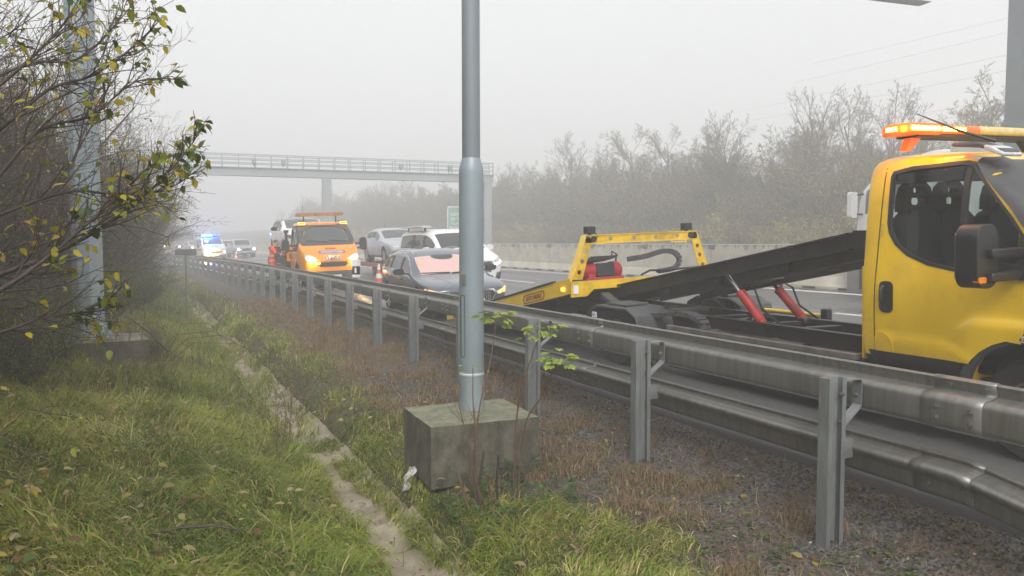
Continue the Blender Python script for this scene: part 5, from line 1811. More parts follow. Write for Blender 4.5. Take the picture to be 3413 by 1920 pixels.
# head board arch
hb = bpy.data.objects.new('head_board', None); link(hb, tow)
HY = 8.88
def hz(X): return SLOPE * (X - 6.475)
for s, Xf, Xt in ((-1, 5.30, 5.56), (1, 7.70, 7.46)):
    a = [(Xf - s * .00, 1.12), (Xf - s * .17, 1.12), (Xt - s * .10, 1.70), (Xt - s * .00, 1.76)]
    pl = [(x - TX, z + hz(x) * 1 - road_at(TX, TY) - SLOPE * (x - TX)) for (x, z) in a]
    cen = lambda u: (pl[0][0] * (1 - u) * .5 + pl[1][0] * (1 - u) * .5 + pl[2][0] * u * .5 + pl[3][0] * u * .5, pl[0][1] * (1 - u) + pl[3][1] * u)
    mb = MB(); mb.prism(pl, 'xz', HY - TY - .004, HY - TY + .004, [circ(*cen(u), .032, 12) for u in (.22, .45, .66)])
    part('post_web', mb, M['yellow_worn'], hb, 0)
    mb = MB()
    mb.beam((pl[0][0], HY - TY + .05, pl[0][1]), (pl[3][0], HY - TY + .05, pl[3][1]), .016, .12, (0, 1, 0)); part('post_flange', mb, M['yellow'], hb, 0)
    mb = MB()
    for i in range(3): mb.cyl((pl[0][0] + (pl[1][0] - pl[0][0]) * (.2 + .3 * i), HY - TY - .02, pl[0][1] + .03), (pl[0][0] + (pl[1][0] - pl[0][0]) * (.2 + .3 * i), HY - TY, pl[0][1] + .03), .016, n=6)
    part('post_bolts', mb, M['bolt'], hb, 0)
xs0, xs1 = 5.545 - TX, 7.475 - TX
zt = 1.70 - road_at(TX, TY)
mb = MB(); mb.prism([(xs0, zt - .05), (xs1, zt - .05), (xs1 + .0, zt + .05), (xs0, zt + .05)], 'xz', HY - TY - .004, HY - TY + .004, [circ(x, zt, .030, 12) for x in (-.52, -.13, .25, .63)])
part('top_web', mb, M['yellow_worn'], hb, 0)
mb = MB(); mb.box(((xs0 + xs1) / 2, HY - TY + .05, zt + .055), (xs1 - xs0 - .02, .13, .014)); part('top_flange', mb, M['yellow_worn'], hb, 0)
mb = MB(); mb.box(((xs0 + xs1) / 2, HY - TY + .05, zt - .055), (xs1 - xs0, .12, .012)); part('lower_flange', mb, M['yellow'], hb, 0)
for x in (xs0 + .10, xs1 - .16):
    o = bpy.data.objects.new('work_light', None); link(o, hb); o.location = (x, HY - TY + .04, zt + .13)
    mb = MB(); mb.box((0, 0, 0), (.145, .10, .105)); part('housing', mb, M['black'], o, 0, .012)
    mb = MB(); mb.box((0, .054, 0), (.12, .006, .08)); part('lens', mb, M['lamp_glass'], o, 0)
    mb = MB(); mb.box((0, 0, -.065), (.03, .05, .03)); mb.tube([(.06, -.02, -.03), (.10, -.05, -.08), (.07, -.05, -.14), (.03, -.05, -.16)], .006, 5); part('bracket', mb, M['black'], o, 0)
    mb = MB(); mb.cyl((.03, -.075, -.125), (.03, -.02, -.125), .038, n=14); part('socket', mb, M['black'], o)
# winch
wn = bpy.data.objects.new('winch', None); link(wn, tow); wn.location = L(5.95, 9.15, bed_z(9.15)); wn.rotation_euler = (math.atan(.19) * -1, 0, 0)
mb = MB(); mb.lathe([(0, -.34), (.10, -.34), (.135, -.31), (.135, -.13), (.12, -.11)], (0, 0, .17), 'x', 20); part('gear_drum', mb, M['red_winch'], wn)
mb = MB(); mb.lathe([(.12, .17), (.125, .19), (.125, .30), (.09, .34), (0, .34)], (0, 0, .17), 'x', 20); part('motor_drum', mb, M['red_winch'], wn)
mb = MB(); mb.lathe([(.10, -.12), (.10, .18)], (0, 0, .17), 'x', 16); mb.box((.03, -.12, .17), (.30, .03, .18)); part('rope_drum', mb, M['black'], wn)
mb = MB(); mb.box((0, -.02, .03), (.62, .26, .07)); mb.box((-.22, -.15, .06), (.12, .02, .1)); part('base_plate', mb, M['red_winch'], wn, 0, .01)
mb = MB(); mb.prism([(-.32, .28), (.18, .32), (.27, .36), (-.20, .36)], 'xz', -.16, .14); part('cover', mb, M['black_steel'], wn, 0, .008)
mb = MB(); mb.tube([(-.33, -.05, .2), (-.42, -.08, .22), (-.44, -.08, .27)], .014, 6); part('lever', mb, M['black'], wn)
mb = MB(); mb.tube([(.30, 0, .28), (.33, 0, .40), (.26, 0, .44), (.24, 0, .34)], .012, 6); part('lever', mb, M['black'], wn)


def chain(pts, w, h, parent, name='drag_chain'):
    """segmented cable carrier"""
    mb = MB()
    k = len(pts)
    # resample
    acc = [0]
    for i in range(1, k): acc.append(acc[-1] + (pts[i] - pts[i - 1]).length)
    def at(s):
        for i in range(1, k):
            if s <= acc[i]:
                u = (s - acc[i - 1]) / (acc[i] - acc[i - 1]); return pts[i - 1].lerp(pts[i], u)
        return pts[-1]
    s = 0
    while s < acc[-1] - .05:
        a = at(s + .004); b2 = at(s + .046)
        mb.beam(a, b2, w, h, (0, 1, 0) if abs((b2 - a).normalized().y) < .5 else (0, 0, 1)); s += .05
    mb.tube([at(acc[-1] * i / 40) for i in range(41)], h * .42, 6)
    return part(name, mb, M['charcoal'], parent, 0)
# loop standing above the winch and the long one below the beams
def sm(cp, n=40):
    out = []
    k = len(cp)
    for i in range(n + 1):
        u = i / n * (k - 1); j = min(int(u), k - 2); f = u - j
        p0 = cp[max(j - 1, 0)]; p1 = cp[j]; p2 = cp[j + 1]; p3 = cp[min(j + 2, k - 1)]
        out.append(.5 * ((2 * p1) + (p2 - p0) * f + (2 * p0 - 5 * p1 + 4 * p2 - p3) * f * f + (3 * p1 - p0 - 3 * p2 + p3) * f ** 3))
    return out
chain(sm([L(6.28, 8.95, 1.39), L(6.55, 8.9, 1.43), L(6.85, 8.9, 1.50), L(7.05, 8.9, 1.49), L(7.16, 8.9, 1.40), L(7.12, 8.9, 1.29), L(7.0, 8.9, 1.24), L(6.75, 8.9, 1.21)]), .07, .05, tow)
chain(sm([L(5.75, 8.75, .92), L(5.72, 8.5, .84), L(5.70, 8.1, .76), L(5.70, 7.7, .73), L(5.70, 7.3, .765), L(5.70, 6.98, .80), L(5.70, 6.74, .77), L(5.70, 6.65, .68), L(5.70, 6.72, .58), L(5.70, 6.95, .55)]), .13, .055, tow)
mb = MB(); mb.tube([L(6.45, 8.86, 1.17), L(6.6, 8.86, 1.23), L(6.9, 8.86, 1.235), L(7.4, 8.86, 1.26), L(7.7, 8.86, 1.28)], .016, 8); part('pipe', mb, M['black'], tow)
# rear wheels and mudguards
for s in (1, -1):
    for dx in (.62, .90):
        wheel(tow, s * dx, 8.05 - TY, .375, .375, .21, .21, s, 'steel')
    mb = MB()
    X0 = 6.475 + s * .56; X1 = 6.475 + s * 1.10
    y0 = 8.05 - TY
    arc = [(-.60, .50), (-.53, .67), (-.34, .755), (.34, .755), (.53, .67), (.60, .50)]
    n = len(arc); vs = []
    for (yy, zz_) in arc:
        for off in (0, .03):
            for X in (X0, X1): vs.append((X - TX, y0 + yy * (1 - off * .5), zz_ - off))
    fs = []
    for i in range(n - 1):
        o_ = i * 4; fs += [(o_, o_ + 1, o_ + 5, o_ + 4), (o_ + 2, o_ + 6, o_ + 7, o_ + 3), (o_, o_ + 4, o_ + 6, o_ + 2), (o_ + 1, o_ + 3, o_ + 7, o_ + 5)]
    fs += [(0, 2, 3, 1), (4 * n - 4, 4 * n - 3, 4 * n - 1, 4 * n - 2)]
    mb.add(vs, fs); mg = part('mudguard', mb, M['charcoal'], tow, 40, .02)
    mb = MB(); mb.box(((X0 + X1) / 2 - TX, y0 + .0, .775), (.36, .42, .03)); part('raised_panel', mb, M['charcoal'], mg, 0, .012)
mb = MB(); mb.box(L(5.37, 8.42, .685), (.012, .10, .07)); o = part('label_plate', mb, M['plate'], tow, 0)
me = text_mesh('ISUNI', .03, .0008, .0005); me.transform(Matrix.Translation(L(5.362, 8.42, .685)) @ Euler((rad(90), 0, rad(-90))).to_matrix().to_4x4()); part('lettering', me, M['hivis_sticker'], o, 0)
mb = MB(); mb.cyl(L(7.40, 7.45, .74), L(7.40, 6.45, .74), .03); part('yellow_pole', mb, M['yellow'], tow)
mb = MB(); mb.cyl(L(7.36, 6.6, .68), L(7.36, 5.4, .66), .025); part('yellow_pole', mb, M['yellow_worn'], tow)
mb = MB(); mb.box(L(7.35, 6.42, .76), (.10, .10, .16)); part('pole_clamp', mb, M['black'], tow, 0, .02)
mb = MB(); mb.box((0, 1.5, .42), (1.3, 1.2, .30)); part('gearbox', mb, M['black_steel'], tow, 0, .05)
mb = MB(); mb.box((0, 2.36, .95), (1.7, .03, .8)); part('cab_back_panel', mb, M['yellow'], tow, 0, .01)

# -------- the orange truck further back, carrying a white crossover
OX, OY = 5.72, 24.75
otr = thing('tow_truck', 'orange recovery truck with headlamps lit, a white crossover on its bed', 'tow truck', (OX, OY, road_at(OX, OY)), (0, -SLOPE, rad(-.8)))
ob = iveco_cab(otr, 'orange', True, [('SPOMIAK', .085, 1.365, 'brown_red', .002), ('IVECO', .20, 1.06, 'chrome', .008)], interior=False)
mb = patch(ob, rrect(-.42, 1.21, .44, 1.295, .005, 1), 'y', -1, .006, .05, skirt=.004); bn = part('banner', mb, M['plate_blue'], otr, 0)
me2 = text_mesh('ODTAHOV\u00c1 SLU\u017dBA', .078, 0, .0015)
for v in me2.vertices:
    h, n, _, _ = ob.ray_cast(Vector((v.co.x + .01, -3, 1.252 + v.co.y)), Vector((0, 1, 0))); v.co = h + Vector((0, -.012, 0))
part('lettering', me2, M['plate'], bn, 0)
mb = patch(ob, rrect(-.58, .875, -.42, .93, .02, 2), 'y', -1, .03, .05); part('flasher', mb, M['amber_on'], otr, 40)
lb = bpy.data.objects.new('light_bar', None); link(lb, otr); lb.location = (0, 1.75, 2.47)
mb = MB(); mb.prism(rrect(-.80, 0, .80, .11, .04, 3), 'xz', -.13, .13); part('bar', mb, M['orange_dim'], lb, 40)
for x in (-.55, .55):
    mb = MB(); mb.cyl((x, 0, -.22), (x, 0, .02), .022); part('leg', mb, M['black'], lb)
mb = MB(); mb.tube([(-.5, 1.9, 2.3), (-.52, 2.0, 2.85)], .006, 5); part('aerial', mb, M['black'], otr)
mb = MB(); mb.box((0, 4.9, .96), (2.1, 4.6, .10)); obd = part('bed_deck', mb, M['dirty_steel'], otr, 0)
for s in (1, -1):
    mb = MB(); mb.box((s * 1.04, 4.9, .93), (.04, 4.6, .20)); part('bed_side', mb, M['black_steel'], obd, 0)
mb = MB(); mb.box((0, 5.3, .66), (.95, 5.2, .24)); part('frame_rail', mb, M['black_steel'], otr, 0)
mb = MB(); mb.box((0, 2.55, 1.25), (2.1, .07, .6)); part('head_board', mb, M['orange'], obd, 0)
mb = MB(); mb.box((-1.02, 2.62, 1.5), (.08, .08, .9)); mb.box((-1.02, 2.6, 1.98), (.16, .10, .10)); part('work_light_post', mb, M['black'], otr, 0)
for s in (1, -1):
    for dx in (.62, .9): wheel(otr, s * dx, 5.9, .375, .375, .21, .21, s, 'steel')
mb = MB(); mb.box((-.92, 3.6, .55), (.3, 1.3, .5)); part('tool_box', mb, M['charcoal'], otr, 0, .02)
for x in (-.7, .7): glow('headlamp_glow', (x, -.12, .93), (1, .66, .26), 6, otr, .06)
make_car('crossover', 'white crossover with black roof riding on the bed of the orange truck', 'car', spec_crossover(), 'white', (OX - .05, OY + 3.0, road_at(OX, OY) + 1.0), rad(0), glass='glass_grey', pitch=rad(0))
# ------------------------------------------------------------------ plants
class Sprig:
    """collects tapering twigs and leaves into arrays"""
    def __init__(self, seed):
        self.r = random.Random(seed)
        self.tw = []          # (points, r0, r1, level)
        self.anchor = []      # (pos, dir, level, t)

    def grow(self, p, d, L, r, lvl, maxl, wig=.16, trop=.05, kids=(7, 6, 4, 3), ang=(30, 62), ratio=(.42, .68), seg=(7, 6, 5, 4, 3), tfrom=.2, grav=0.0):
        R_ = self.r
        n = seg[min(lvl, len(seg) - 1)]
        pts = [Vector(p)]
        d = Vector(d).normalized()
        dirs = [d.copy()]
        st = L / n
        for i in range(n):
            d = d + Vector((R_.gauss(0, wig), R_.gauss(0, wig), R_.gauss(0, wig) + trop - grav * (i / n)))
            d.normalize()
            pts.append(pts[-1] + d * st); dirs.append(d.copy())
        r1 = max(.0012, r * .30)
        self.tw.append((pts, r, r1, lvl))
        if lvl >= maxl - 1:
            for i in range(1, n + 1): self.anchor.append((pts[i], dirs[i], lvl, i / n))
        if lvl < maxl:
            k = kids[min(lvl, len(kids) - 1)]
            for c in range(k):
                t = tfrom + (1 - tfrom) * (c + R_.random()) / k
                u = t * n; i = min(int(u), n - 1)
                q = pts[i].lerp(pts[i + 1], u - i)
                ax = dirs[i].orthogonal().normalized(); ax.rotate(Matrix.Rotation(R_.uniform(0, 6.283), 3, dirs[i]))
                nd = dirs[i].copy(); nd.rotate(Matrix.Rotation(rad(R_.uniform(*ang)), 3, ax))
                self.grow(q, nd, L * R_.uniform(*ratio) * (1.08 - .45 * t), max(.0016, (r + (r1 - r) * t) * .62), lvl + 1, maxl, wig, trop, kids, ang, ratio, seg, tfrom, grav)

    def twig_mesh(self, name, mat, lv0=0, lv1=9, rmin=0.0, sides=None):
        V = []; F = []
        o = 0
        for (pts, r0, r1, lvl) in self.tw:
            if not (lv0 <= lvl <= lv1): continue
            n = sides or (6 if lvl == 0 else 4 if lvl == 1 else 3)
            P = np.array([tuple(p) for p in pts]); k = len(P)
            T = np.gradient(P, axis=0); T /= np.linalg.norm(T, axis=1)[:, None] + 1e-9
            ref = np.array([.31, .27, .91]) if abs(T[0, 2]) < .9 else np.array([1., .2, 0])
            U = np.cross(T, ref); U /= np.linalg.norm(U, axis=1)[:, None] + 1e-9
            Wv = np.cross(T, U)
            rr = np.maximum(rmin, np.linspace(r0, r1, k))
            a = np.arange(n) * 2 * math.pi / n
            ring = P[:, None, :] + (U[:, None, :] * np.cos(a)[None, :, None] + Wv[:, None, :] * np.sin(a)[None, :, None]) * rr[:, None, None]
            V.append(ring.reshape(-1, 3))
            i = np.arange(k - 1)[:, None] * n; j = np.arange(n)[None, :]; j2 = (j + 1) % n
            F.append((np.stack([i + j, i + j2, i + n + j2, i + n + j], -1).reshape(-1)) + o)
            o += k * n
        return raw_mesh(name, np.concatenate(V), np.concatenate(F), 4, mat, smooth=True)


LV = np.array([[0, 0, 0], [.36, 0, -.02], [.70, 0, -.05], [1.0, 0, -.16], [.30, .30, .05], [.66, .24, .03], [.30, -.30, .05], [.66, -.24, .03]])
LF = np.array([[0, 1, 4], [1, 2, 5], [1, 5, 4], [2, 3, 5], [0, 6, 1], [1, 6, 7], [1, 7, 2], [2, 7, 3]])
SV = np.array([[0, 0, 0], [.5, .30, .04], [1, 0, -.1], [.5, -.30, .04]])
SF = np.array([[0, 3, 1], [3, 2, 1]])


def leaf_mesh(name, items, mat, simple=False):
    """items: list of (pos, dir, normal, length, colour)"""
    bv, bf = (SV, SF) if simple else (LV, LF)
    n = len(items)
    P = np.array([tuple(i[0]) for i in items]); D = np.array([tuple(i[1]) for i in items]); N = np.array([tuple(i[2]) for i in items])
    Ls = np.array([i[3] for i in items]); Cc = np.array([i[4] for i in items])
    D /= np.linalg.norm(D, axis=1)[:, None] + 1e-9
    S = np.cross(N, D); S /= np.linalg.norm(S, axis=1)[:, None] + 1e-9
    N = np.cross(D, S)
    v = P[:, None, :] + (D[:, None, :] * bv[None, :, 0:1] + S[:, None, :] * bv[None, :, 1:2] + N[:, None, :] * bv[None, :, 2:3]) * Ls[:, None, None]
    f = (bf[None] + (np.arange(n) * len(bv))[:, None, None]).reshape(-1)
    return raw_mesh(name, v.reshape(-1, 3), f, 3, mat, cols=np.repeat(Cc, len(bv), axis=0))


def pick(r, pal):
    t = r.random() * sum(p[0] for p in pal)
    for p in pal:
        t -= p[0]
        if t <= 0:
            k = r.uniform(.8, 1.2); return tuple(c * k for c in p[1])
    return pal[-1][1]


GREEN = (.055, .105, .018); DKGREEN = (.032, .062, .014); YGREEN = (.21, .24, .03); YELLOW = (.44, .36, .03); TAN = (.20, .13, .05); OCHRE = (.30, .19, .04)


def scatter_leaves(sp, frac, size, pal, r, droop=.6, minlvl=0, pair=False):
    out = []
    for (p, d, lvl, t) in sp.anchor:
        if r.random() > frac: continue
        for s in ((1, -1) if pair else (1,)):
            side = d.orthogonal().normalized(); side.rotate(Matrix.Rotation(r.uniform(0, 6.28), 3, d))
            dd = (d * .35 + side * .8 * s + Vector((0, 0, -droop))).normalized()
            nn = Vector((r.gauss(0, .5), r.gauss(0, .5), 1)).normalized()
            out.append((p, dd, nn, size * r.uniform(.6, 1.15), pick(r, pal)))
    return out


CAMV = Vector((0, 0, 1.62))


def at_px(x, y, zc):
    a = rad(26.2); p = rad(3.4)
    fw = Vector((math.sin(a) * math.cos(p), math.cos(a) * math.cos(p), -math.sin(p))); rt = Vector((math.cos(a), -math.sin(a), 0)); up = rt.cross(fw)
    return CAMV + (rt * ((x - 1288) / 1910) + up * ((724.5 - y) / 1910) + fw) * zc


# ---- the big leafy shrub close on the left
r = random.Random(21)
sp = Sprig(22)
base = Vector((-2.75, 3.6, gzf(-2.75, 3.6)))
for k in range(15):
    a = r.uniform(-1.1, 1.4)
    b0 = base + Vector((r.uniform(-.5, .4), r.uniform(-.7, .9), -.1))
    d = Vector((math.cos(a) * .75, math.sin(a) * .6 + .15, r.uniform(.35, 1.1)))
    sp.grow(b0, d, r.uniform(2.3, 3.3), r.uniform(.014, .024), 0, 3, .11, .035, (9, 6, 4), (22, 55), (.36, .58), (10, 7, 5, 4), .15, .05)
for k in range(5):
    b0 = base + Vector((r.uniform(-.4, .4), r.uniform(-.5, .6), 0))
    sp.grow(b0, (r.uniform(.5, .9), r.uniform(.0, .5), r.uniform(.12, .35)), r.uniform(1.5, 2.1), .014, 0, 3, .12, .0, (8, 5, 4), (25, 60), (.36, .6), (8, 6, 5, 4), .15, .08)
# long boughs that reach across the broad pole
boughs = [
    [(-260, 800, 3.0), (-60, 715, 3.0), (140, 640, 3.1), (290, 555, 3.2), (395, 470, 3.35), (470, 390, 3.5), (508, 335, 3.6)],
    [(-200, 830, 2.9), (0, 735, 2.9), (130, 645, 3.0), (230, 560, 3.1), (330, 470, 3.2), (410, 400, 3.3)],
    [(-200, 450, 3.3), (0, 330, 3.3), (130, 225, 3.4), (240, 190, 3.5), (340, 120, 3.6), (420, 40, 3.7)],
    [(-150, 640, 3.1), (40, 400, 3.2), (120, 320, 3.3), (240, 290, 3.4), (350, 205, 3.55), (465, 200, 3.7)],
    [(-100, 300, 3.5), (60, 170, 3.6), (160, 70, 3.7), (230, -20, 3.8)],
    [(-180, 620, 3.6), (60, 520, 3.7), (200, 480, 3.8), (330, 495, 3.9), (440, 470, 4.0), (500, 430, 4.1)],
    [(-200, 900, 3.2), (30, 830, 3.2), (110, 800, 3.3), (220, 780, 3.4), (300, 740, 3.5)],
    [(-120, 250, 4.2), (80, 160, 4.3), (200, 150, 4.4), (300, 60, 4.5), (340, -40, 4.6)],
]
tips = []
for bi, bg_ in enumerate(boughs):
    cp = [at_px(q[0] - 8, q[1], q[2]) for q in bg_]
    pts = []
    for i in range(len(cp) - 1):
        for s in range(4):
            f = s / 4
            p0 = cp[max(i - 1, 0)]; p1 = cp[i]; p2 = cp[i + 1]; p3 = cp[min(i + 2, len(cp) - 1)]
            pts.append(.5 * ((2 * p1) + (p2 - p0) * f + (2 * p0 - 5 * p1 + 4 * p2 - p3) * f * f + (3 * p1 - p0 - 3 * p2 + p3) * f ** 3))
    pts.append(cp[-1])
    sp.tw.append((pts, .0125 if bi < 2 else .010, .0022, 0))
    n = len(pts)
    for i in range(4, n - 1):
        d = (pts[i + 1] - pts[i]).normalized()
        for c in range(2 if bi < 2 else 2):
            ax = d.orthogonal().normalized(); ax.rotate(Matrix.Rotation(r.uniform(0, 6.283), 3, d))
            nd = d.copy(); nd.rotate(Matrix.Rotation(rad(r.uniform(20, 48)), 3, ax)); nd.z += .15
            sp.grow(pts[i], nd, r.uniform(.18, .46) * (1.1 - .92 * i / n), .0042, 2, 3, .12, .03, (2, 2, 3, 3), (20, 45), (.4, .7), (6, 5, 5, 4), .3)
    tips.append((pts, bi))
t = thing('leafy_shrub', 'nearest shrub with dark arching branches and large yellow and green leaves', 'shrub', (0, 0, 0))
part('branch', sp.twig_mesh('branch', M['bark']), None, t, 0)
inner = [a for a in sp.anchor]
items = scatter_leaves(sp, .125, .054, [(5, YELLOW), (5, YGREEN), (1.5, GREEN), (1, OCHRE)], r)
for (pts, bi) in tips:
    n = len(pts)
    for i in range(int(n * .62), n):
        for c in range(2 if bi in (0, 1) else 1):
            q = pts[i] + Vector((r.gauss(0, .03), r.gauss(0, .03), r.gauss(0, .03)))
            d = (pts[i] - pts[i - 1]).normalized()
            dd = (d * .4 + Vector((r.gauss(0, .55), r.gauss(0, .55), -.75 + r.gauss(0, .3)))).normalized()
            pal = [(5, (.085, .15, .028)), (2, GREEN), (2, YGREEN)] if i > n * .78 else [(3, GREEN), (3, YGREEN), (2, YELLOW)]
            items.append((q, dd, Vector((r.gauss(0, .7), r.gauss(0, .7), .6)), r.uniform(.045, .070), pick(r, pal)))
part('leaves', leaf_mesh('leaves', items, M['leaf']), None, t, 0)
bb = []
for (p, d, l, tt) in r.sample(sp.anchor, 90):
    bb.append(p)
mb = MB()
for p in bb: mb.lathe([(0, -.005), (.0045, -.002), (.0045, .002), (0, .005)], tuple(p + Vector((0, 0, -.008))), 'z', 6)
o = part('berries', mb, M['ink'], t, 40); o['kind'] = 'stuff'


def make_shrub(seed, H, spread, stems, pal, frac, leaf=.045, simple=True, maxl=3, kids=(8, 6, 4), mat='twig', rm=.0022):
    s = Sprig(seed); q = random.Random(seed + 1)
    for k in range(stems):
        a = q.uniform(0, 6.283); e = q.uniform(.15, 1) * spread
        s.grow((q.uniform(-.4, .4) * spread, q.uniform(-.4, .4) * spread, -.15), (math.cos(a) * e, math.sin(a) * e, 1.0), H * q.uniform(.62, .92), .010 * H * q.uniform(.4, .75), 0, maxl, .10, .04, kids, (20, 52), (.36, .6), (8, 6, 4, 3), .12, .03)
    tm = s.twig_mesh('stems', M[mat], 0, 9, rm)
    lm = leaf_mesh('foliage', scatter_leaves(s, frac, leaf, pal, q), M['leaf'], simple) if frac > 0 else None
    return tm, lm


def place(name, label, cat, meshes, x, y, z, sc, rz, group, names=('stems', 'foliage')):
    t = thing(name, label, cat, (x, y, z), (0, 0, rz), group)
    t.scale = (sc[0], sc[0], sc[1]) if isinstance(sc, tuple) else (sc, sc, sc)
    for m, nm in zip(meshes, names):
        if m is None: continue
        o = bpy.data.objects.new(nm, m); link(o, t)
    return t


# ---- thicket running back along the left bank
PALB = [(3, TAN), (3, YGREEN), (2, OCHRE), (1, GREEN)]
shA = make_shrub(31, 4.4, .75, 20, [(2, TAN), (4, YGREEN), (3, YELLOW), (2, GREEN)], .24, .045, True, 3, (10, 7, 5))
shB = make_shrub(37, 4.0, .9, 20, [(3, YGREEN), (2, GREEN), (3, YELLOW)], .28, .042, True, 3, (10, 7, 5))
shC = make_shrub(41, 2.6, 1.0, 22, [(4, (.15, .24, .04)), (3, (.3, .33, .06)), (1, TAN)], .38, .046, True, 3, (8, 6, 4))
hedge = [(-2.9, 5.6, 1.05, shB), (-2.2, 7.6, .86, shA), (-3.6, 7.4, 1.25, shA), (-2.5, 9.6, .98, shA), (-4.0, 10.4, 1.3, shB), (-1.95, 12.6, .78, shB), (-2.6, 14.0, 1.1, shA), (-4.4, 14.5, 1.35, shA), (-1.9, 16.4, 1.0, shA), (-3.2, 18.5, 1.25, shB),
         (-1.3, 19.6, .98, shA), (-1.9, 22.5, 1.15, shA), (-.9, 24.0, 1.0, shB), (-.6, 27.5, 1.0, shA), (-1.8, 28, 1.25, shA), (-.5, 31, .95, shB), (-1.1, 34, 1.1, shA), (-.9, 38, 1.05, shA), (-1.6, 43, 1.15, shB), (-2.4, 49, 1.2, shA), (-5.5, 6.0, 1.4, shA), (-6.0, 11, 1.5, shA), (-6.2, 17, 1.5, shB)]
for i, (x, y, s, m) in enumerate(hedge):
    place('bare_shrub', 'bare tangled shrub of purplish twigs in the thicket along the left bank', 'shrub', m, x, y, gzf(x, y), s, RND.uniform(0, 6.28), 'thicket shrubs on the left bank')
low = [(-1.85, 6.6, .40), (-1.55, 8.2, .45), (-1.2, 9.6, .42), (-1.35, 10.9, .45), (.15, 12.6, .30), (-.9, 14.0, .5), (-.6, 16.0, .5), (-.35, 18.4, .5), (-.1, 21.0, .5), (.1, 24.5, .55), (.1, 28.5, .6), (-2.6, 6.2, .5), (-2.0, 7.3, .45), (-1.0, 8.8, .40), (-1.6, 9.9, .55), (-1.1, 12.0, .5), (-1.0, 10.4, .34)]
for (x, y, s) in low:
    place('low_bush', 'low scrubby green bush at the foot of the thicket along the left bank', 'bush', shC, x, y, gzf(x, y), (s, s * .9), RND.uniform(0, 6.28), 'low bushes along the left bank')

# ---- trees and scrub beyond the far carriageway
def make_tree(seed, H, maxl=4, kids=(13, 7, 5, 4), up=.06, pal=None, frac=0.0, ang=(24, 55), lf=.09):
    s = Sprig(seed); q = random.Random(seed + 3)
    s.grow((0, 0, -.3), (q.uniform(-.08, .08), q.uniform(-.08, .08), 1), H * .82, .016 * H, 0, maxl, .07, up, kids, ang, (.38, .60), (9, 7, 5, 4, 3), .22, 0)
    if q.random() < .9:
        s.grow((.1, .1, -.3), (q.uniform(-.3, .3), q.uniform(-.3, .3), 1), H * .66, .012 * H, 0, maxl, .08, up, kids, ang, (.38, .60), (9, 7, 5, 4, 3), .22, 0)
    tr_ = s.twig_mesh('trunk', M['bark_far'], 0, 1, .022)
    cr = s.twig_mesh('crown', M['bark_far'], 2, 9, .0075, 3)
    lm = leaf_mesh('leaves', scatter_leaves(s, frac, lf, pal, q), M['leaf'], True) if frac else None
    return tr_, cr, lm


tA = make_tree(61, 8.5, 4, (13, 7, 5, 4), .06, [(2, TAN), (1, YGREEN)], .07); tB = make_tree(67, 8.0, 4, (13, 7, 5, 4), .05, [(1, TAN), (2, (.36, .36, .11))], .22); tC = make_tree(71, 7.2, 4, (13, 7, 5, 4), .04, [(2, (.40, .41, .12)), (1, (.4, .28, .07))], .5)
tD = make_tree(79, 10.0, 4, (10, 6, 4, 3), .05, None, 0, (18, 42))
sR = make_shrub(83, 4.2, .75, 16, [(3, (.27, .21, .10)), (3, (.30, .30, .09)), (2, (.36, .24, .06)), (1, (.12, .17, .05))], .42, .12, True, 3, (9, 7, 5), 'bark_far', .007)
sS = make_shrub(89, 3.0, .95, 16, [(4, (.50, .44, .12)), (3, (.38, .38, .09)), (1, (.4, .27, .07))], .85, .12, True, 3, (8, 6, 4), 'bark_far', .006)
sT = make_shrub(97, 3.6, .85, 16, [(3, (.42, .28, .07)), (2, (.30, .21, .10)), (1, (.34, .34, .08))], .34, .10, True, 3, (9, 6, 4), 'bark_far', .007)
TR = random.Random(5)
y = 9.0
rows = []
while y < 120:
    rows.append((y, 31.9 + TR.uniform(-.4, .6), 'low')); y += TR.uniform(1.5, 2.3)
y = 8.0
while y < 125:
    rows.append((y, 34.6 + TR.uniform(-.8, .8), 'mid')); y += TR.uniform(1.5, 2.2)
y = 8.0
while y < 130:
    rows.append((y, 38.0 + TR.uniform(-1.2, 1.2), 'mid2')); y += TR.uniform(1.8, 2.6)
y = 10.0
while y < 130:
    rows.append((y, 40.5 + TR.uniform(-2.2, 2.0), 'tree')); y += TR.uniform(2.2, 3.4)
for (y, xr, kd) in rows:
    x = xr - cvf(y); z = hill_z(xr) - .1
    rz = TR.uniform(0, 6.28)
    if kd == 'low':
        m = TR.choice([sS, sS, sT])
        place('scrub_bush', 'yellowish leafy bush at the front of the scrub behind the concrete barrier', 'bush', m, x, y, z, TR.uniform(.75, 1.1), rz, 'leafy bushes behind the barrier')
    elif kd in ('mid', 'mid2'):
        m = TR.choice([sR, sR, sT, sR])
        place('tall_shrub', 'tall grey-brown twiggy shrub on the slope behind the concrete barrier', 'shrub', m, x, y, z, TR.uniform(.9, 1.2) * (1.05 if kd == 'mid' else 1.3), rz, 'tall shrubs on the far slope')
    else:
        m = TR.choice([tA, tB, tC, tB, tA])
        hs_ = TR.uniform(.62, .92) if y < 32 else (TR.uniform(.85, 1.15) if y < 66 else TR.uniform(.72, .95))
        if m is tC: lab, grp = 'bare tree with a few yellow-green leaves left on the foggy far slope', 'thinly leaved trees on the far slope'
        else: lab, grp = 'leafless spreading tree standing in fog on the far slope', 'leafless trees on the far slope'
        place('bare_tree', lab, 'tree', m, x, y, z, hs_, rz, grp, ('trunk', 'crown', 'leaves'))
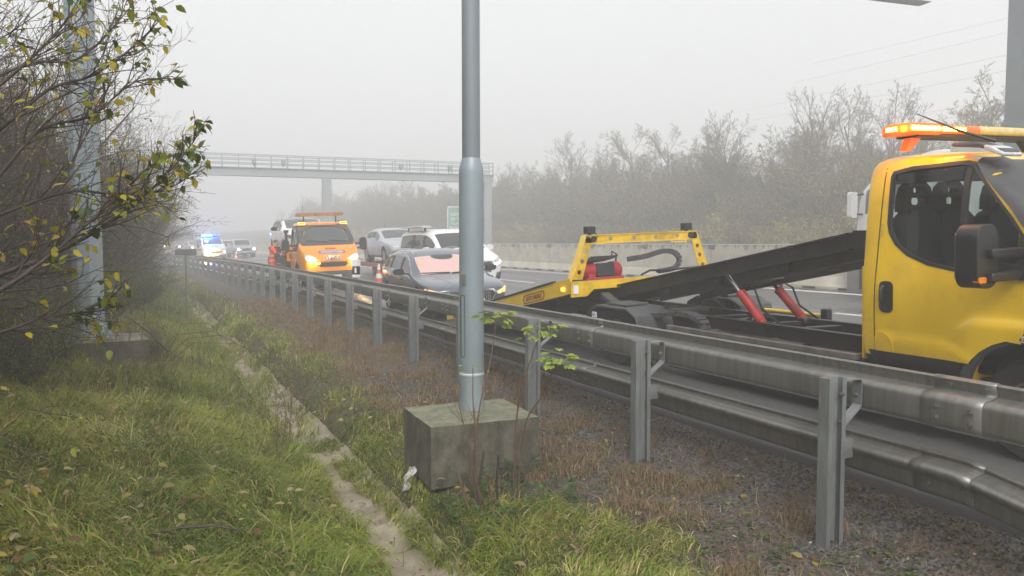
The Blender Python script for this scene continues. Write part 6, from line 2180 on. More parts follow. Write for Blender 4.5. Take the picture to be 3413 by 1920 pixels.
for (px, zc, sc, mm, lab) in ((2040, 48, .92, tD, 'tallest slender leafless tree rising above the far scrub'), (1845, 50, .98, tA, 'wide leafless tree with an open fan of branches on the far slope'), (2215, 46, .95, tA, 'rounded leafless tree just left of the orange light bar'),
                         (2480, 42, 1.02, tB, 'leafless tree between the orange light bar and the grey mast'), (1240, 80, .88, tC, 'foggy narrow tree just right of the middle lamp pole')):
    p = at_px(px, 612, zc); xr = p.x + cvf(p.y)
    place('bare_tree', lab, 'tree', mm, p.x, p.y, hill_z(xr) - .1, sc, TR.uniform(0, 6.28), None, ('trunk', 'crown', 'leaves'))

# ---- saplings growing at the lamp pole block
def palmate(items, p, d, r, n=6, size=.075):
    for k in range(n):
        for s in range(5):
            a = r.uniform(0, 6.28)
        az = 6.283 * k / n + r.uniform(-.3, .3)
        stem = Vector((math.cos(az), math.sin(az), r.uniform(-.1, .5))).normalized()
        q = p + stem * r.uniform(.05, .13)
        for s in (-1.0, -.45, 0, .45, 1.0):
            dd = stem.copy(); dd.rotate(Matrix.Rotation(s * .9, 3, Vector((0, 0, 1)))); dd.z -= .25
            items.append((q, dd, Vector((r.gauss(0, .3), r.gauss(0, .3), 1)), size * (1 - .25 * abs(s)) * r.uniform(.75, 1.1), pick(r, [(4, (.36, .45, .09)), (2, (.22, .32, .07)), (1, (.4, .38, .08))])))


r = random.Random(77)
sap = [((1185, 1130, 5.75), (1235, 900, 6.0), (1248, 800, 6.1), 9, .95), ((1290, 1100, 5.75), (1320, 950, 5.7), (1362, 830, 5.65), 9, .9), ((1300, 1110, 5.7), (1360, 1000, 5.55), (1405, 905, 5.45), 9, .9), ((1190, 1140, 5.7), (1165, 1060, 5.7), (1140, 960, 5.8), 0, 0), ((1200, 1140, 5.7), (1190, 1010, 5.75), (1190, 920, 5.85), 3, .35)]
root = at_px(1225, 1160, 5.62); root.z = gzf(root.x, root.y)
for i, (a, b2, c, nl, ls) in enumerate(sap):
    p0 = at_px(*a); p0.z = gzf(p0.x, p0.y) if i != 1 else gzf(p0.x, p0.y)
    pa, pb, pc = at_px(*a), at_px(*b2), at_px(*c)
    lab = ['upright leafy sapling directly right of the lamp pole', 'leafy sapling leaning right in front of a guard rail post', 'lowest leafy sapling leaning farthest right from the block', 'bare reddish sapling stem leaning left across the lamp pole', 'thin nearly leafless sapling stem in front of the lamp pole'][i]
    t = thing('sapling', lab, 'sapling', tuple(p0), (0, 0, 0), 'saplings at the concrete block')
    s = Sprig(200 + i)
    pts = sm([p0 - p0, pa.lerp(pb, .35) - p0, pb - p0, pc - p0], 14)
    s.tw.append((pts, .0085, .0032, 0))
    for k in range(4):
        j = r.randint(3, 11); d = (pts[j + 1] - pts[j]).normalized() + Vector((r.gauss(0, .5), r.gauss(0, .5), .1))
        s.grow(pts[j], d, r.uniform(.10, .28), .003, 2, 2, .1)
    part('stem', s.twig_mesh('stem', M['stem_red'], sides=5), None, t, 0)
    if nl:
        it = []
        palmate(it, pts[-1], None, r, nl + 1, .095 * ls)
        palmate(it, pts[-2], None, r, max(2, nl // 2 + 1), .10 * ls)
        part('leaves', leaf_mesh('leaves', it, M['leaf']), None, t, 0)
    mb = MB()
# stubs and dry stems against the block
t = thing('dry_stems', 'bunch of short broken brown stems against the front of the concrete block', 'dry stems', tuple(root))
for k in range(7):
    a = Vector((r.uniform(-.16, .16), r.uniform(-.08, .05), -.05)); b2 = a + Vector((r.gauss(0, .10), r.gauss(0, .06), r.uniform(.25, .55)))
    mb = MB(); mb.tube([a, a.lerp(b2, .5) + Vector((r.gauss(0, .015), 0, 0)), b2], [.014, .011, .008], 6); part('stem', mb, M['stem_red'] if k % 2 else M['bark'], t)

# tall dead stalks beside the channel and further weeds
dead = [(1.25, 7.6, .75, 8), (1.35, 8.1, .62, 7), (1.1, 7.1, .55, 6), (-.25, 9.6, .7, 8), (.25, 10.4, .62, 8), (.75, 11.6, .6, 8), (-.75, 3.3, .5, 4), (-.15, 3.0, .45, 3), (2.9, 13.6, .55, 9), (3.1, 12.3, .45, 8)]
for i, (x, y, h, n) in enumerate(dead):
    s = Sprig(300 + i); q = random.Random(310 + i)
    for k in range(n):
        s.grow((q.gauss(0, .07), q.gauss(0, .07), -.03), (q.gauss(0, .16), q.gauss(0, .16), 1), h * q.uniform(.6, 1.15), .0032, 1, 2, .06, .02, (5, 5), (18, 40), (.2, .42), (8, 7, 4), .4)
    t = thing('dead_weed', 'clump of dark brown dead weed stalks standing in the verge grass', 'weed', (x - cvf(y), y, gzf(x - cvf(y), y)), (0, 0, 0), 'dead weed clumps in the verge')
    part('stalks', s.twig_mesh('stalks', M['stem_red'], sides=3), None, t, 0)
    part('seed_heads', leaf_mesh('seed_heads', scatter_leaves(s, .5, .022, [(2, (.09, .055, .03)), (1, (.16, .1, .05))], q), M['leaf'], True), None, t, 0)

# stick on the grass, rag by the block, bramble arcs at the plinth
p = at_px(470, 1272, 4.35); p.z = gzf(p.x, p.y) + .09
a = at_px(380, 1300, 4.3); a.z = gzf(a.x, a.y) + .06; b2 = at_px(615, 1255, 4.45); b2.z = gzf(b2.x, b2.y) + .15
mb = MB(); mb.tube([a, a.lerp(b2, .3) + Vector((0, 0, .03)), a.lerp(b2, .65) + Vector((0, 0, .035)), b2], [.009, .008, .006, .003], 6)
tag(part('fallen_stick', mb, M['bark']), 'thin dark stick lying across the long grass left of the channel', 'stick')
mb = MB()
q = random.Random(8)
base_p = Vector((1.98, 5.95, gzf(1.98, 5.95)))
nx, ny = 6, 12
for j in range(ny + 1):
    for i in range(nx + 1):
        u = i / nx - .5; v = j / ny
        wv = .035 + .03 * math.sin(v * 7 + 1)
        mb.v.append((base_p.x + u * wv + .05 * (1 - v) * -1 + .02 * math.sin(v * 9), base_p.y - .03 * v + .03 * math.sin(u * 14 + v * 5), base_p.z + .06 + .20 * v + .012 * math.sin(u * 23)))
for j in range(ny):
    for i in range(nx):
        k = j * (nx + 1) + i; mb.f.append((k, k + 1, k + nx + 2, k + nx + 1))
o = part('plastic_rag', mb, M['rag'], None, 60); tag(o, 'torn white plastic rag hanging in the grass left of the concrete block', 'rag')
t = thing('bramble', 'tangle of bare reddish bramble stems around the overgrown plinth on the left', 'bramble', (-.4, 10.8, gzf(-.4, 10.8)))
for k in range(26):
    a = Vector((q.uniform(-1.0, .6), q.uniform(-.4, .3), 0)); hgt = q.uniform(.25, .8); ln = q.uniform(.5, 1.5); an = q.uniform(-.5, .7)
    c = Vector((math.cos(an) * ln, math.sin(an) * ln * .4, q.uniform(-.02, .25)))
    mb = MB(); mb.tube([a, a + c * .3 + Vector((0, 0, hgt)), a + c * .65 + Vector((0, 0, hgt * .9)), a + c + Vector((0, 0, .05))], [.006, .005, .004, .0025], 5); part('stem', mb, M['stem_red'], t)
a = at_px(318, 795, 9.6); b2 = at_px(424, 883, 9.4)
mb = MB(); mb.tube([a, a.lerp(b2, .5) + Vector((0, 0, .03)), b2], [.004, .009, .011], 6)
tag(part('leaning_stick', mb, M['bark']), 'dark bare stick leaning in the grass right of the overgrown plinth', 'stick')


# ------------------------------------------------------------------ ground cover
def sin_noise(X, Y, s, ph):
    return (np.sin(X * s + 1.7 * np.sin(Y * s * .61 + ph)) * np.sin(Y * s * .83 + ph * 2 + 1.3 * np.sin(X * s * .47)) + .5 * np.sin(X * s * 2.3 + ph) * np.sin(Y * s * 2.1 - ph)) / 1.5


def blades(n, yr, pw, w, ln, colfn, maskfn, levels=4, bend=(.7, 2.1), seed=1, xr_rng=(-6, 3.9), clump=.6, spread=.06, comb=.9):
    g = np.random.default_rng(seed)
    m = int(n * 2.2)
    # more blades where they are near
    u = g.random(m)
    Y = (yr[0] ** pw + u * (yr[1] ** pw - yr[0] ** pw)) ** (1 / pw)
    xlo = np.maximum(xr_rng[0], .25 - .66 * Y)
    Xr = xlo + g.random(m) * (xr_rng[1] - xlo)
    # clumps
    k = (g.random(m) < clump)
    q = .22
    cx = np.floor(Xr / q); cy_ = np.floor(Y / q)
    hx = np.modf(np.abs(np.sin(cx * 12.9898 + cy_ * 78.233) * 43758.5453))[0]; hy = np.modf(np.abs(np.sin(cx * 39.346 + cy_ * 11.135) * 24634.6345))[0]
    Xr = np.where(k, (cx + hx) * q + g.normal(0, spread, m), Xr); Y = np.where(k, (cy_ + hy) * q + g.normal(0, spread, m), Y)
    keep = g.random(m) < maskfn(Xr, Y)
    Xr = Xr[keep][:n]; Y = Y[keep][:n]; hx = hx[keep][:n]
    n = len(Xr)
    X = Xr - cv(Y); Z = gz(X, Y) - .01
    dc = np.abs(Xr - 1.65)
    Z = np.where(dc < .27, np.maximum(Z, -.66 + 1.7 * dc * dc), Z)
    L_ = ln(Xr, Y, g) ; A = g.uniform(bend[0], bend[1], n)
    az = sin_noise(Xr, Y, 1.3, 2.) * 1.6 + g.normal(0, comb, n) - .9 + 3 * (hx - .5)
    Wd = w(Y) * g.uniform(.7, 1.3, n)
    C = colfn(Xr, Y, g)
    t = np.linspace(0, 1, levels + 1)
    h = np.sin(A[:, None] * t) / A[:, None] * L_[:, None]; d = (1 - np.cos(A[:, None] * t)) / A[:, None] * L_[:, None]
    dx, dy = np.cos(az), np.sin(az)
    P = np.stack([X[:, None] + dx[:, None] * d, Y[:, None] + dy[:, None] * d, Z[:, None] + h], -1)
    sd = az + np.pi / 2 + g.normal(0, .5, n)
    S = np.stack([np.cos(sd), np.sin(sd), np.zeros(n)], -1)[:, None, :] * (Wd[:, None] * (1 - t ** 1.6 * .92)[None, :] * .5)[:, :, None]
    V = np.stack([P - S, P + S], 2).reshape(-1, 3)
    i = (np.arange(n) * (levels + 1) * 2)[:, None] + (np.arange(levels) * 2)[None, :]
    F = np.stack([i, i + 1, i + 3, i + 2], -1).reshape(-1)
    return V, F, np.repeat(C, (levels + 1) * 2, axis=0)


def join(name, sets, mat):
    o = 0; VV = []; FF = []; CC = []
    for (v, f, c) in sets:
        VV.append(v); FF.append(f + o); CC.append(c); o += len(v)
    me = raw_mesh(name, np.concatenate(VV), np.concatenate(FF), 4, mat, cols=np.concatenate(CC))
    ob_ = bpy.data.objects.new(name, me); link(ob_); tag(ob_, kind='stuff'); return ob_


def in_block(Xr, Y):
    return ((np.abs(Xr - 2.55) < .47) & (np.abs(Y - 6.02) < .42)) | ((np.abs(Xr + .42) < .5) & (np.abs(Y - 11.3) < .47))


def chan(Xr, Y):
    n1 = sin_noise(Xr * 0, Y, 2.3, .4); n2 = sin_noise(Xr * 0 + .3, Y, 1.1, 2.); n3 = sin_noise(Xr, Y, 9., 1.)
    wdt = np.clip(.26 - (Y - 3.4) * .045, .085, .28) + .035 * n1 + .03 * n3
    wdt = np.where(Y > 8.2, np.where(n2 > .35, .10, .0), wdt)
    off = .035 * sin_noise(Xr * 0 + 1., Y, 1.7, 3.)
    return np.abs(Xr - 1.63 - off) < wdt


def gravel_edge(Xr, Y):
    e = 2.75 + .33 * sin_noise(Xr * .2, Y, 1.1, 1.) + .12 * sin_noise(Xr, Y, 4.0, 2) + np.clip((5.6 - Y) * .10, -.12, .25)
    return np.clip((e - Xr) / .35 + .5, 0, 1)


def mask_g(Xr, Y):
    m = gravel_edge(Xr, Y)
    m = np.where(chan(Xr, Y), .015, m)
    litter = np.clip(1 - np.hypot((Xr + 1.45) / .95, (Y - 3.3) / 1.7), 0, 1)
    m = m * (1 - .8 * np.clip(litter * 2.2, 0, 1))
    m = m * (.55 + .45 * (sin_noise(Xr, Y, 2.2, 5) > -.45))
    return np.where(in_block(Xr, Y), 0, m)


def col_g(Xr, Y, g):
    n = len(Xr)
    a = np.clip(.5 + .65 * sin_noise(Xr, Y, 1.7, .3) + g.normal(0, .22, n), 0, 1)[:, None]
    dark = np.array([.10, .175, .022]); mid = np.array([.27, .345, .04]); yel = np.array([.48, .43, .08]); straw = np.array([.62, .5, .22])
    c = dark * (1 - a) + mid * a
    y = np.clip(.22 + .35 * sin_noise(Xr, Y, .9, 4.) + .22 * (Xr < -.2) + .10 * (Y > 9) + g.normal(0, .25, n), 0, 1)[:, None]
    c = c * (1 - .6 * y) + yel * (.6 * y)
    s = (g.random(n) < (.13 + .10 * (Xr < .2) + .16 * (Xr > 2.2)))[:, None]
    c = np.where(s, straw * g.uniform(.6, 1.1, n)[:, None], c)
    return c * g.uniform(.8, 1.2, n)[:, None]


def len_g(Xr, Y, g):
    n = len(Xr)
    b = .135 + .085 * sin_noise(Xr, Y, 1.9, 1.2) + .05 * sin_noise(Xr, Y, 4.6, 3.2) + .04 * (Xr < 1.4)
    b = b * np.where(Xr > 1.85, .72, 1.0) * np.where((Xr > -1.2) & (Xr < 1.5) & (Y < 9), 1.1, 1)
    b = np.where(np.abs(Xr + .4) + np.abs(Y - 10.5) < 1.3, b + .20, b)
    return np.clip(b * 1.0 * g.uniform(.5, 1.6, n), .04, .48)


join('grass', [
    blades(135000, (1.6, 8.5), .55, lambda Y: .0064 + .0004 * Y, len_g, col_g, mask_g, 4, (1.3, 2.9), 1),
    blades(75000, (8.0, 22), .5, lambda Y: .0046 + .00055 * Y, len_g, col_g, mask_g, 3, (1.0, 2.5), 2),
    blades(30000, (21, 75), .5, lambda Y: .012 + .0005 * Y, lambda a, b, g: len_g(a, b, g) * 1.25, col_g, mask_g, 2, (.6, 1.7), 3, (-6, 3.6)),
], M['grass'])


def mask_w(Xr, Y):
    pt = sin_noise(Xr, Y, 2.9, 7) + .5 * sin_noise(Xr, Y, 6.5, 2)
    m = (1 - gravel_edge(Xr, Y)) * np.where(Y < 7.5, .07 + .6 * (pt > .12), .25 + .75 * (pt > -.2)) * np.where(Xr > 4.2, .7, 1)
    return np.where(in_block(Xr, Y) | (Xr > 4.44), 0, m)


def col_w(Xr, Y, g):
    n = len(Xr)
    a = g.random(n)[:, None]
    c = np.array([.14, .085, .046]) * (1 - a) + np.array([.38, .27, .16]) * a
    t = (g.random(n) < .10)[:, None]
    c = np.where(t, np.array([.07, .10, .03]), c)
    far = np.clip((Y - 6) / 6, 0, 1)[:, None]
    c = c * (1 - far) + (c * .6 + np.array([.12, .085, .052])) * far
    return c


def len_w(Xr, Y, g):
    return np.clip((.062 + .045 * sin_noise(Xr, Y, 3.3, 2)) * g.uniform(.5, 1.9, len(Xr)), .015, .17)


join('dry_weeds', [
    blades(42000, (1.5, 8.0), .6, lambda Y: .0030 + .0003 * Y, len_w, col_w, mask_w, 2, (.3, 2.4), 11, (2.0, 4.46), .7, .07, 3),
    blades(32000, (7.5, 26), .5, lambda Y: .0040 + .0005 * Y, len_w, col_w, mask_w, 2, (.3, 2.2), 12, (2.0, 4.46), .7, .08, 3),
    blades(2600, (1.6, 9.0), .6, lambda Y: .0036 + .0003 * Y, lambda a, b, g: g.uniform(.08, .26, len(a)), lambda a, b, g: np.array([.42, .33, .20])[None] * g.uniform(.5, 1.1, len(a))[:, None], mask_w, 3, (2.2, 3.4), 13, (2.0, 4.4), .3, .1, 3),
], M['weed'])

# little green rosettes and herbs in the gravel and lawn
g = np.random.default_rng(44)
items = []
q = random.Random(45)
def herb(x, y, n, size, pal, h=.03):
    z = gzf(x, y)
    for k in range(n):
        a = q.uniform(0, 6.28)
        items.append((Vector((x + q.gauss(0, .02), y + q.gauss(0, .02), z + q.uniform(.0, h))), Vector((math.cos(a), math.sin(a), q.uniform(-.1, .7))), Vector((q.gauss(0, .3), q.gauss(0, .3), 1)), size * q.uniform(.6, 1.3), pick(q, pal)))
HG = [(3, (.075, .13, .035)), (2, (.14, .19, .05)), (1, (.2, .19, .06))]
for k in range(950):
    y = 2.0 + 8 * q.random() ** 1.6; x = q.uniform(2.3, 4.4)
    herb(x, y, q.randint(3, 8), .028, HG, .03)
for k in range(420):
    y = 2.2 + 9 * q.random() ** 1.5; x = q.uniform(max(-2.6, .3 - .62 * y), 2.4)
    if abs(x - 1.65) < .3: continue
    herb(x, y, q.randint(4, 9), .05, [(3, GREEN), (2, (.075, .13, .035)), (1, YGREEN)], .12)
for k in range(70):
    y = q.uniform(4.6, 5.6); x = q.uniform(1.95, 3.0)
    herb(x, y, q.randint(5, 10), .045, [(3, (.055, .12, .035)), (2, (.09, .15, .05))], .14)
ob_ = bpy.data.objects.new('ground_herbs', leaf_mesh('ground_herbs', items, M['leaf'])); link(ob_); tag(ob_, kind='stuff')

# fallen leaves
items = []
LPAL = [(3, (.32, .25, .10)), (3, (.40, .32, .06)), (2, (.16, .08, .035)), (2, (.24, .14, .07)), (1, (.46, .38, .22))]
for k in range(3600):
    u = q.random()
    if u < .55:
        y = q.uniform(1.9, 5.2); x = q.gauss(-1.35, .5)
    elif u < .85:
        y = 2.2 + 8 * q.random() ** 1.4; x = q.uniform(max(-2.5, .3 - .62 * y), 1.4)
    else:
        y = 2.4 + 8 * q.random() ** 1.4; x = q.uniform(1.9, 4.0)
        if q.random() < .45: continue
    z = gzf(x, y) + (q.uniform(.03, .17) if x < 2.4 else .012)
    a = q.uniform(0, 6.28)
    items.append((Vector((x, y, z)), Vector((math.cos(a), math.sin(a), q.uniform(-.35, .35))), Vector((q.gauss(0, .45), q.gauss(0, .45), 1)), q.uniform(.03, .085), pick(q, LPAL)))
for k in range(60):
    y = q.uniform(3.2, 9); x = 1.65 + q.gauss(0, .12)
    a = q.uniform(0, 6.28)
    items.append((Vector((x, y, -.63 + abs(x - 1.65) * .3)), Vector((math.cos(a), math.sin(a), q.uniform(-.1, .3))), Vector((q.gauss(0, .4), q.gauss(0, .4), 1)), q.uniform(.025, .06), pick(q, [(2, (.10, .06, .035)), (1, (.2, .13, .06))])))
ob_ = bpy.data.objects.new('fallen_leaves', leaf_mesh('fallen_leaves', items, M['leaf'])); link(ob_); tag(ob_, kind='stuff')

# gravel chips
n = 15000
Y = 1.6 + 9 * g.random(n) ** 1.7; X = 2.3 + 2.14 * g.random(n)
k = g.random(n) < (1 - gravel_edge(X, Y) * .92)
k &= ~in_block(X, Y)
X = X[k]; Y = Y[k]; n = len(X)
oc = np.array([[1, 0, 0], [-1, 0, 0], [0, 1, 0], [0, -1, 0], [0, 0, 1], [0, 0, -1]], float)
of = np.array([[0, 2, 4], [2, 1, 4], [1, 3, 4], [3, 0, 4], [2, 0, 5], [1, 2, 5], [3, 1, 5], [0, 3, 5]])
sc = (g.uniform(.004, .015, n) ** 1.0)[:, None, None] * g.uniform(.6, 1.4, (n, 1, 3)) * np.array([1, 1, .6])
an = g.random(n) * 6.28
v = (oc[None] + g.normal(0, .22, (n, 6, 3))) * sc
vx = v[..., 0] * np.cos(an)[:, None] - v[..., 1] * np.sin(an)[:, None]; vy = v[..., 0] * np.sin(an)[:, None] + v[..., 1] * np.cos(an)[:, None]
v = np.stack([vx, vy, v[..., 2]], -1) + np.stack([X, Y, gz(X, Y) + .002], -1)[:, None, :]
cc = np.array([.085, .08, .075]) * g.uniform(.3, 1.9, (n, 1)); w_ = g.random(n) < .006; cc[w_] = (.55, .53, .5)
me = raw_mesh('gravel', v.reshape(-1, 3), (of[None] + (np.arange(n) * 6)[:, None, None]).reshape(-1), 3, M['weed'], cols=np.repeat(cc, 6, axis=0))
ob_ = bpy.data.objects.new('gravel', me); link(ob_); tag(ob_, kind='stuff')
# ------------------------------------------------------------------ people
def skin_mesh(name, J, E, lv=2):
    """J: {name: (pos, radius)}; E: edges. one continuous skin grown over the joints"""
    keys = list(J)
    me = bpy.data.meshes.new(name)
    me.from_pydata([J[k][0] for k in keys], [(keys.index(a), keys.index(b)) for a, b in E], [])
    def fn(o):
        m = o.modifiers.new('skin', 'SKIN'); m.use_smooth_shade = True
        for i, k in enumerate(keys):
            sv = o.data.skin_vertices[0].data[i]
            r = J[k][1]
            sv.radius = r if isinstance(r, tuple) else (r, r)
            sv.use_root = (i == 0)
        s = o.modifiers.new('sub', 'SUBSURF'); s.levels = lv; s.render_levels = lv
    return eval_mesh(me, [fn])


def limb(name, pts, rs, mat, parent, n=12):
    mb = MB(); mb.tube(pts, rs, n); return part(name, mb, mat, parent, 60)


def person_at(label, loc, rz, hips, chest, head, arms, legs, jacket, trousers, bands, group=None, scale=1.0, cap=None, lower=True):
    t = thing('person', label, 'person', loc, (0, 0, rz), group)
    V_ = Vector
    J = {'hip': (hips, (.13, .11)), 'waist': (tuple(V_(hips).lerp(V_(chest), .45)), (.125, .10)), 'chest': (chest, (.15, .115)),
         'neck0': (tuple(V_(chest).lerp(V_(head), .42)), .062), 'neck': (tuple(V_(chest).lerp(V_(head), .62)), .055), 'head': (head, (.082, .095))}
    up = (V_(head) - V_(chest)).normalized()
    J['crown'] = (tuple(V_(head) + V_((0, 0, .085))), (.066, .078)); J['chin'] = (tuple(V_(head) + V_((0, -.055, -.075))), (.042, .040))
    E = [('hip', 'waist'), ('waist', 'chest'), ('chest', 'neck0'), ('neck0', 'neck'), ('neck', 'head'), ('head', 'crown'), ('head', 'chin')]
    for s, (sh, el, wr) in arms.items():
        J['sh' + s] = (sh, .062); J['el' + s] = (el, .043); J['wr' + s] = (wr, .030)
        d = (V_(wr) - V_(el)).normalized(); pm = V_(wr) + d * .07
        J['pm' + s] = (tuple(pm), (.038, .02))
        E += [('chest', 'sh' + s), ('sh' + s, 'el' + s), ('el' + s, 'wr' + s), ('wr' + s, 'pm' + s)]
        sd = d.cross(V_((0, 0, 1)))
        if sd.length < .1: sd = V_((1, 0, 0))
        sd.normalize()
        for f, (o, l) in enumerate(((-.030, .075), (-.010, .088), (.010, .082), (.029, .064))):
            b0 = pm + sd * o + d * .025; b1 = b0 + d * l * .55 + V_((0, 0, -.012)); b2 = b1 + d * l * .35 + V_((0, 0, -.03))
            J['f%s%da' % (s, f)] = (tuple(b0), .0095); J['f%s%db' % (s, f)] = (tuple(b1), .0088); J['f%s%dc' % (s, f)] = (tuple(b2), .0075)
            E += [('pm' + s, 'f%s%da' % (s, f)), ('f%s%da' % (s, f), 'f%s%db' % (s, f)), ('f%s%db' % (s, f), 'f%s%dc' % (s, f))]
        th = V_(wr) + d * .03 + sd * .035
        J['t%sa' % s] = (tuple(th), .011); J['t%sb' % s] = (tuple(th + d * .05 + sd * .012), .009)
        E += [('wr' + s, 't%sa' % s), ('t%sa' % s, 't%sb' % s)]
    for s, (hp, kn, an, toe) in legs.items():
        J['hp' + s] = (hp, .092); J['kn' + s] = (kn, .060); J['an' + s] = (an, .042); J['toe' + s] = (toe, (.045, .03))
        E += [('hip', 'hp' + s), ('hp' + s, 'kn' + s), ('kn' + s, 'an' + s), ('an' + s, 'toe' + s)]
    body = part('body', skin_mesh('body', J, E), M['skin'], t, 60)
    # face
    h = V_(head)
    mb = MB(); mb.lathe([(0, .012), (.010, .0), (.015, -.03), (0, -.036)], tuple(h + V_((0, -.098, .0))), 'z', 8); part('nose', mb, M['skin'], t, 60)
    for s in (-1, 1):
        mb = MB(); mb.lathe([(0, -.009), (.009, 0), (0, .009)], tuple(h + V_((s * .031, -.088, .018))), 'z', 8); part('eye', mb, M['ink'], t, 60)
        mb = MB(); mb.lathe([(0, -.03), (.016, -.012), (.018, .012), (0, .03)], tuple(h + V_((s * .084, .005, .0))), 'z', 8); part('ear', mb, M['skin'], t, 60)
    mb = MB(); mb.box(tuple(h + V_((0, -.088, -.052))), (.05, .008, .008)); part('mouth', mb, M['brown_red'], t, 0)
    # jacket: loose trunk and sleeves
    JJ = {'hem': (tuple(V_(hips) + V_((0, 0, -.10))), (.185, .15)), 'w': (tuple(V_(hips).lerp(V_(chest), .4)), (.19, .15)), 'c': (chest, (.20, .15)), 'nk': (tuple(V_(chest).lerp(V_(head), .45)), (.085, .085))}
    EE = [('hem', 'w'), ('w', 'c'), ('c', 'nk')]
    for s, (sh, el, wr) in arms.items():
        JJ['s' + s] = (sh, .092); JJ['e' + s] = (el, .070); JJ['r' + s] = (tuple(V_(el).lerp(V_(wr), .92)), .052)
        EE += [('c', 's' + s), ('s' + s, 'e' + s), ('e' + s, 'r' + s)]
    jk = part('jacket', skin_mesh('jacket', JJ, EE), M[jacket], t, 60)
    for (a, b2, f, r1) in bands:
        P_ = {'hips': V_(hips), 'chest': V_(chest)}
        for s in arms: P_['sh' + s], P_['el' + s], P_['wr' + s] = (V_(q) for q in arms[s])
        for s in legs: P_['hp' + s], P_['kn' + s], P_['an' + s] = (V_(q) for q in legs[s][:3])
        p = P_[a].lerp(P_[b2], f); d = (P_[b2] - P_[a]).normalized() * .03
        mb = MB()
        k = 20
        u = d.orthogonal().normalized(); w2 = d.normalized().cross(u)
        if abs(d.normalized().z) > .8: u = V_((1, 0, 0)); w2 = V_((0, 1, 0))
        vs = []
        for q in (p - d, p + d):
            for i in range(k):
                an = 2 * math.pi * i / k
                rx, ry = r1 if isinstance(r1, tuple) else (r1, r1)
                vs.append(q + u * math.cos(an) * rx + w2 * math.sin(an) * ry)
        mb.add(vs, [(i, (i + 1) % k, k + (i + 1) % k, k + i) for i in range(k)])
        part('reflective_band', mb, M['band_grey'], jk, 60)
    mb = MB(); c = V_(chest)
    # trousers
    if lower:
        TT = {'b': (hips, (.15, .13))}; TE = []
        for s, (hp, kn, an, toe) in legs.items():
            TT['h' + s] = (hp, .115); TT['k' + s] = (kn, .088); TT['a' + s] = (tuple(V_(kn).lerp(V_(an), .88)), .078)
            TE += [('b', 'h' + s), ('h' + s, 'k' + s), ('k' + s, 'a' + s)]
        part('trousers', skin_mesh('trousers', TT, TE), M[trousers], t, 60)
        for s, (hp, kn, an, toe) in legs.items():
            mb = MB(); a = V_(an); b2 = V_(toe)
            mb.tube([a + V_((0, 0, .06)), a + V_((0, .02, -.03)), a.lerp(b2, .5) + V_((0, 0, -.03)), b2 + V_((0, 0, -.02)), b2 + (b2 - a).normalized() * .06 + V_((0, 0, -.03))], [.06, .065, .058, .052, .03], 10)
            part('boot', mb, M['black'], t, 60)
    return t


# roadside worker beside the orange truck: faces the truck, head bowed over his hands
wkx, wky = 4.47, 29.0
arms = {'L': ((.19, .0, 1.40), (.27, -.16, 1.16), (.16, -.40, 1.12)), 'R': ((-.19, .0, 1.40), (-.27, -.17, 1.15), (-.12, -.41, 1.14))}
legs = {'L': ((.10, .03, .90), (.12, -.01, .48), (.12, .06, .08), (.13, -.11, .04)), 'R': ((-.10, .03, .90), (-.12, .0, .48), (-.13, .08, .08), (-.14, -.09, .04))}
wk = person_at('roadside worker in orange hi-vis jacket and trousers leaning in beside the orange truck', (wkx, wky, road_at(wkx, wky)), rad(72), (0, .03, .95), (0, -.05, 1.36), (0, -.13, 1.62), arms, legs, 'hivis', 'hivis',
               [('hips', 'chest', -.05, (.205, .165)), ('hips', 'chest', .42, (.208, .168)), ('elL', 'wrL', .35, .074), ('elR', 'wrR', .35, .074), ('knL', 'anL', .35, .098), ('knR', 'anR', .35, .098)])
mb = MB(); mb.lathe([(.165, 1.43), (.20, 1.40), (.215, 1.36), (.205, 1.34)], (0, -.04, .03), 'z', 20, closed=True)
part('navy_yoke', mb, M['navy'], wk, 60)
for s in (-1, 1):
    mb = MB(); mb.tube([(s * .255, -.13, 1.19), (s * .27, -.165, 1.155), (s * .23, -.25, 1.14)], [.077, .082, .074], 12, False); part('navy_sleeve_patch', mb, M['navy'], wk, 60)
mb = MB(); mb.lathe([(.078, -.02), (.088, .03), (.080, .07), (.06, .085)], (0, -.095, 1.625), 'z', 16, closed=True)
part('hair', mb, M['hair'], wk, 60).scale = (1, 1, 1)

# driver of the yellow truck, only a lime sleeve shows from here
arms = {'L': ((.20, .05, 1.62), (.25, -.10, 1.36), (.18, -.42, 1.42)), 'R': ((-.20, .05, 1.62), (-.25, -.10, 1.36), (-.18, -.42, 1.42))}
legs = {'L': ((.10, .0, 1.08), (.13, -.46, 1.10), (.13, -.55, .68), (.13, -.70, .64)), 'R': ((-.10, .0, 1.08), (-.13, -.46, 1.10), (-.13, -.55, .68), (-.13, -.70, .64))}
dz = road_at(TX, TY)
person_at('driver in a lime yellow jacket sitting at the wheel of the yellow truck', (TX + .54, TY + 1.66, dz + .01), 0, (0, .0, 1.12), (0, .06, 1.56), (0, .0, 1.88), arms, legs, 'lime', 'navy', [('elL', 'wrL', .3, .072), ('elR', 'wrR', .3, .072)])
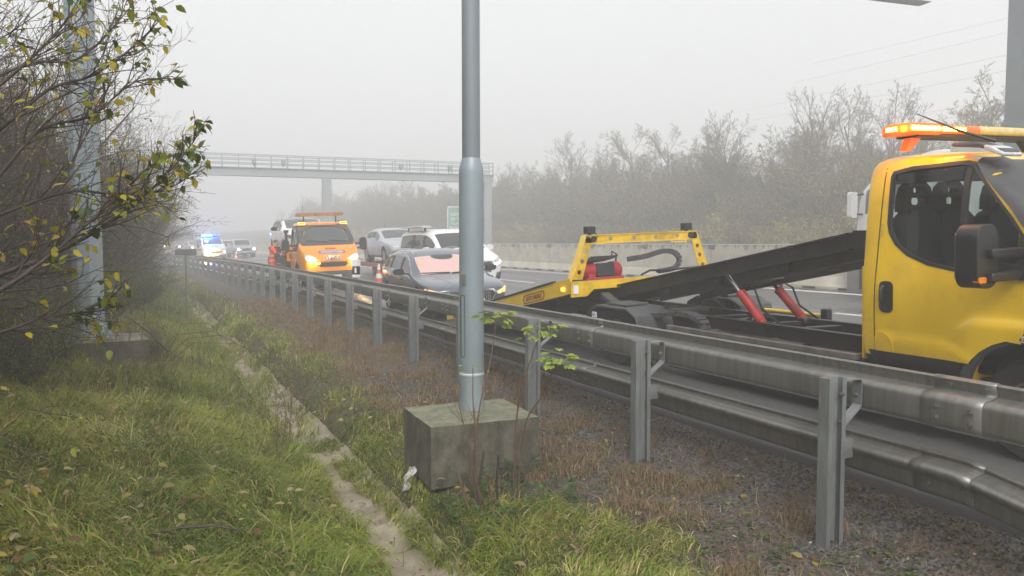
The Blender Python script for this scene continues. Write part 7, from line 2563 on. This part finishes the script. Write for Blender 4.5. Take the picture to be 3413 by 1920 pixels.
# ------------------------------------------------------------------ air, sky, sun, camera
def haze():
    mb = MB(); mb.box((60, 120, 12.6), (420, 300, 30.8))
    m = bpy.data.materials.new('haze'); m.use_nodes = True
    nt = m.node_tree; nt.nodes.clear()
    out = nt.nodes.new('ShaderNodeOutputMaterial'); pv = nt.nodes.new('ShaderNodeVolumePrincipled')
    pv.inputs['Color'].default_value = (.97, .975, .98, 1)
    pv.inputs['Density'].default_value = HAZE_D
    pv.inputs['Density Attribute'].default_value = ''
    pv.inputs['Anisotropy'].default_value = .2
    nt.links.new(pv.outputs[0], out.inputs['Volume'])
    m.cycles.homogeneous_volume = True
    o = part('haze', mb, m, None, 0)
    tag(o, kind='stuff')
HAZE_D = .0106
haze()

SUN_EL, SUN_AZ = rad(42), rad(200)
w = bpy.data.worlds.new('World'); scene.world = w; w.use_nodes = True
nt = w.node_tree
bg = nt.nodes['Background']
sky = nt.nodes.new('ShaderNodeTexSky'); sky.sky_type = 'NISHITA'; sky.sun_disc = False
sky.sun_elevation = SUN_EL; sky.sun_rotation = SUN_AZ; sky.air_density = 1.0; sky.dust_density = 6.0; sky.ozone_density = 1.0
hs = nt.nodes.new('ShaderNodeHueSaturation'); hs.inputs['Saturation'].default_value = .10; hs.inputs['Value'].default_value = 1.0
mixn = nt.nodes.new('ShaderNodeMix'); mixn.data_type = 'RGBA'; mixn.inputs[0].default_value = .6; mixn.inputs[7].default_value = (8.2, 8.3, 8.4, 1)
nt.links.new(sky.outputs[0], hs.inputs['Color']); nt.links.new(hs.outputs[0], mixn.inputs[6]); nt.links.new(mixn.outputs[2], bg.inputs['Color'])
bg.inputs['Strength'].default_value = .090
sl = bpy.data.lights.new('sun', 'SUN'); sl.energy = 1.5; sl.angle = rad(25); sl.color = (1, .97, .93)
so = bpy.data.objects.new('sun', sl); link(so)
so.rotation_euler = (rad(90) - SUN_EL, 0, math.pi - SUN_AZ)

cam = bpy.data.cameras.new('camera'); co = bpy.data.objects.new('camera', cam); link(co)
co.location = (0, 0, 1.62); co.rotation_euler = (rad(90 - 3.4), 0, rad(-26.2))
cam.sensor_width = 36; cam.lens = 36 * 1910 / 2576; cam.clip_start = .05; cam.clip_end = 2000
scene.camera = co
scene.view_settings.view_transform = 'Standard'; scene.view_settings.look = 'None'
scene.view_settings.exposure = .84; scene.view_settings.gamma = 1.0
cy = scene.cycles
cy.use_denoising = True
cy.max_bounces = 8; cy.diffuse_bounces = 3; cy.glossy_bounces = 3; cy.transmission_bounces = 4; cy.transparent_max_bounces = 12; cy.volume_bounces = 3
cy.sample_clamp_indirect = 4.0; cy.sample_clamp_direct = 0
cy.caustics_reflective = False; cy.caustics_refractive = False
cy.use_adaptive_sampling = True; cy.adaptive_threshold = .02
